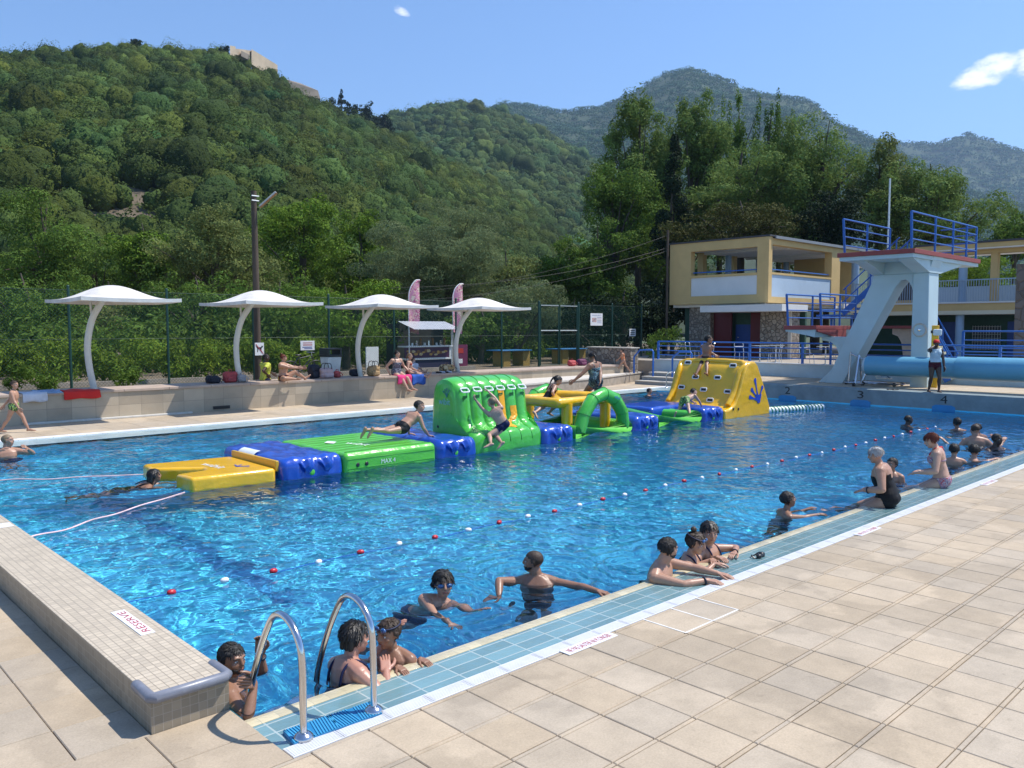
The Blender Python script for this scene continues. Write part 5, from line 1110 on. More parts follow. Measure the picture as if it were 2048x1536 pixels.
def rows1(r, c, ux, uy):
    for i in range(4):
        for j in range(4): bar_at(c, ux, uy, -.42+.115*i, .12-.115*j, .08, .08, [M_RED, mat('sign_orange', (.55, .2, .02)), M_RED, M_NUM][(i+j) % 4] if not (i or j) else [M_RED, bpy.data.materials['sign_orange'], M_RED, M_NUM][(i+j) % 4], r, 'pictogram')
    text_part('lettering', 'RÈGLEMENT', M_BLUEINK, c+uy*.44, ux, uy, .05, r, width=.68)
    for y, m_ in ((.22, M_BLUEINK), (.07, M_RED), (-.08, M_NUM), (-.22, M_BLUEINK), (-.34, M_BLUEINK)): bar_at(c, ux, uy, .28, y, .45, .03, m_, r)
board('rules_sign', 'square white rules board with red pictograms hung on the green gate', p1, .90, .60, rows1, (.72, .48))
p2 = aty(1265, 665, FY-.07)
def rows2(r, c, ux, uy):
    for y in (.2, .02, -.16): bar_at(c, ux, uy, 0, y, .45, .09, M_NUM if y else M_NUM, r)
board('notice_sign', 'small white notice on the fence post above the stone block', p2, .5, .38, rows2, (.8, .54))
p3 = aty(615, 691, FY-.07)
def rows3(r, c, ux, uy):
    bar_at(c, ux, uy, 0, .14, .48, .04, M_RED, r); bar_at(c, ux, uy, 0, .03, .48, .05, M_RED, r); bar_at(c, ux, uy, -.02, -.09, .5, .05, M_BLUEINK, r); bar_at(c, ux, uy, .03, -.17, .42, .04, M_BLUEINK, r)
board('notice_sign', 'white notice with red and blue lines on the fence beside the litter bin', p3, .56, .34, rows3, (.78, .66))
# utility pole with a strip lamp
M_WOOD = mat('pole_wood', (.085, .062, .045), .9, .35, 10, .6, 30, stretch=(1, 1, .08))
r = empty('utility_pole', (12.75, 25.7, .6), 'tall weathered wooden utility pole with a slanted strip lamp at its top', 'utility pole')
mb = MB(); mb.tube([(12.75, 25.7, .5), (12.74, 25.7, 3.5), (12.72, 25.7, 6.92)], [.115, .105, .09], 12); mb.build('pole', M_WOOD, r, smooth=60)
a, b = aty(519, 413, 25.65), aty(552, 384, 25.3); mb = MB(); d = (b-a); x, y = frame_from(d); mb.obox((a+b)/2, d.length, .16, .05, d, x, y); lo_ = mb.build('lamp_housing', mat('lamp_pale', (.5, .5, .47), .5), r, bevel=.01)
for s in (-.045, .045): mb = MB(); mb.tube([a+x*s-y*.04, b+x*s-y*.04], .022, 8); mb.build('lamp_tube', mat('lamp_amber', (.42, .20, .08), .4) if s < 0 else bpy.data.materials['lamp_amber'], lo_)
for z in (6.6, 6.75): mb = MB(); mb.tube([(12.6, 25.6, z), (12.86, 25.62, z)], .02, 6); mb.build('insulator', M_LOGO_W, r)
c = V((12.74, 25.56, 1.72)); mb = MB(); mb.obox(c, .32, .42, .012, (1, 0, 0), (0, 0, 1)); sg = mb.build('no_dogs_plate', M_PLATE, r)
mb = MB(); q = c+V((0, -.009, 0)); 
for pa, pb, w_ in (((-.08, .03), (.07, .03), .06), ((-.06, .03), (-.07, -.10), .025), ((.05, .03), (.06, -.10), .025), ((.07, .05), (.11, .10), .05), ((-.08, .04), (-.12, .10), .02)): mb.bar(q+V((pa[0], 0, pa[1])), q+V((pb[0], 0, pb[1])), w_, .004, (0, 1, 0))
mb.build('pictogram', M_NUM, sg, smooth=None); mb = MB(); mb.bar(q+V((-.13, -.004, .16)), q+V((.13, -.004, -.16)), .025, .004, (0, 1, 0)); mb.build('pictogram', M_RED, sg, smooth=None)
# second pole and its wires, by the building
r = empty('wire_pole', (35.6, 25.65, .9), 'thin dark wire pole at the left corner of the yellow building', 'utility pole'); mb = MB(); mb.tube([(35.6, 25.62, .5), (35.6, 25.62, 7.5)], .06, 8); mb.build('pole', M_WOOD, r)
M_WIRE = mat('wire', (.02, .02, .02), .5)
for i, (z, yb) in enumerate(((7.25, 560), (6.6, 545), (6.45, 575))):
    a = V((35.6, 25.6, z)); b = aty(760, yb+30, 31); mb = MB(); mb.tube([a.lerp(b, t)-V((0, 0, .9*t*(1-t)*4*.6)) for t in np.linspace(0, 1, 16)], .007, 4); o = mb.build('wire', M_WIRE, r)
# snack stall
M_PURPLE = mat('stall_purple', (.07, .012, .06), .6); M_CLOTHB = mat('stall_cloth', (.016, .014, .06), .8)
SY = 28.2; sx0, sx1 = 20.9, 23.15
r = empty('snack_stall', (22, SY, .6), 'snack stall with a ribbed white awning and a purple counter behind the fence', 'stall')
mb = MB(); mb.box((sx0, SY-.02, .62), (sx1, SY+.06, 1.05)); mb.build('skirt_cloth', M_CLOTHB, r, smooth=None)
mb = MB(); mb.box((sx0-.3, SY-.06, 1.06), (sx1, SY+.5, 1.14)); mb.box((sx0-.3, SY-.1, 1.60), (sx1, SY+.5, 1.66)); mb.box((sx1-.16, SY-.055, 1.14), (sx1, SY, 1.60)); mb.build('counter', M_LOGO_W, r, smooth=None)
mb = MB(); mb.box((sx0-.3, SY-.04, 1.141), (sx1-.17, SY+.02, 1.599)); pn = mb.build('counter_panel', M_PURPLE, r, smooth=None)
MF = [mat('food_gold', (.50, .28, .07), .6, .4, 20), mat('food_brown', (.22, .09, .03), .6, .4, 20), mat('food_cream', (.55, .42, .22), .6, .3, 20)]
for i in range(16):
    mb = MB(); c = V((sx0-.15+.135*i, SY-.046, 1.36+random.uniform(-.09, .09))); mb.ell(c, (random.uniform(.07, .12), .006, random.uniform(.04, .08)), None, 10, 6); mb.build('food_print', MF[i % 3], pn, smooth=None)
mb = MB()
for i in range(14): 
    x = sx0-.1+(sx1+.35-sx0)*i/14; mb.quad((x, SY-.45, 2.36), (x+.09, SY-.45, 2.37), (x+.06, SY+.7, 2.72), (x-.03, SY+.7, 2.71)); mb.quad((x+.09, SY-.45, 2.37), (x+.18, SY-.45, 2.36), (x+.15, SY+.7, 2.71), (x+.06, SY+.7, 2.72))
mb.build('awning', mat('awning_metal', (.60, .61, .63), .35, .1, metal=.3), r, smooth=None)
for x in (sx0-.1, sx1-.03): mb = MB(); mb.tube([(x, SY-.05, .62), (x, SY-.05, 2.5)], .03, 8); mb.build('post', M_LOGO_W, r)
mb = MB(); mb.box((sx0-.35, SY+1.2, .62), (sx1+.5, SY+1.26, 2.6)); mb.build('back_panel', mat('stall_dark', (.02, .02, .022), .8), r, smooth=None)
for i in range(9):
    x = sx0+.25+.22*i; mb = MB(); mb.tube([(x, SY+.2, 1.66), (x, SY+.2, 1.66+.12+.1*(i % 3))], [.05, .04+.02*(i % 2)], 8); mb.build('jar', (M_LOGO_W, M_STEEL, MF[1])[i % 3], r)
mb = MB(); mb.box((sx1+.08, SY-.1, .62), (sx1+.85, SY-.04, 1.68)); mb.build('side_banner', mat('banner_purple', (.16, .015, .07), .6), r, smooth=None)
mb = MB(); mb.box((sx1+.3, SY-.108, 1.3), (sx1+.6, SY-.104, 1.52)); mb.build('banner_print', mat('banner_red', (.5, .03, .02), .6), r, smooth=None); mb = MB(); mb.box((sx1+.3, SY-.108, .85), (sx1+.55, SY-.104, 1.05)); mb.build('banner_print', M_LOGO_W, r, smooth=None)
mb = MB(); mb.box((18.75, 28.3, .62), (19.35, 28.36, 1.65)); o = mb.build('white_panel', M_LOGO_W, smooth=None); tag(o, 'plain white panel standing behind the fence left of the snack stall', 'panel')
# feather flags
M_FLAG = cloth_pattern('flag_pink', [(.55, .22, .34), (.62, .42, .35), (.45, .08, .22), (.62, .50, .42)], 5)
for i, (px, lab) in enumerate(((818, 'pink patterned feather flag above the third umbrella'), (906, 'pink patterned feather flag above the umbrella nearest the gate'))):
    base = aty(px, 700, 28.9); r = empty('feather_flag', (base.x, 28.9, .6), lab, 'flag', 'feather flags by the snack stall'); top = 4.52 if i == 0 else 4.45
    pole = catmull([(base.x, 28.9, .6), (base.x, 28.9, 3.3), (base.x+.06, 28.9, 4.05), (base.x+.35, 28.9, top-.05), (base.x+.62, 28.9, top)], 5); mb = MB(); mb.tube(pole, .018, 6); mb.build('pole', M_LOGO_W, r)
    mb = MB(); n = len(pole); vs = []
    for k, p in enumerate(pole):
        if p.z < 1.6: continue
        w_ = max(base.x+.62+.0*p.z-p.x, .02)*(.75+.25*min((p.z-1.6)/2.2, 1))
        for j in range(5): vs.append((p.x+w_*j/4, 28.9+.05*math.sin(j*1.4+p.z*2), p.z-.02*j))
    m_ = len(vs)//5; mb.add(vs, [(a*5+j, a*5+j+1, (a+1)*5+j+1, (a+1)*5+j) for a in range(m_-1) for j in range(4)]); mb.build('flag_cloth', M_FLAG, r, smooth=180)
# blue tables on yellow supports
M_TB = mat('table_blue', (.02, .16, .36), .5, .1); M_TY = mat('support_ochre', (.36, .24, .06), .8, .15)
for i, (px, lab) in enumerate(((1020, 'blue topped table on ochre supports behind the fence, left of the gate'), (1135, 'blue topped table on ochre supports behind the gate'))):
    p = aty(px, 712, 28.6); r = empty('outdoor_table', (p.x, 28.6, .6), lab, 'table', 'blue tables behind the fence'); mb = MB(); mb.box((p.x-1.0, 28.1, 1.33), (p.x+1.0, 29.2, 1.38)); mb.build('table_top', M_TB, r, bevel=.01)
    for dx in (-.75, .55): mb = MB(); mb.box((p.x+dx, 28.25, .6), (p.x+dx+.45, 29.0, 1.33)); mb.build('support', M_TY, r, smooth=None)
# litter bin
p = aty(662, 748, 25.0); bx = p.x; r = empty('litter_bin', (bx, 25.0, .6), 'tapered white litter bin with a dark open lid against the fence', 'bin')
mb = MB(); mb.add([(bx+sx*w_, 25+sy*w_, z) for z, w_ in ((.6, .20), (1.42, .27)) for sx, sy in ((-1,-1),(1,-1),(1,1),(-1,1))], [(0,3,2,1),(4,5,6,7),(0,1,5,4),(1,2,6,5),(2,3,7,6),(3,0,4,7)]); mb.build('bin_body', M_LOGO_W, r, bevel=.02)
mb = MB(); mb.box((bx-.29, 24.71, 1.421), (bx+.29, 25.29, 1.50)); 
for sx in (-1, 1): mb.box((bx+sx*.25-.04, 24.73, 1.50), (bx+sx*.25+.04, 25.27, 1.66))
mb.box((bx-.29, 24.72, 1.661), (bx+.29, 25.28, 1.72)); mb.build('bin_lid', mat('lid_dark', (.03, .035, .035), .5), r, bevel=.01)
# bicycle leaning on the fence
bq = aty(606, 742, 25.9); r = empty('bicycle', (bq.x, 25.9, .6), 'dark bicycle leaning against the fence behind the backpacks', 'bicycle'); X = bq.x; Y = 25.9
for dx in (-.5, .52):
    mb = MB(); mb.tube([(X+dx+.33*math.cos(a), Y, .94+.33*math.sin(a)) for a in np.linspace(0, 2*math.pi, 24, endpoint=False)], .022, 6, closed=True); w_ = mb.build('wheel', M_BLACK, r)
    mb = MB(); [mb.tube([(X+dx, Y, .94), (X+dx+.32*math.cos(a), Y, .94+.32*math.sin(a))], .003, 3) for a in np.linspace(0, 2*math.pi, 14, endpoint=False)]; mb.build('spoke', M_STEEL, w_)
mb = MB(); [mb.tube([a, b], .018, 6) for a, b in (((X-.5, Y, .94), (X-.15, Y, 1.42)), ((X-.5, Y, .94), (X-.08, Y, .92)), ((X-.15, Y, 1.42), (X-.08, Y, .92)), ((X-.08, Y, .92), (X+.36, Y, 1.40)), ((X-.14, Y, 1.36), (X+.35, Y, 1.45)), ((X+.35, Y, 1.5), (X+.52, Y, .94)))]; mb.build('frame', mat('bike_frame', (.06, .06, .065), .3), r)
mb = MB(); mb.tube([(X+.30, Y-.26, 1.56), (X+.36, Y-.08, 1.56), (X+.36, Y+.08, 1.56), (X+.30, Y+.26, 1.56)], .014, 6); mb.tube([(X+.35, Y, 1.44), (X+.35, Y, 1.56)], .016, 6); mb.build('handlebar', M_STEEL, r)
mb = MB(); mb.ell((X-.18, Y, 1.47), (.13, .07, .035)); mb.build('saddle', M_BLACK, r)
# belongings on the bench top
BT = .776
def bag(name, label, px, py, Y, w, h, d, m_, kind='pack', lean=0):
    p = aty(px, py, Y); x, z = p.x, BT; r = empty(name, (x, Y, z), label, 'bag'); mb = MB()
    rbox(mb, (x-w/2, Y-d/2, z-.005), (x+w/2, Y+d/2, z+h), min(w, h, d)*.42, (8, 6, 8), lambda q, n: .03*mnoise.noise(q*7)+.012*mnoise.noise(q*20)); mb.build('bag_body', m_, r, smooth=180)
    mb = MB(); rbox(mb, (x-w*.34, Y-d/2-.05, z+.02), (x+w*.34, Y-d/2+.06, z+h*.5), .05, (6, 3, 5), lambda q, n: .015*mnoise.noise(q*9)); mb.build('pocket', m_, r, smooth=180)
    mb = MB()
    if kind == 'pack': mb.tube([(x-.05, Y, z+h-.01), (x-.04, Y-.02, z+h+.05), (x+.04, Y-.02, z+h+.05), (x+.05, Y, z+h-.01)], .012, 6); mb.tube([(x+w*.4, Y-d*.2, z+h*.8), (x+w*.62, Y-d*.5, z+h*.45), (x+w*.5, Y-d*.4, z+.02)], .015, 6)
    else: [mb.tube(catmull([(x-w*.28, Y+s*d*.4, z+h*.9), (x-w*.2, Y+s*d*.35, z+h+.13), (x+w*.2, Y+s*d*.35, z+h+.13), (x+w*.28, Y+s*d*.4, z+h*.9)], 4), .012, 6) for s in (-1, 1)]
    mb.build('strap', m_ if kind == 'pack' else M_BLACK, r, smooth=60); return r
NAVYB = mat('bag_navy', (.012, .014, .025), .7, .2); REDB = mat('bag_red', (.42, .06, .06), .7, .2); GREYB = mat('bag_grey', (.35, .32, .32), .8, .25); PINKB = mat('bag_pink', (.50, .36, .36), .8, .2); STRAW = mat('straw', (.36, .24, .12), .9, .35, 40, .5, 60); STRIPE = cloth_pattern('tiger_stripe', [(.45, .27, .10), (.05, .03, .02), (.42, .30, .14), (.55, .42, .25)], 7); PLUM = mat('bag_plum', (.12, .02, .07), .7, .2); LBLUE = mat('bag_pale', (.50, .53, .60), .7, .15)
bag('backpack', 'small black backpack lying on the bench wall left of the red one', 426, 768, 23.75, .40, .22, .28, NAVYB)
bag('backpack', 'red backpack standing on the bench wall by the second umbrella pole', 460, 765, 23.75, .42, .34, .24, REDB)
bag('backpack', 'grey and pink backpack slumped against the second umbrella pole', 484, 765, 23.6, .26, .24, .2, GREYB)
bag('backpack', 'tall black backpack on the bench wall between the woman and the tote bag', 628, 752, 23.8, .36, .46, .28, NAVYB)
bag('tote_bag', 'pale pink tote bag on the bench wall under the litter bin', 653, 754, 23.6, .50, .34, .26, PINKB, 'tote')
bag('bag', 'small red bag beside the pale tote bag', 674, 754, 23.7, .26, .22, .2, REDB)
bag('bag', 'low black bag at the foot of the third umbrella pole', 712, 752, 23.95, .46, .24, .26, NAVYB)
bag('straw_basket', 'woven straw basket with handles beside the dark haired woman', 747, 753, 23.6, .46, .36, .30, STRAW, 'tote')
bag('backpack', 'white and blue backpack behind the girl with stretched legs', 828, 742, 24.0, .34, .36, .22, LBLUE)
bag('bag', 'tiger striped cloth bag at the foot of the umbrella nearest the gate', 893, 746, 23.8, .58, .30, .34, STRIPE)
bag('bag', 'small red bag on the bench wall near the gate', 1143, 741, 23.9, .40, .26, .26, REDB)
bag('bag', 'plum coloured bag against the stone block', 1163, 740, 23.9, .50, .30, .28, PLUM)
r = empty('shoes', (18.9, 23.55, BT), 'pale shoes lying in a row on the bench wall beside the striped bag', 'shoes')
for i in range(4): mb = MB(); mb.capsule([(18.6+.16*i, 23.5, BT+.03), (18.66+.16*i, 23.34, BT+.025)], [.045, .035], 8); mb.build('shoe', LBLUE if i % 2 else M_BLACK, r)
def towel(label, x0, x1, yb, drop, m_, amp=.03):
    mb = MB(); n, k = 18, 14; vs = []
    for i in range(n+1):
        x = x0+(x1-x0)*i/n
        for j in range(k+1):
            s = j/k; L1 = yb-23.07; tot = L1+drop*(1+.07*math.sin(i*.5+1)); q = s*tot
            wv = amp*mnoise.noise(V((x*3, s*4, yb)))
            if q < L1: vs.append((x+wv, yb-q, BT+.012+abs(wv)*1.2))
            else: vs.append((x+wv, 23.055-abs(wv)*.8-.02*math.sin(x*14), BT+.008-(q-L1)))
    mb.add(vs, [(a*(k+1)+b, (a+1)*(k+1)+b, (a+1)*(k+1)+b+1, a*(k+1)+b+1) for a in range(n) for b in range(k)]); o = mb.build('towel', m_, smooth=180); s_ = o.modifiers.new('s', 'SOLIDIFY'); s_.thickness = .012; s_.offset = 1
    return tag(o, label, 'towel')
towel('bright red towel draped over the edge of the bench wall', 6.12, 7.0, 23.55, .20, mat('towel_red', (.62, .025, .02), .9, .1))
towel('white and blue towel on the bench wall left of the red towel', 5.2, 5.75, 23.6, .22, mat('towel_white', (.58, .60, .66), .9, .15))
towel('crumpled pale blue towel lying beside the red towel', 5.6, 6.1, 24.0, .02, mat('towel_blue', (.25, .36, .52), .9, .3), .06)
towel('hot pink towel under the dark haired woman', 16.55, 17.12, 23.6, .28, mat('towel_pink', (.72, .05, .20), .9, .1))
towel('blue towel hanging over the bench wall beside the pink towel', 17.15, 17.75, 23.6, .34, mat('towel_navy', (.02, .09, .38), .9, .2))
# ================================================================ TERRACE, BUILDING, DIVING TOWER
M_OCHRE = mat('wall_ochre', (.58, .40, .17), .8, .08, 1.5, .1, 40); M_CREAM = mat('wall_cream', (.66, .58, .42), .8, .07, 1.5); M_PALEBLUE = mat('panel_pale_blue', (.42, .52, .62), .75, .06, 1.2)
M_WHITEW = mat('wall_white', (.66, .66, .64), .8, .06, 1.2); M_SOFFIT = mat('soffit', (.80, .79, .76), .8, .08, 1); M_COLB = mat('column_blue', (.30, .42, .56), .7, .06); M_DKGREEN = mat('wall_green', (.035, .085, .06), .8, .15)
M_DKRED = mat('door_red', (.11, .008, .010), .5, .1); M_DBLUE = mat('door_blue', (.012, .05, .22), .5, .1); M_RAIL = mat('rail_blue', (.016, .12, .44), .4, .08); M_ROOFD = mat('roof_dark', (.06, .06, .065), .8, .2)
M_LOWW = mat('terrace_wall_blue', (.46, .56, .60), .75, .12, 1.5, .15, 20); M_TFLOOR = mat('terrace_floor', (.34, .29, .23), .85, .12, 3)
mb = MB(); mb.box((30.45, -20, -.5), (60, 27.0, .94)); tag(mb.build('terrace_floor', M_TFLOOR, smooth=None), kind='structure')
r = empty('terrace_wall', (30.3, 5, .49), 'low pale blue wall with a white top carrying the blue terrace railing', 'wall'); mb = MB(); mb.box((30.30, -20, -.3), (30.449, 22.45, .985)); mb.build('wall_body', M_LOWW, r, smooth=None)
mb = MB(); mb.box((30.26, -20, .986), (30.50, 22.5, 1.03)); mb.build('wall_cap', M_WHITEW, r, smooth=None, bevel=.01)
def railing(name, label, pts, z0, tops, posts, parent=None, rr=.03, pr=.04, cat='railing'):
    """pts: polyline in plan; tops: heights of the rails; posts along it"""
    r = parent or empty(name, (*pts[0], z0), label, cat)
    for z in tops: mb = MB(); mb.tube([(x, y, z) for x, y in pts], rr if z == max(tops) else rr*.7, 8); mb.build('rail', M_RAIL, r, smooth=60)
    for x, y in posts: mb = MB(); mb.box((x-pr, y-pr, z0), (x+pr, y+pr, max(tops))); mb.build('post', M_RAIL, r, smooth=None)
    return r
railing('terrace_railing', 'long blue tube railing on the pale blue terrace wall', [(30.37, 22.3), (30.37, -6)], 1.03, (1.22, 1.42, 1.62, 1.82), [(30.37, 22.3-2.3*i) for i in range(13)])
r = railing('upper_railing', 'second taller blue railing section on the terrace at the right edge', [(32.6, 10.35), (32.6, 3)], .95, (1.45, 1.7, 1.98, 2.3), [(32.6, 10.35-2.2*i) for i in range(4)])
# --- main block with the open loggia
r = empty('pavilion', (36, 20, .95), 'two storey yellow pavilion with an open loggia over rubble stone walls', 'building')
XF, YF = 36.0, 20.08; YB = 25.75; XB = 56
def P(name, lo, hi, m, parent=r, bevel=0): mb = MB(); mb.box(lo, hi); return mb.build(name, m, parent, smooth=None, bevel=bevel)
zb, zt = 3.64, 6.78
fr = MB()                                                     # front frame facing the pool
fr.box((XF, 24.45, zb), (XF+.35, YB, zt)); fr.box((XF, YF, zb), (XF+.35, 20.68, zt)); fr.box((XF, 20.681, zb), (XF+.35, 24.449, 4.05)); fr.box((XF, 20.681, 4.98), (XF+.35, 24.449, 5.10)); fr.box((XF, 20.681, 6.33), (XF+.35, 24.449, zt)); fr.build('front_frame', M_OCHRE, r, smooth=None)
P('parapet_panel', (XF+.05, 20.682, 4.051), (XF+.25, 24.448, 4.979), M_WHITEW)
fs = MB(); fs.box((XF+.351, YF+.002, zb), (43.9, YF+.35, 3.93)); fs.box((XF+.351, YF+.002, 5.0), (42.6, YF+.35, 5.10)); fs.box((XF+.351, YF+.002, 6.42), (46, YF+.35, 6.72)); fs.box((42.6, YF-.0, 3.931), (43.6, YF+.4, 6.419)); fs.build('side_frame', M_OCHRE, r, smooth=None)
P('parapet_panel', (XF+.352, YF+.05, 3.931), (42.599, YF+.25, 4.999), M_PALEBLUE)
P('corner_trim', (XF-.03, YF-.03, zb+.01), (XF+.16, YF+.16, zt-.01), M_OCHRE)
P('floor_slab', (XF+.36, YF+.36, 3.5), (XB, YB, 3.78), M_SOFFIT); P('ceiling', (XF+.36, YF+.36, 6.50), (XB, YB, 6.60), M_SOFFIT)
P('roof', (XF-.05, YF-.08, 6.785), (XB, YB+.05, 6.86), M_ROOFD)
P('gutter', (XF+.4, YF-.16, 6.70), (XB, YF-.081, 6.83), mat('gutter_grey', (.22, .23, .24), .5, .1))
for x in (38.5, 43, 48): P('ceiling_beam', (x, YF+.37, 6.38), (x+.2, YB-.3, 6.499), M_SOFFIT)
for y in (25.3,):
    for x in (38.4, 41.5, 44.6, 47.6): P('back_post', (x, y, 3.781), (x+.35, y+.35, 6.499), M_OCHRE)
for x in (39.8, 43.0, 46.2): mb = MB(); mb.tube([(x, 24.6, 3.781), (x, 24.6, 6.379)], .16, 12); mb.build('inner_column', M_COLB, r)
P('inner_wall', (46.5, YF+.36, 3.781), (46.8, YB-1.5, 6.499), M_OCHRE)
for z in (5.25,): mb = MB(); mb.tube([(XF+.15, 20.7, z), (XF+.15, 24.4, z)], .03, 8); mb.tube([(XF+.4, YF+.17, z), (42.6, YF+.17, z)], .03, 8); mb.build('sill_rail', M_RAIL, r)
# ground floor
P('stone_pier', (36.6, 23.62, .94), (37.4, 24.9, 3.499), M_STONE); P('stone_pier', (36.3, 19.05, .94), (37.2, 20.62, 3.499), M_STONE); P('stone_trim', (36.25, 18.98, .94), (36.298, 19.15, 3.4), M_STEP)
P('door_canopy', (35.0, 18.8, 3.20), (37.5, 23.2, 3.52), M_WHITEW, bevel=.01)
for y0, y1, m_ in ((22.57, 23.6, M_DKRED), (20.64, 21.49, M_DKRED)): P('door', (36.9, y0, .94), (36.98, y1, 3.199), m_)
d = P('door', (37.3, 21.5, .94), (37.36, 22.56, 2.6), M_DBLUE); mb = MB(); mb.ell((37.27, 22.4, 1.95), .04); mb.build('door_handle', M_STEEL, d)
P('door_fanlight', (37.3, 21.5, 2.601), (37.36, 22.56, 3.199), M_DKGREEN)
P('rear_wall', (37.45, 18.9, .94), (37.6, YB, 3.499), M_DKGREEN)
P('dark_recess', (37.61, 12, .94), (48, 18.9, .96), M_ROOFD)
# --- right wing: gallery with columns
r2 = empty('gallery_wing', (45, 15, .95), 'long gallery wing with pale columns, balcony rail and a green ground floor', 'building')
XW = 45.0
P('balcony_slab', (XW, 6, 3.30), (XW+3.5, YF-.05, 3.66), M_OCHRE, r2); P('slab_edge', (XW-.06, 6, 3.661), (XW+3.5, YF-.05, 3.74), M_WHITEW, r2); P('slab_band', (XW-.02, 6, 3.10), (XW+3.4, YF-.05, 3.299), M_CREAM, r2)
for y, m_ in ((20.0, M_COLB), (19.1, M_COLB), (14.5, M_COLB)): mb = MB(); mb.tube([(XW+.3, y, 3.741), (XW+.3, y, 6.3)], .20, 14); mb.build('column', m_, r2)
P('post', (XW+.1, 12.9, 3.741), (XW+.5, 13.2, 6.1), M_OCHRE, r2); P('post', (XW+.1, 8.6, 3.741), (XW+.5, 8.9, 6.1), M_OCHRE, r2)
P('beam', (XW+.05, 6, 6.101), (XW+.6, 16.5, 6.30), M_OCHRE, r2); P('roof_soffit', (XW-.4, 6, 6.301), (XW+4, 16.5, 6.36), M_SOFFIT, r2); P('fascia', (XW-.45, 6, 6.361), (XW+4, 16.55, 6.58), M_OCHRE, r2); P('roof', (XW-.5, 6, 6.581), (XW+4.05, 16.6, 6.68), M_ROOFD, r2)
P('back_wall', (XW+3.4, 16.8, 3.741), (XW+3.6, YF, 6.3), M_OCHRE, r2); P('back_parapet', (XW+3.3, 6, 3.741), (XW+3.45, 16.79, 4.65), M_PALEBLUE, r2)
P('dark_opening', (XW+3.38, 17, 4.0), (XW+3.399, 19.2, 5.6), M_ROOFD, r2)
mb = MB()
for i in range(118): mb.box((XW+.02, 6.1+.118*i, 3.76), (XW+.04, 6.125+.118*i, 4.80))
mb.box((XW+.005, 6.05, 4.801), (XW+.055, YF-.1, 4.85)); mb.build('balustrade', mat('baluster', (.30, .40, .52), .5, .05), r2, smooth=None)
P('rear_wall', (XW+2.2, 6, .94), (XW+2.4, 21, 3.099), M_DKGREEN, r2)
for y in (14.6, 19.6): mb = MB(); mb.tube([(XW+.4, y, .94), (XW+.4, y, 3.099)], .2, 14); mb.build('column', M_COLB, r2)
d = P('door', (XW+2.1, 15.0, .94), (XW+2.19, 16.2, 2.75), M_DBLUE, r2); P('door', (XW+2.1, 11.6, .94), (XW+2.19, 12.9, 2.75), M_DBLUE, r2)
w_ = P('window', (XW+2.12, 13.2, 1.3), (XW+2.19, 14.5, 2.55), M_ROOFD, r2); mb = MB()
for i in range(11): mb.box((XW+2.06, 13.2+.13*i-.012, 1.3), (XW+2.08, 13.2+.13*i+.012, 2.55))
for i in range(7): mb.box((XW+2.04, 13.2, 1.3+.2*i-.012), (XW+2.058, 14.5, 1.3+.2*i+.012))
mb.build('window_grid', mat('grid_pale', (.42, .42, .38), .6), w_, smooth=None)
mb = MB(); mb.box((38.5, 9.45, .94), (39.3, 10.3, 5.05)); o = mb.build('stone_pillar', stone_mat('block_stone', (.20, .17, .15), (.11, .10, .09), 2.2), smooth=None); tag(o, 'dark square stone pillar at the right edge of the terrace', 'pillar')
# cafe tables and chairs on the terrace
M_ALU = mat('aluminium', (.62, .62, .62), .3, .08, metal=.6)
def cafe_table(x, y):
    r = empty('cafe_table', (x, y, .94)); mb = MB(); mb.tube([(x, y, 1.655), (x, y, 1.68)], [.36, .36], 20); mb.build('table_top', M_ALU, r, smooth=40); mb = MB(); mb.tube([(x, y, .98), (x, y, 1.655)], .03, 8); mb.tube([(x, y, .94), (x, y, .98)], [.25, .1], 14); mb.build('pedestal', M_ALU, r); return r
def cafe_chair(x, y, a):
    r = empty('cafe_chair', (0, 0, 0)); mb = MB(); mb.box((-.22, -.22, .43), (.22, .22, .46)); mb.build('seat', M_ALU, r, bevel=.01)
    for sx, sy in ((-1, 1), (1, 1), (-1, -1), (1, -1)): mb = MB(); mb.tube([(sx*.2, sy*.2, .43), (sx*.23, sy*.24, 0)], .014, 6); mb.build('leg', M_ALU, r)
    mb = MB(); mb.tube([(-.21, -.21, .43), (-.21, -.27, .80), (-.15, -.29, .86), (.15, -.29, .86), (.21, -.27, .80), (.21, -.21, .43)], .016, 6); mb.tube([(-.2, -.26, .68), (.2, -.26, .68)], .02, 6); mb.build('backrest', M_ALU, r); r.location = (x, y, .94); r.rotation_euler.z = a; return r
t0 = cafe_table(31.8, 18.05)
for i, (x, y, lab) in enumerate(((31.8, 18.05, 'round cafe table in front of the right stone pier'), (32.6, 17.75, 'round cafe table just behind the one at the stone pier'), (31.9, 15.2, 'round cafe table beside the diving tower support'))):
    o = t0 if i == 0 else copy_tree(t0); o.location = (x, y, .94); tag(o, lab, 'table', 'cafe tables on the terrace')
c0 = cafe_chair(0, 0, 0)
for i, (x, y, a, lab) in enumerate(((31.5, 18.75, 2.6, 'metal cafe chair left of the tables by the stone pier'), (31.6, 17.25, .3, 'metal cafe chair right of the tables by the stone pier'), (31.7, 20.6, .9, 'metal cafe chair behind the boy on the yellow slide'), (31.6, 21.3, 4.2, 'metal cafe chair in front of the red doors'), (31.6, 15.85, 2.4, 'metal cafe chair left of the table beside the tower'), (31.7, 14.5, .6, 'metal cafe chair half behind the tower support'))):
    o = c0 if i == 0 else copy_tree(c0); o.location = (x, y, .94); o.rotation_euler.z = a; tag(o, lab, 'chair', 'cafe chairs on the terrace')
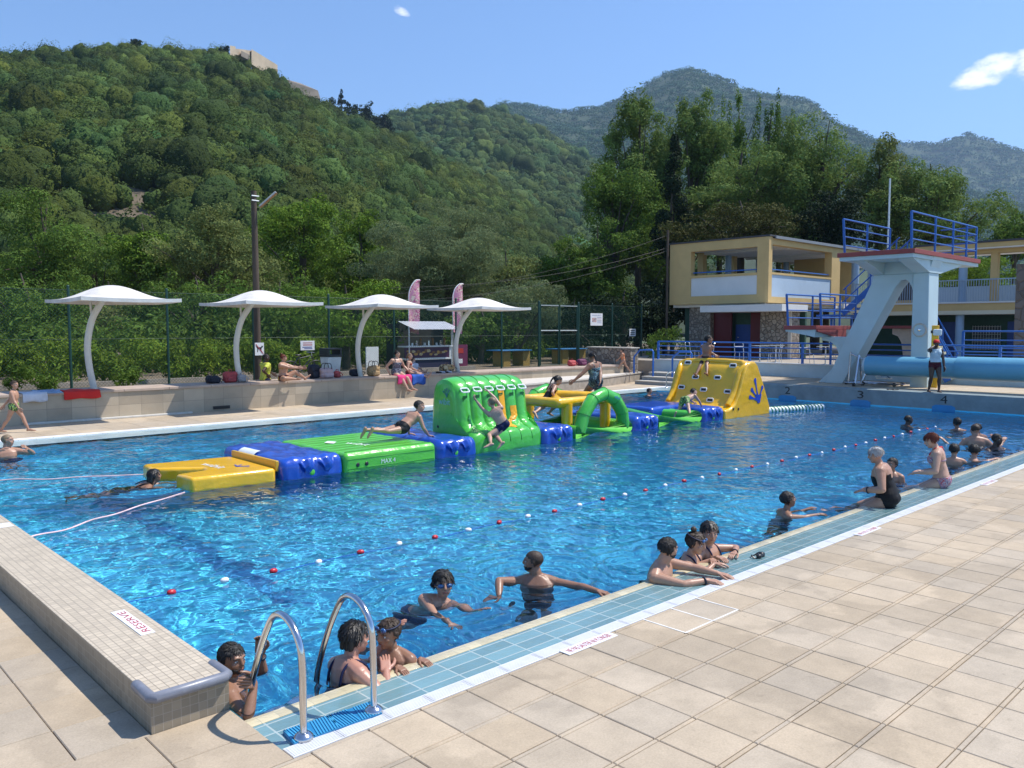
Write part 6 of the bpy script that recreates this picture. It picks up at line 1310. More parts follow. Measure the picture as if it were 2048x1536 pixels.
# blue handrails of the steps
for i, (pts, lab) in enumerate((([(29, 22.60, .42), (29, 22.60, 1.12), (29, 22.55, 1.20), (29, 22.28, 1.45), (29, 21.62, 1.47), (29, 21.56, 1.40), (29, 21.56, .3)], 'blue bent handrail at the left of the pool steps'), ([(29, 20.55, .2), (29, 20.55, 1.12), (29, 20.5, 1.2), (29, 20.2, 1.42), (29, 19.66, 1.42), (29, 19.6, 1.36), (29, 19.6, .3)], 'blue bent handrail at the right of the pool steps beside the yellow slide'))):
    mb = MB(); mb.tube(pts, .04, 10); o = mb.build('handrail', M_RAIL, smooth=60); tag(o, lab, 'handrail')
# --- diving tower
M_TOW = mat('tower_paint', (.47, .60, .64), .6, .07, 1.2, .1, 25); M_TRED = mat('platform_red', (.28, .06, .055), .7, .12, 4); M_TREAD = mat('tread_cream', (.72, .66, .42), .6, .08)
T = empty('diving_tower', (28, 11, .485), 'pale blue concrete diving tower with a red high platform, slanting leg and blue railings', 'diving tower')
def pr(name, poly, a0, a1, m=M_TOW, axis='x', bevel=.02): mb = MB(); mb.prism(poly, axis, a0, a1); return mb.build(name, m, T, smooth=None, bevel=bevel)
pr('column', [(9.88, .485), (10.42, .485), (10.42, 4.19), (9.93, 4.19)], 27.9, 28.75)
pr('slanting_leg', [(12.69, .485), (13.30, .485), (11.75, 4.0), (11.72, 4.19), (10.421, 4.19), (10.421, 3.6), (10.55, 3.9), (10.68, 4.0), (10.82, 3.98), (11.0, 3.75)], 27.96, 28.70)
pr('head_beam', [(9.95, 4.191), (11.72, 4.191), (12.15, 4.70), (9.80, 4.70)], 27.92, 28.72, bevel=0)
# tapered cantilever ribs under the platform, along its length
for y0, y1 in ((9.90, 10.38), (11.35, 11.75)):
    mb = MB(); mb.prism([(26.5, 4.55), (27.9, 4.19), (28.8, 4.19), (31.2, 4.62), (31.2, 4.70), (26.5, 4.70)], 'y', y0, y1); mb.build('bracket', M_TOW, T, smooth=None)
mb = MB(); mb.box((26.25, 9.82, 4.58), (32.2, 12.12, 4.698)); mb.build('platform_underside', M_TOW, T, smooth=None)
mb = MB(); mb.box((26.2, 9.76, 4.699), (32.25, 12.18, 4.84)); mb.build('platform', M_TRED, T, smooth=None, bevel=.01)
def rail_panel(y, xs, zlo, zs, lean=0, m=M_RAIL, rr=.028):
    for z in zs: mb = MB(); k = (z-zlo)/(max(zs)-zlo); mb.tube([(xs[0]-.16*k*lean, y, z), (xs[-1], y, z)], rr if z == max(zs) else rr*.75, 8); mb.build('rail', m, T, smooth=60)
    for i, x in enumerate(xs): mb = MB(); mb.tube([(x, y, zlo), (x-(.16*lean if i == 0 else 0), y, max(zs))], .042 if i == 0 else .036, 8); mb.build('rail_post', m, T, smooth=60)
rail_panel(12.12, [26.62, 28.3, 30.2], 4.84, (5.12, 5.40, 5.68, 5.96), 1.0)
rail_panel(9.82, [26.1, 28.0, 29.6, 30.9, 31.9], 4.84, (5.12, 5.40, 5.68, 5.94), .6)
for z in (5.12, 5.40, 5.68, 5.94): mb = MB(); mb.tube([(31.9, 9.82, z), (31.9, 11.0, z)], .022, 8); mb.build('rail', M_RAIL, T)
# lower platform on its curved support
mb = MB(); mb.box((27.0, 13.22, 2.36), (31.6, 14.42, 2.50)); mb.build('platform', M_TRED, T, smooth=None, bevel=.01)
pr('platform_underside', [(13.30, 2.10), (13.55, 2.16), (14.38, 2.30), (14.38, 2.359), (13.25, 2.359)], 27.05, 31.5, bevel=0)
mb = MB(); mb.prism([(27.0, 2.36), (27.0, 2.30), (29.2, 1.98), (29.2, 2.36)], 'y', 13.16, 13.219); mb.build('side_fascia', M_TRED, T, smooth=None)
arc = [(13.55, 2.12), (13.52, 1.98), (13.20, 1.93), (13.0, 1.78), (12.90, 1.52), (12.94, 1.22), (13.10, .98), (13.62, .485)]
pr('curved_support', arc+[(12.72, .485), (12.4, 1.2), (12.35, 2.1)], 28.05, 28.62)
arc2 = [(11.75, 2.2), (11.55, 2.12), (11.42, 1.9), (11.36, 1.5), (11.32, .485), (10.85, .485), (10.95, 2.4), (11.75, 2.4)]
pr('rear_support', [(y+.35, z) for y, z in arc2], 30.6, 31.2, mat('support_cream', (.60, .52, .43), .7, .1)); mb = MB(); mb.box((30.2, 10.95, 2.401), (31.5, 12.35, 2.50)); mb.build('platform', M_TRED, T, smooth=None)
rail_panel(14.36, [27.2, 29.0, 30.8], 2.5, (2.78, 3.05, 3.32, 3.60), 1.0)
rail_panel(13.28, [27.5, 28.9, 30.2], 2.5, (2.78, 3.05, 3.32, 3.60), 1.0)
# stairs: blue stringers, cream treads
def flight(y0, z0, y1, z1, x0, x1, n):
    for x in (x0, x1):
        mb = MB(); mb.bar((x, y0, z0), (x, y1, z1), .06, .22); mb.build('stair_stringer', M_RAIL, T, smooth=None)
        for h_ in (.45, .9): mb = MB(); mb.tube([(x, y0, z0+h_), (x, y1, z1+h_)], .025, 8); mb.build('stair_rail', M_RAIL, T)
        for t in (.05, .5, .95): mb = MB(); p = V((x, y0, z0)).lerp(V((x, y1, z1)), t); mb.tube([p, p+V((0, 0, .9))], .025, 8); mb.build('stair_rail', M_RAIL, T)
    for i in range(n): t = (i+.5)/n; y, z = y0+(y1-y0)*t, z0+(z1-z0)*t; mb = MB(); mb.box((x0+.04, y-.15, z-.05), (x1-.04, y+.15, z+.05)); mb.build('stair_tread', M_TREAD, T, smooth=None)
flight(11.9, 4.75, 13.9, 2.95, 30.5, 31.5, 9)
mb = MB(); mb.box((30.4, 13.9, 2.85), (31.7, 14.9, 2.93)); mb.build('stair_landing', M_RAIL, T, smooth=None)
flight(11.0, 2.5, 9.95, .60, 30.0, 30.9, 9)
for y in (14.0, 14.8): mb = MB(); mb.tube([(31.5, y, .485), (31.5, y, 2.85)], .05, 8); mb.build('landing_post', M_RAIL, T)
# gauge and rescue board on the column
r = empty('wall_gauge', (27.87, 10.12, 2.35), 'round pale dial mounted on the tower column', 'gauge'); c = atx(1839, 660, 27.88)
mb = MB(); ring = [c+V((0, .20*math.cos(a), .20*math.sin(a))) for a in np.linspace(0, 2*math.pi, 24, endpoint=False)]; mb.tube(ring, .03, 8, closed=True); mb.build('bezel', M_STEP, r)
mb = MB(); mb.tube([c+V((.015, 0, 0)), c+V((-.005, 0, 0))], [.19, .19], 24); mb.build('dial', M_TOW, r); mb = MB(); mb.ell(c+V((-.012, 0, 0)), (.012, .06, .06)); mb.build('dial_centre', M_STEEL, r)
c = atx(1870, 690, 27.6); r = empty('rescue_board', (27.6, c.y, .5), 'yellow rescue board with black straps and white head block standing behind the lifeguard', 'rescue board')
mb = MB(); mb.box((27.57, c.y-.11, .52), (27.62, c.y+.11, 2.50)); mb.build('board', M_YEL, r, bevel=.02)
for z in (1.2, 1.7, 2.25): mb = MB(); mb.box((27.55, c.y-.125, z), (27.64, c.y+.125, z+.09)); mb.build('strap', M_BLACK, r)
mb = MB(); rbox(mb, (27.48, c.y-.22, 2.18), (27.56, c.y+.04, 2.38), .04, (3, 5, 4)); mb.build('head_block', M_LOGO_W, r, smooth=180)
# pool cover roller
r = empty('cover_roller', (27.2, 11.6, .49), 'long pale blue pool cover rolled up on its roller along the right deck', 'cover roller')
M_COVER = mat('cover_blue', (.12, .35, .50), .42, .08, 2, .1, 8)
mb = MB(); mb.tube([(27.2, y, 1.18) for y in np.linspace(11.5, -12, 50)], .32, 26); mb.build('cover', M_COVER, r, smooth=60)
mb = MB(); mb.tube([(27.2, y, 1.19) for y in np.linspace(8.75, -12, 50)], .352, 26); mb.build('cover', M_COVER, r, smooth=60)
mb = MB(); mb.tube([(27.2, 11.501, 1.18), (27.2, 11.59, 1.18)], [.30, .27], 24); mb.build('cover_end', M_LOWW, r, smooth=50)
for y in (11.8, -11.8):
    mb = MB(); mb.tube([(26.95, y, .52), (27.2, y, 1.5), (27.45, y, .52)], .035, 8); mb.tube([(26.85, y, .55), (27.55, y, .55)], .035, 8); mb.build('stand', M_STEEL, r)
    for x in (26.85, 27.55): mb = MB(); mb.tube([(x, y-.03, .55), (x, y+.03, .55)], .065, 14); mb.build('wheel', M_BLACK, r)
# wheeled pool lift under the tower
r = empty('pool_lift', (27.8, 12.1, .49), 'metal wheeled pool lift with dark castors under the diving tower', 'pool lift')
mb = MB(); [mb.tube(p, .028, 8) for p in ([(27.62, 12.45, .56), (27.62, 10.7, .56), (28.25, 10.7, .56), (28.25, 12.45, .56), (27.62, 12.45, .56)], [(27.8, 12.4, .56), (27.8, 12.35, 1.6)], [(27.8, 12.35, 1.55), (27.75, 11.5, 1.2), (27.75, 11.0, .75)], [(27.7, 11.9, .56), (27.75, 11.75, 1.05)])]; mb.build('frame', M_STEEL, r)
mb = MB(); mb.box((27.62, 11.0, .72), (27.98, 11.4, .77)); mb.box((27.62, 11.38, .77), (27.98, 11.43, 1.15)); mb.build('seat', M_LOGO_W, r, bevel=.02)
for x, y in ((27.62, 12.4), (27.62, 10.8), (28.25, 12.4), (28.25, 10.8)): mb = MB(); mb.tube([(x-.02, y, .55), (x+.02, y, .55)], .06, 12); mb.build('castor', M_BLACK, r)
r = empty('flip_flops', (26.25, 10.2, .485), 'dark flip flops lying on the start wall near the lifeguard', 'shoes'); 
for dy in (0, .16): mb = MB(); mb.capsule([(26.15, 10.25+dy, .502), (26.38, 10.2+dy, .502)], [(.05, .015), (.045, .015)], 10); mb.build('sole', M_BLACK, r)
r = empty('swim_goggles', gp(1521, 1114, -.012), 'pair of black swimming goggles lying on the wet tiles beside the leaning man', 'goggles'); c = gp(1521, 1114, -.012)
for s in (-1, 1): mb = MB(); mb.ell(c+V((s*.045, s*.01, .022)), (.04, .03, .024)); mb.build('lens', M_BLACK, r, smooth=180)
mb = MB(); mb.tube([c+V((.1*math.cos(a), .05*math.sin(a)+.03, .012+.012*math.sin(3*a))) for a in np.linspace(0, 2*math.pi, 24, endpoint=False)], .008, 6, closed=True); mb.build('strap', M_BLACK, r)
r = empty('flag_pole', (47, 18.95, 3.74), 'thin bare flag pole rising above the pavilion roof', 'flag pole'); mb = MB(); mb.tube([(47, 18.95, 3.74), (47, 18.95, 10.7)], [.07, .05], 8); mb.build('pole', M_LOGO_W, r)
# ================================================================ TREES AND HILLS
def leafmat(name, col, trans=.25, var=.15): return mat(name, col, .75, var, .6, attr='tint', trans=trans, spec=.12)
LM = {'bright': leafmat('leaf_bright', (.130, .215, .024), .3), 'mid': leafmat('leaf_mid', (.115, .190, .032), .32), 'olive': leafmat('leaf_olive', (.170, .205, .062), .32), 'grey': leafmat('leaf_grey', (.185, .230, .105), .32),
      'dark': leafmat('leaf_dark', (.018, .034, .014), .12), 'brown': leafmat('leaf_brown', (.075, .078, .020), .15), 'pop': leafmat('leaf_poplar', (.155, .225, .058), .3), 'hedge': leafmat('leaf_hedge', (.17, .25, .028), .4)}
M_BARK = mat('bark', (.085, .068, .05), .95, .3, 5, .6, 14)
def rdir(n):
    v = RNG.normal(size=(n, 3)); return v/np.linalg.norm(v, axis=1)[:, None]
def leaves(P, Nn, size, jitter=.8, asp=.55, droop=0):
    """kite-shaped leaf cards at P, roughly facing Nn"""
    n = len(P); nr = Nn+jitter*rdir(n); nr /= np.linalg.norm(nr, axis=1)[:, None]
    t = rdir(n); 
    if droop: t[:, 2] -= droop
    t -= nr*(t*nr).sum(1)[:, None]; t /= np.linalg.norm(t, axis=1)[:, None]+1e-9; b = np.cross(nr, t)
    s = size*RNG.uniform(.6, 1.35, n)[:, None]
    q = np.stack([P-t*s*.5, P+b*s*asp*.5+nr*s*.10, P+t*s*.5, P-b*s*asp*.5+nr*s*.10], 1)
    return q.reshape(-1, 3), np.arange(4*n).reshape(n, 4)
def lobes_to_leaves(lobes, n, size, gap=.0, gs=.6, jitter=.8, asp=.55, shell=.30, droop=0, tintv=.25):
    lobes = np.array(lobes, float); w = (lobes[:, 3]*lobes[:, 5]+lobes[:, 3]*lobes[:, 4]); w /= w.sum()
    k = RNG.choice(len(lobes), int(n*(1+gap)), p=w); d = rdir(len(k)); rr = 1-np.abs(RNG.normal(0, shell, len(k))); rr = np.clip(rr, .05, 1.12)
    P = lobes[k, :3]+d*lobes[k, 3:6]*rr[:, None]
    if gap:
        nz = np.array([mnoise.noise(V(p)*gs) for p in P]); keep = np.argsort(-(nz+RNG.normal(0, .18, len(nz))))[:n]; P, d, k = P[keep], d[keep], k[keep]
    q, f = leaves(P, d+np.array((0, 0, .25)), size, jitter, asp, droop)
    lt = RNG.normal(1, .12, (len(lobes), 1)); t = lt[k]*RNG.uniform(1-tintv, 1+tintv, (len(P), 1)); hue = np.array([[1, 1, 1]])+RNG.normal(0, .06, (len(P), 1))*np.array([[1.2, .2, -.8]])
    return q, f, np.repeat(np.clip(t*hue, .25, 2), 4, 0)
def crown_lobes(c, rx, rz, style):
    c = np.array(c); L = []
    if style == 'round':
        for i in range(int(22*max(1, .8*rz/rx))):
            d = rdir(1)[0]; d[2] = d[2]*.95+.05; s = RNG.uniform(.30, .46); k = RNG.uniform(.35, .80); L.append((*(c+d*np.array((rx, rx, rz))*k), rx*s, rx*s, min(rz, rx)*s*RNG.uniform(.75, 1)))
        L.append((*c, rx*.6, rx*.6, rz*.6))
    elif style == 'plume':       # tall, uneven, several upright masses
        for i in range(int(26*max(1, .75*rz/rx))):
            z = RNG.uniform(-.97, .93); w_ = .88*(1-.62*max(z, 0)**1.6)*(1 if z > -.7 else .9); a = RNG.uniform(0, 6.28); k = RNG.uniform(0, 1)**.6*.78; s = RNG.uniform(.26, .44)*(1-.3*max(z, 0))
            L.append((c[0]+rx*w_*k*math.cos(a), c[1]+rx*w_*k*math.sin(a), c[2]+rz*z*.92, rx*s, rx*s, rx*s*RNG.uniform(1.0, 1.7)))
    elif style == 'spire':
        for i in range(9):
            a = RNG.uniform(0, 6.28); k = RNG.uniform(0, .75); h = rz*RNG.uniform(.62, 1.0)*(1-.25*k)
            for j in range(5):
                t = j/4; L.append((c[0]+rx*k*math.cos(a)*(.7+.5*t), c[1]+rx*k*math.sin(a)*(.7+.5*t), c[2]-rz+2*h*(.18+.78*t), rx*.24*(1.15-.8*t), rx*.24*(1.15-.8*t), h*.32))
    elif style == 'cone':
        for i in range(44):
            t = RNG.uniform(0, 1)**.8; a = RNG.uniform(0, 6.28); w_ = rx*(1-t)*.85; L.append((c[0]+w_*math.cos(a), c[1]+w_*math.sin(a), c[2]-rz+2*rz*t, rx*.42*(1.1-t*.8), rx*.42*(1.1-t*.8), rz*.10))
    return L
def tree(name, label, px, top, bot, w_, D, mt, style, zb=.6, leaf=5.2, dens=1.0, gap=.25, cat='tree', group=None, jitter=.42, trunk=True, asp=.55, droop=0):
    tp = atd(px, top, D); bp_ = atd(px, bot, D); depth = (tp-CAM).dot(FWD); k = depth/F_PX; rx = w_*1.12*k/2; z1, z0 = tp.z, max(bp_.z, zb+.1); rz = (z1-z0)/2; c = (tp.x, tp.y, (z0+z1)/2)
    r = empty(name, (tp.x, tp.y, zb), label, cat, group); n = int(w_*(bot-top)*.78*min(1, (z1-z0)/max(tp.z-bp_.z, .1))/(leaf*leaf*.5)*4.2*dens)
    L = crown_lobes(c, rx, rz, style)
    if style in ('round', 'plume'):      # every mass carries its own smaller clumps
        S = []
        for l in L:
            for d in rdir(7):
                d[2] = d[2]*.9+.1; k_ = RNG.uniform(.55, .85); s_ = RNG.uniform(.34, .50); S.append((l[0]+d[0]*l[3]*k_, l[1]+d[1]*l[4]*k_, l[2]+d[2]*l[5]*k_, l[3]*s_, l[4]*s_, l[5]*s_*.85))
        L = S
    q, f, t = lobes_to_leaves(L, n, leaf*k, gap, 1.6/max(rx, .5), jitter, asp, shell=.16, droop=droop)
    o = np_mesh('crown', q, f, LM[mt], t); adopt(o, r)
    if trunk:
        mb = MB(); tr = max(.12, rx*.055); x, y = tp.x, tp.y; a = random.uniform(0, 6)
        mb.tube([(x, y, zb-.2), (x+.1*math.cos(a), y+.1*math.sin(a), z0+(z1-z0)*.25), (x+.3*math.cos(a), y+.3*math.sin(a), z0+(z1-z0)*.62), (x, y, z1-(z1-z0)*.12)], [tr*1.3, tr, tr*.6, tr*.15], 8)
        for l in L[::max(1, len(L)//12)]: 
            h = z0+(z1-z0)*random.uniform(.05, .4); mb.tube([(x, y, h), ((x+l[0])/2, (y+l[1])/2, (h+l[2])/2+.1*rz), tuple(l[:3])], [tr*.45, tr*.3, tr*.08], 5)
        mb.build('trunk', M_BARK, r, smooth=60)
    return r
GT = 'trees behind the fence'
TREES = [
 ('broadleaf_tree', 'tall dark green leafy tree at the far left edge behind the umbrellas', 92, 385, 640, 250, 52, 'mid', 'round'),
 ('broadleaf_tree', 'small bright yellow green tree at the left between two darker trees', 283, 425, 600, 130, 56, 'bright', 'round'),
 ('olive_tree', 'pale olive coloured tree left of the utility pole', 425, 405, 640, 230, 50, 'olive', 'round'),
 ('plane_tree', 'bright green leafy tree just right of the utility pole lamp', 600, 378, 600, 210, 58, 'bright', 'round'),
 ('plane_tree', 'bright green lower tree right of the one by the utility pole', 715, 425, 610, 150, 60, 'bright', 'plume'),
 ('willow_tree', 'big pale grey green willow in the middle above the third umbrella', 900, 405, 660, 330, 50, 'grey', 'round'),
 ('broadleaf_tree', 'sunny yellow green tree between the willow and the tall poplars', 1120, 468, 660, 150, 60, 'bright', 'round'),
 ('willow_tree', 'grey green drooping tree behind the fence left of the gate', 1035, 540, 735, 190, 44, 'grey', 'round'),
 ('poplar_tree', 'tall slender poplar with a lit top, leftmost of the tall group', 1280, 186, 560, 185, 62, 'pop', 'plume'),
 ('broadleaf_tree', 'wide dark leafy tree below the leftmost tall poplar', 1225, 318, 640, 240, 58, 'mid', 'plume'),
 ('poplar_tree', 'tall wind swept poplar right of the dark conifer top', 1385, 178, 560, 185, 64, 'pop', 'plume'),
 ('lombardy_poplar', 'cluster of dark green spire shaped poplar tops against the mountain, left one', 1478, 176, 420, 110, 72, 'mid', 'spire'),
 ('lombardy_poplar', 'dark green spire shaped poplar right of its twin against the mountain', 1546, 176, 430, 105, 72, 'mid', 'spire'),
 ('broadleaf_tree', 'mid height green tree filling the gap between the two tall poplars', 1335, 255, 560, 150, 68, 'pop', 'plume'),
 ('broadleaf_tree', 'tall leafy tree right under the left spire shaped poplar', 1445, 245, 500, 170, 69, 'pop', 'plume'),
 ('broadleaf_tree', 'tall leafy tree right under the right spire shaped poplar', 1565, 250, 500, 170, 69, 'pop', 'plume'),
 ('broadleaf_tree', 'low shaded tree at the left foot of the tall poplars', 1195, 420, 680, 150, 55, 'mid', 'round'),
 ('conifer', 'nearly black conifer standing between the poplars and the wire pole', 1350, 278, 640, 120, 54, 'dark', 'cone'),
 ('broadleaf_tree', 'broad pale leafy tree behind the pavilion roof', 1485, 275, 500, 310, 62, 'pop', 'round'),
 ('magnolia_tree', 'dark glossy brownish magnolia directly above the pavilion roof', 1480, 385, 520, 250, 50, 'brown', 'round'),
 ('broadleaf_tree', 'leafy tree with ragged upper branches above the diving tower stairs', 1640, 240, 520, 260, 60, 'pop', 'plume'),
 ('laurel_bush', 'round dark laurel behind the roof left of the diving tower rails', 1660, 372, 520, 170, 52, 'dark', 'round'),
 ('broadleaf_tree', 'grey green tree behind the flag pole', 1760, 282, 520, 180, 60, 'olive', 'plume'),
 ('broadleaf_tree', 'rounded green tree behind the right diving tower railing', 1862, 295, 560, 230, 58, 'pop', 'round'),
 ('broadleaf_tree', 'small dark tree at the right edge below the far slope', 2030, 412, 560, 130, 66, 'mid', 'round'),
 ('broadleaf_tree', 'bright shrub like tree seen between the gallery columns', 1950, 520, 620, 220, 62, 'bright', 'round'),
]
for (nm, lab, px, top, bot, w_, D, mt, st) in TREES:
    hot = px > 1300
    tree(nm, lab, px, top, bot, w_, D, mt, st, group=GT if False else None, leaf=5.4 if st != 'spire' else 4.6, dens=3.0 if 'willow' in nm else 1.8, zb=.6, gap=.22 if st == 'plume' else 0 if 'willow' in nm else .16, droop=.6 if 'willow' in nm else 0, asp=.3 if 'willow' in nm else .55)
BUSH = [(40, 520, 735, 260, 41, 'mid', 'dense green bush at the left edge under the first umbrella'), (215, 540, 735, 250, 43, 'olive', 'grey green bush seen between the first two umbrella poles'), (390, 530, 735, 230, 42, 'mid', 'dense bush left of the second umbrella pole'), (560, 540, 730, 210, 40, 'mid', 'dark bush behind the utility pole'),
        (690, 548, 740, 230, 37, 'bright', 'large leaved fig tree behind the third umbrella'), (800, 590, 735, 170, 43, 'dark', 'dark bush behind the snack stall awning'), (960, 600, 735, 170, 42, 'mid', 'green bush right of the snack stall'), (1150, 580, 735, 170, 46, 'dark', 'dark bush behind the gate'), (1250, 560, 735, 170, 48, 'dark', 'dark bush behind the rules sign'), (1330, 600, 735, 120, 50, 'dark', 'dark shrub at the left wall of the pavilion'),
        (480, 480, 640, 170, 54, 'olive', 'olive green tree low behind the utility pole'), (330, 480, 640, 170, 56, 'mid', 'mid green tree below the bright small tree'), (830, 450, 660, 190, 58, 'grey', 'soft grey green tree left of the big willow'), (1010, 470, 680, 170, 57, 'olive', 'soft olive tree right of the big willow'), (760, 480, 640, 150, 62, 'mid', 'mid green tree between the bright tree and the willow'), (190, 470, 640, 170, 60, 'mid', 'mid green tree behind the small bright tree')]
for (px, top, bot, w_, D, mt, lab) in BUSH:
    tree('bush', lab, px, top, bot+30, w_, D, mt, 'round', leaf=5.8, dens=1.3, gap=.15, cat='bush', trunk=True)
# leafy hedge behind the fence and small plants on the bed
L = []
for i in range(90):
    x = -6+23.5*i/90; L.append((x+RNG.normal(0, .2), 29.0+RNG.normal(0, .35), .6+RNG.uniform(.25, 1.15), .55, .5, .5))
q, f, t = lobes_to_leaves(L, 26000, .18, .1, 1.2, .7, .38)
r = empty('hedge', (5, 29, .6), 'long low leafy hedge with yellow green shoots behind the fence', 'hedge'); adopt(np_mesh('foliage', q, f, LM['hedge'], t), r)
for i, (px, lab, h_) in enumerate(((38, 'spiky young plant on the gravel bed behind the walking boy', .8), (258, 'small dark shrub on the gravel bed behind the fence post', .7), (85, 'low green plant on the bed left of the red towel', .45))):
    c = aty(px, 770, 25.9); L = [(c.x+RNG.normal(0, .2), 25.9+RNG.normal(0, .15), .6+RNG.uniform(.15, h_), .25, .22, .2) for _ in range(7)]; q, f, t = lobes_to_leaves(L, 420, .15, .1, 1, .9, .3)
    r = empty('plant', (c.x, 25.9, .6), lab, 'plant', 'small plants on the bed'); adopt(np_mesh('foliage', q, f, LM['mid'], t), r)
c = V((33.4, 24.5, .94)); L = [(c.x+RNG.normal(0, .3), c.y+RNG.normal(0, .9), c.z+RNG.uniform(.2, 1.3), .4, .4, .35) for _ in range(12)]; q, f, t = lobes_to_leaves(L, 1300, .16, .1, 1, .9, .4)
r = empty('plant', c, 'leafy shrub behind the blue railing left of the stone pier', 'plant'); adopt(np_mesh('foliage', q, f, LM['mid'], t), r)
# tangled undergrowth filling the ground under the trees
L = []
for i in range(210):
    x = RNG.uniform(-8, 46); y = 32+RNG.uniform(0, 9)+max(0, x-28)*.25
    if x > 33 and y < 30+(x-33)*.8: continue
    L.append((x, y, .6+RNG.uniform(.2, 1.6), RNG.uniform(.9, 1.6), RNG.uniform(.8, 1.2), RNG.uniform(.7, 1.3)))
q, f, t = lobes_to_leaves(L, 46000, .30, .15, .7, .6, .4); tag(np_mesh('undergrowth', q, f, LM['mid'], t*.8), kind='stuff')
# --- hills: real terrain at its own distance, then woods on it
def interp(pts, x):
    if x <= pts[0][0]: return pts[0][1]
    for (xa, ya), (xb, yb) in zip(pts, pts[1:]):
        if x <= xb: return ya+(yb-ya)*(x-xa)/(xb-xa)
    return pts[-1][1]
M_HILL = mat('hill_ground', (1, 1, 1), .95, .35, .15, attr='tint') if True else mat('hill_soil', (.10, .078, .048), .95, .45, .12)
def hill(name, ridge, dist, base, x0, x1, z_base, step, rows, rough, nf, shape=.85, material=None, soil=None):
    """terrain from base distance up to the ridge line and down behind it. returns sampler(px,t)->point"""
    cols = np.arange(x0, x1+step, step); vs = []; T_ = list(np.linspace(0, 1, rows))+[1.12, 1.35, 1.8]
    def pt(x, t):
        D1 = interp(dist, x); D0 = interp(base, x); yr = interp(ridge, x); top = atd(x, yr, D1)
        D = D0+(D1-D0)*min(t, 2.0); p = atd(x, 600, D); z = z_base+(top.z-z_base)*(t**shape if t <= 1 else max(1-.9*(t-1)**1.2, -.3))
        nzv = mnoise.fractal(V((p.x, p.y, 3))*nf, .9, 2.1, 4)
        return V((p.x, p.y, max(z+nzv*rough*min(1, 3*t)*(.35 if abs(t-1) < .08 else 1)*(1 if t < 1.01 else .3), -.95)))
    for x in cols:
        for t in T_: vs.append(tuple(pt(x, t)))
    nr = len(T_); idx = np.arange(len(vs)).reshape(len(cols), nr); Q = np.stack([idx[:-1, :-1], idx[1:, :-1], idx[1:, 1:], idx[:-1, 1:]], -1).reshape(-1, 4)
    o = np_mesh(name, np.array(vs), Q, material or M_HILL, np.array([(.125, .098, .066) if soil and soil(x, t, V(v_)) else (.030, .046, .017) for (x, t), v_ in zip([(x, t) for x in cols for t in T_], vs)]), smooth=True); tag(o, kind='structure'); return pt
def cube_sphere(n):
    vs, fs, key = [], [], {}
    def vid(q):
        k = tuple(np.round(q, 5))
        if k not in key: key[k] = len(vs); vs.append(np.array(q)/np.linalg.norm(q))
        return key[k]
    g = np.tan(np.linspace(-1, 1, n+1)*math.pi/4)
    for ax in range(3):
        for s in (-1, 1):
            def q(u, w): v = [0, 0, 0]; v[ax] = s; v[(ax+1) % 3] = u; v[(ax+2) % 3] = w; return v
            for i in range(n):
                for j in range(n):
                    f = [vid(q(g[i], g[j])), vid(q(g[i+1], g[j])), vid(q(g[i+1], g[j+1])), vid(q(g[i], g[j+1]))]; fs.append(f if s > 0 else f[::-1])
    return np.array(vs), np.array(fs)
CS_V, CS_F = cube_sphere(5)
W1 = leafmat('wood_near', (.088, .134, .030), .2); W2 = leafmat('wood_mid', (.092, .148, .044), .2); W3 = leafmat('wood_far', (.060, .128, .050), .12)
for m_, s_, d_ in ((W1, 1.7, 1.4), (W2, .9, 2.4)):      # leafy relief on the inner masses of the crowns
    nt, N, Lk = nodes(m_); tc = N.new('ShaderNodeTexCoord'); n2 = N.new('ShaderNodeTexNoise'); n2.inputs['Scale'].default_value = s_; n2.inputs['Detail'].default_value = 4; n2.inputs['Roughness'].default_value = .7
    bp = N.new('ShaderNodeBump'); bp.inputs['Strength'].default_value = .8; bp.inputs['Distance'].default_value = d_; Lk.new(tc.outputs['Object'], n2.inputs['Vector']); Lk.new(n2.outputs['Fac'], bp.inputs['Height']); Lk.new(bp.outputs[0], N['Principled BSDF'].inputs['Normal'])
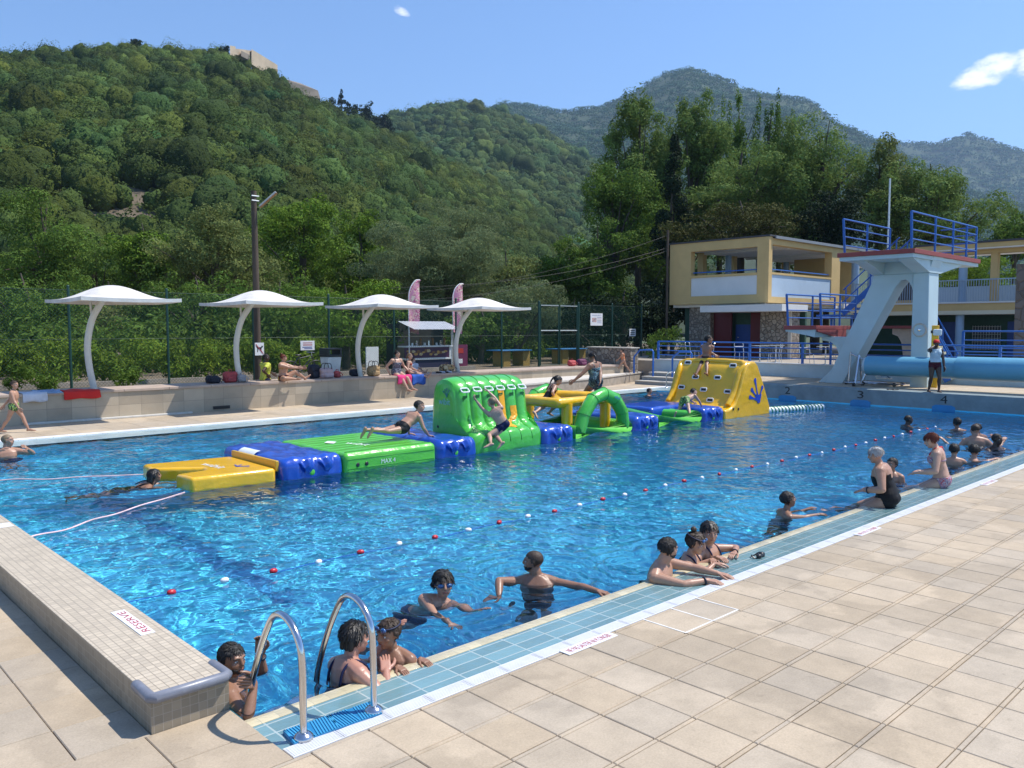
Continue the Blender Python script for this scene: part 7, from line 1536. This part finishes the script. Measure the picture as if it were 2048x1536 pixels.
def wood(name, pt, n, x0, x1, r0, r1, per, size, mt, tmin=.03, tint=(1, 1, 1), skip=None, seed=1, tp=1.0, flat=1.05, big=.12, sep=0, core=0, vary=1):
    g = np.random.default_rng(seed); P = []; Nn = []; S = []; C = []
    cells = {}; KV, KC = [], []
    for i in range(n):
        x = g.uniform(x0, x1); t = tmin+(1.02-tmin)*g.uniform()**tp; p = pt(x, t)
        if skip and skip(x, t, p) and g.uniform() < .9: continue
        R = g.uniform(r0, r1)*(1+.5*(g.uniform() < big))
        if sep:
            cx_, cy_ = int(p.x//8), int(p.y//8)
            if any((p-q_).length < sep*(R+r_) for a_ in (-1, 0, 1) for b_ in (-1, 0, 1) for q_, r_ in cells.get((cx_+a_, cy_+b_), ())): continue
            cells.setdefault((cx_, cy_), []).append((p, R))
        m_ = max(4, int(per*(R/r1)**2*g.uniform(.8, 1.2)))
        d = g.normal(size=(m_, 3)); d /= np.linalg.norm(d, axis=1)[:, None]; d[:, 2] = np.abs(d[:, 2])*1.25-.35; d /= np.linalg.norm(d, axis=1)[:, None]
        lump = 1+.26*np.sin(d[:, 0]*5.5+i)*np.cos(d[:, 1]*5+i*2)*np.cos(d[:, 2]*4+i)
        q = np.array(p)+np.array((0, 0, R*.55))+d*np.array((R, R, R*g.uniform(.7, 1.15)*flat))*lump[:, None]
        P.append(q); Nn.append(d); 
        big_n = mnoise.noise(p*(.02*4/r1)); tb = 1+((1+.30*big_n)*g.uniform(.55, 1.38)-1)*vary; h = g.normal(0, .10)
        C.append(np.clip(np.array(tint)*tb*np.array((1+h*1.3, 1+h*.2, 1-h))*g.uniform(.88, 1.12, (m_, 1)), .2, 2))
        if core:
            a = CS_V*1.0; ph = g.uniform(0, 6, 6); bump = 1+.16*np.sin(a[:, 0]*4.3+ph[0])*np.cos(a[:, 1]*4.7+ph[1])+.12*np.sin(a[:, 1]*8+a[:, 2]*7+ph[2])*np.cos(a[:, 0]*7.5+ph[3])+.07*np.sin(a[:, 0]*15+ph[4])*np.sin(a[:, 2]*14+ph[5])
            zz = R*g.uniform(.75, 1.1)*flat; KV.append(np.array(p)+np.array((0, 0, R*.55))+a*bump[:, None]*np.array((R, R, zz))*core); KC.append(np.repeat(np.clip(C[-1][:1], .2, 2), len(a), 0))
    P = np.concatenate(P); Nn = np.concatenate(Nn); C = np.concatenate(C); q, f = leaves(P, Nn+np.array((0, 0, .2)), size, .36, .8)
    C = np.repeat(C, 4, 0)
    if core:
        kv = np.concatenate(KV); kf = np.concatenate([CS_F+i*len(CS_V) for i in range(len(KV))]); f = np.concatenate([f, kf+len(q)]); q = np.concatenate([q, kv]); C = np.concatenate([C, np.concatenate(KC)])
    return tag(np_mesh(name, q, f, mt, C, smooth=bool(core)), kind='stuff')
R1_ = [(-700, 150), (-300, 130), (0, 138), (100, 132), (270, 128), (420, 126), (480, 128), (560, 172), (640, 214), (700, 250), (760, 270), (833, 294), (900, 338), (962, 376), (1059, 424), (1124, 476), (1220, 530), (1300, 570)]
D1_ = [(-700, 300), (0, 330), (500, 345), (640, 365), (800, 400), (1000, 430), (1300, 450)]; B1_ = [(-700, 85), (600, 95), (1000, 140), (1300, 220)]
def scar(x, t, p):
    if 450 < x < 650 and t > .90: return True
    d = p-CAM; w_ = d.dot(FWD); y = CY-F_PX*d.dot(UPV)/w_
    return (150 < x < 340 and 360+.12*(x-150) < y < 480) or (50 < x < 160 and 380 < y < 430 and t < .6)
pt1 = hill('hill', R1_, D1_, B1_, -700, 1300, .5, 10, 60, 5.5, .018, soil=lambda x, t, p: t < .88 and scar(x, t, p))
wood('hillside_forest', pt1, 14000, -330, 1250, 1.8, 3.5, 400, .40, W1, .02, skip=scar, seed=2, tp=.9, flat=1.2, sep=.50, core=.80)
R2_ = [(560, 300), (650, 262), (800, 238), (860, 226), (920, 220), (985, 231), (1060, 262), (1150, 315), (1300, 400), (1500, 470), (1700, 520)]
pt2 = hill('hill', R2_, [(560, 760), (1700, 820)], [(560, 300), (1700, 330)], 560, 1700, .5, 16, 40, 11, .007)
wood('hillside_forest', pt2, 9000, 600, 1420, 3.6, 6.6, 130, .95, W2, .05, seed=3, flat=1.1, sep=.46, core=.80)
M_HILL3 = mat('far_hill_scrub', (.055, .085, .035), .95, .35, .01)
R3_ = [(850, 262), (930, 235), (985, 224), (1010, 217), (1050, 216), (1120, 226), (1200, 217), (1260, 192), (1300, 168), (1330, 152), (1370, 147), (1400, 151), (1440, 166), (1480, 181), (1560, 193), (1615, 210), (1640, 232), (1665, 252), (1700, 262), (1760, 290), (1850, 345), (1950, 395), (2100, 430), (2400, 470)]
pt3 = hill('mountain', R3_, [(850, 1900), (2400, 2000)], [(850, 800), (2400, 850)], 850, 2400, .5, 10, 48, 30, .0035, material=M_HILL3)
wood('mountain_forest', pt3, 15000, 880, 2250, 4.5, 8.5, 26, 3.2, W3, .12, seed=4, flat=.45, vary=.4)
R4_ = [(1600, 330), (1720, 296), (1770, 286), (1810, 281), (1860, 288), (1900, 276), (1925, 271), (1960, 281), (2048, 312), (2200, 350), (2600, 390)]
pt4 = hill('mountain', R4_, [(1600, 3100), (2600, 3100)], [(1600, 2000), (2600, 2000)], 1600, 2600, .5, 12, 36, 40, .002, material=M_HILL3)
wood('mountain_forest', pt4, 7000, 1680, 2500, 7, 12, 18, 5.5, W3, .15, seed=5, flat=.4, vary=.4)
# fortress on the left ridge
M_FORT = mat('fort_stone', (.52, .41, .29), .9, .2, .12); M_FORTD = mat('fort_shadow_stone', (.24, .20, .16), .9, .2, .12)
r = empty('fortress', atd(525, 140, 336), 'old tan stone fortress walls on the crest of the left hill', 'fortress')
def fort(name, px, D, thick, m_):
    mb = MB(); A = [atd(x, y, D+(x-505)*.5) for x, y in px]; dv = V((A[0].x, A[0].y, 0)).normalized()*thick; n = len(A); mb.add(A+[a+dv for a in A], [tuple(range(n))[::-1], tuple(range(n, 2*n))]+[(i, (i+1) % n, n+(i+1) % n, n+i) for i in range(n)]); return mb.build(name, m_, r, smooth=None)
fort('bastion_wall', [(503, 98), (555, 130), (556, 160), (540, 152), (503, 128)], 334, 22, M_FORT)
fort('lower_wall', [(462, 96), (503, 101), (503, 122), (480, 112), (462, 105)], 336, 16, M_FORT)
fort('house_wall', [(482, 101), (500, 110), (500, 121), (482, 112)], 333, 6, M_FORTD)
fort('tower', [(460, 91), (471, 93), (471, 112), (460, 110)], 335, 6, M_FORT)
fort('rampart', [(556, 154), (600, 166), (636, 181), (641, 198), (600, 188), (556, 172)], 345, 8, M_FORTD)
for i, (px, top, w_, st, lab) in enumerate(((666, 196, 34, 'plume', 'dark pine on the ridge, leftmost of the row beside the fortress'), (683, 181, 30, 'cone', 'tallest dark pine of the row on the ridge'), (706, 199, 36, 'round', 'dark pine right of the tallest one on the ridge'), (733, 199, 40, 'round', 'broad dark pine in the middle of the ridge row'), (772, 222, 40, 'round', 'lower dark pine at the right end of the ridge row'), (748, 226, 32, 'round', 'short pine between the two right hand pines on the ridge'), (270, 76, 36, 'round', 'dark round tree breaking the skyline of the left hill'), (448, 86, 22, 'round', 'dark tree just left of the fortress'))):
    D = interp(D1_, px)-6; b = pt1(px, .985); tree('ridge_tree', lab, px, top, top+62 if i < 6 else top+30, w_, D, 'dark', st, zb=b.z-2, leaf=4.2, dens=1.6, gap=.2)
# --- haze: one closed box of thin air round everything
mb = MB(); mb.box((-2600, -900, -2.4), (6200, 6200, 1150)); m = bpy.data.materials.new('haze_air'); nt, N, Lk = nodes(m); N.remove(N['Principled BSDF']); pv = N.new('ShaderNodeVolumePrincipled'); pv.inputs['Color'].default_value = (.50, .70, 1.0, 1); pv.inputs['Density'].default_value = HAZE; pv.inputs['Anisotropy'].default_value = .2; Lk.new(pv.outputs[0], N['Material Output'].inputs['Volume'])
hz = mb.build('haze', m, smooth=None); tag(hz, kind='stuff')
if HAZE <= 0: bpy.data.objects.remove(hz)

# sunlight refracted by the water also reaches what is under it
for o in list(COL.objects):
    if o.type != 'MESH': continue
    t = o
    while t.parent: t = t.parent
    if t.get('category') in ('person', 'floating mat', 'connector', 'runway', 'ladder', 'wall', 'lane rope', 'rope') or t.name.split('.')[0] == 'pool_coping': o.cycles.is_caustics_receiver = True
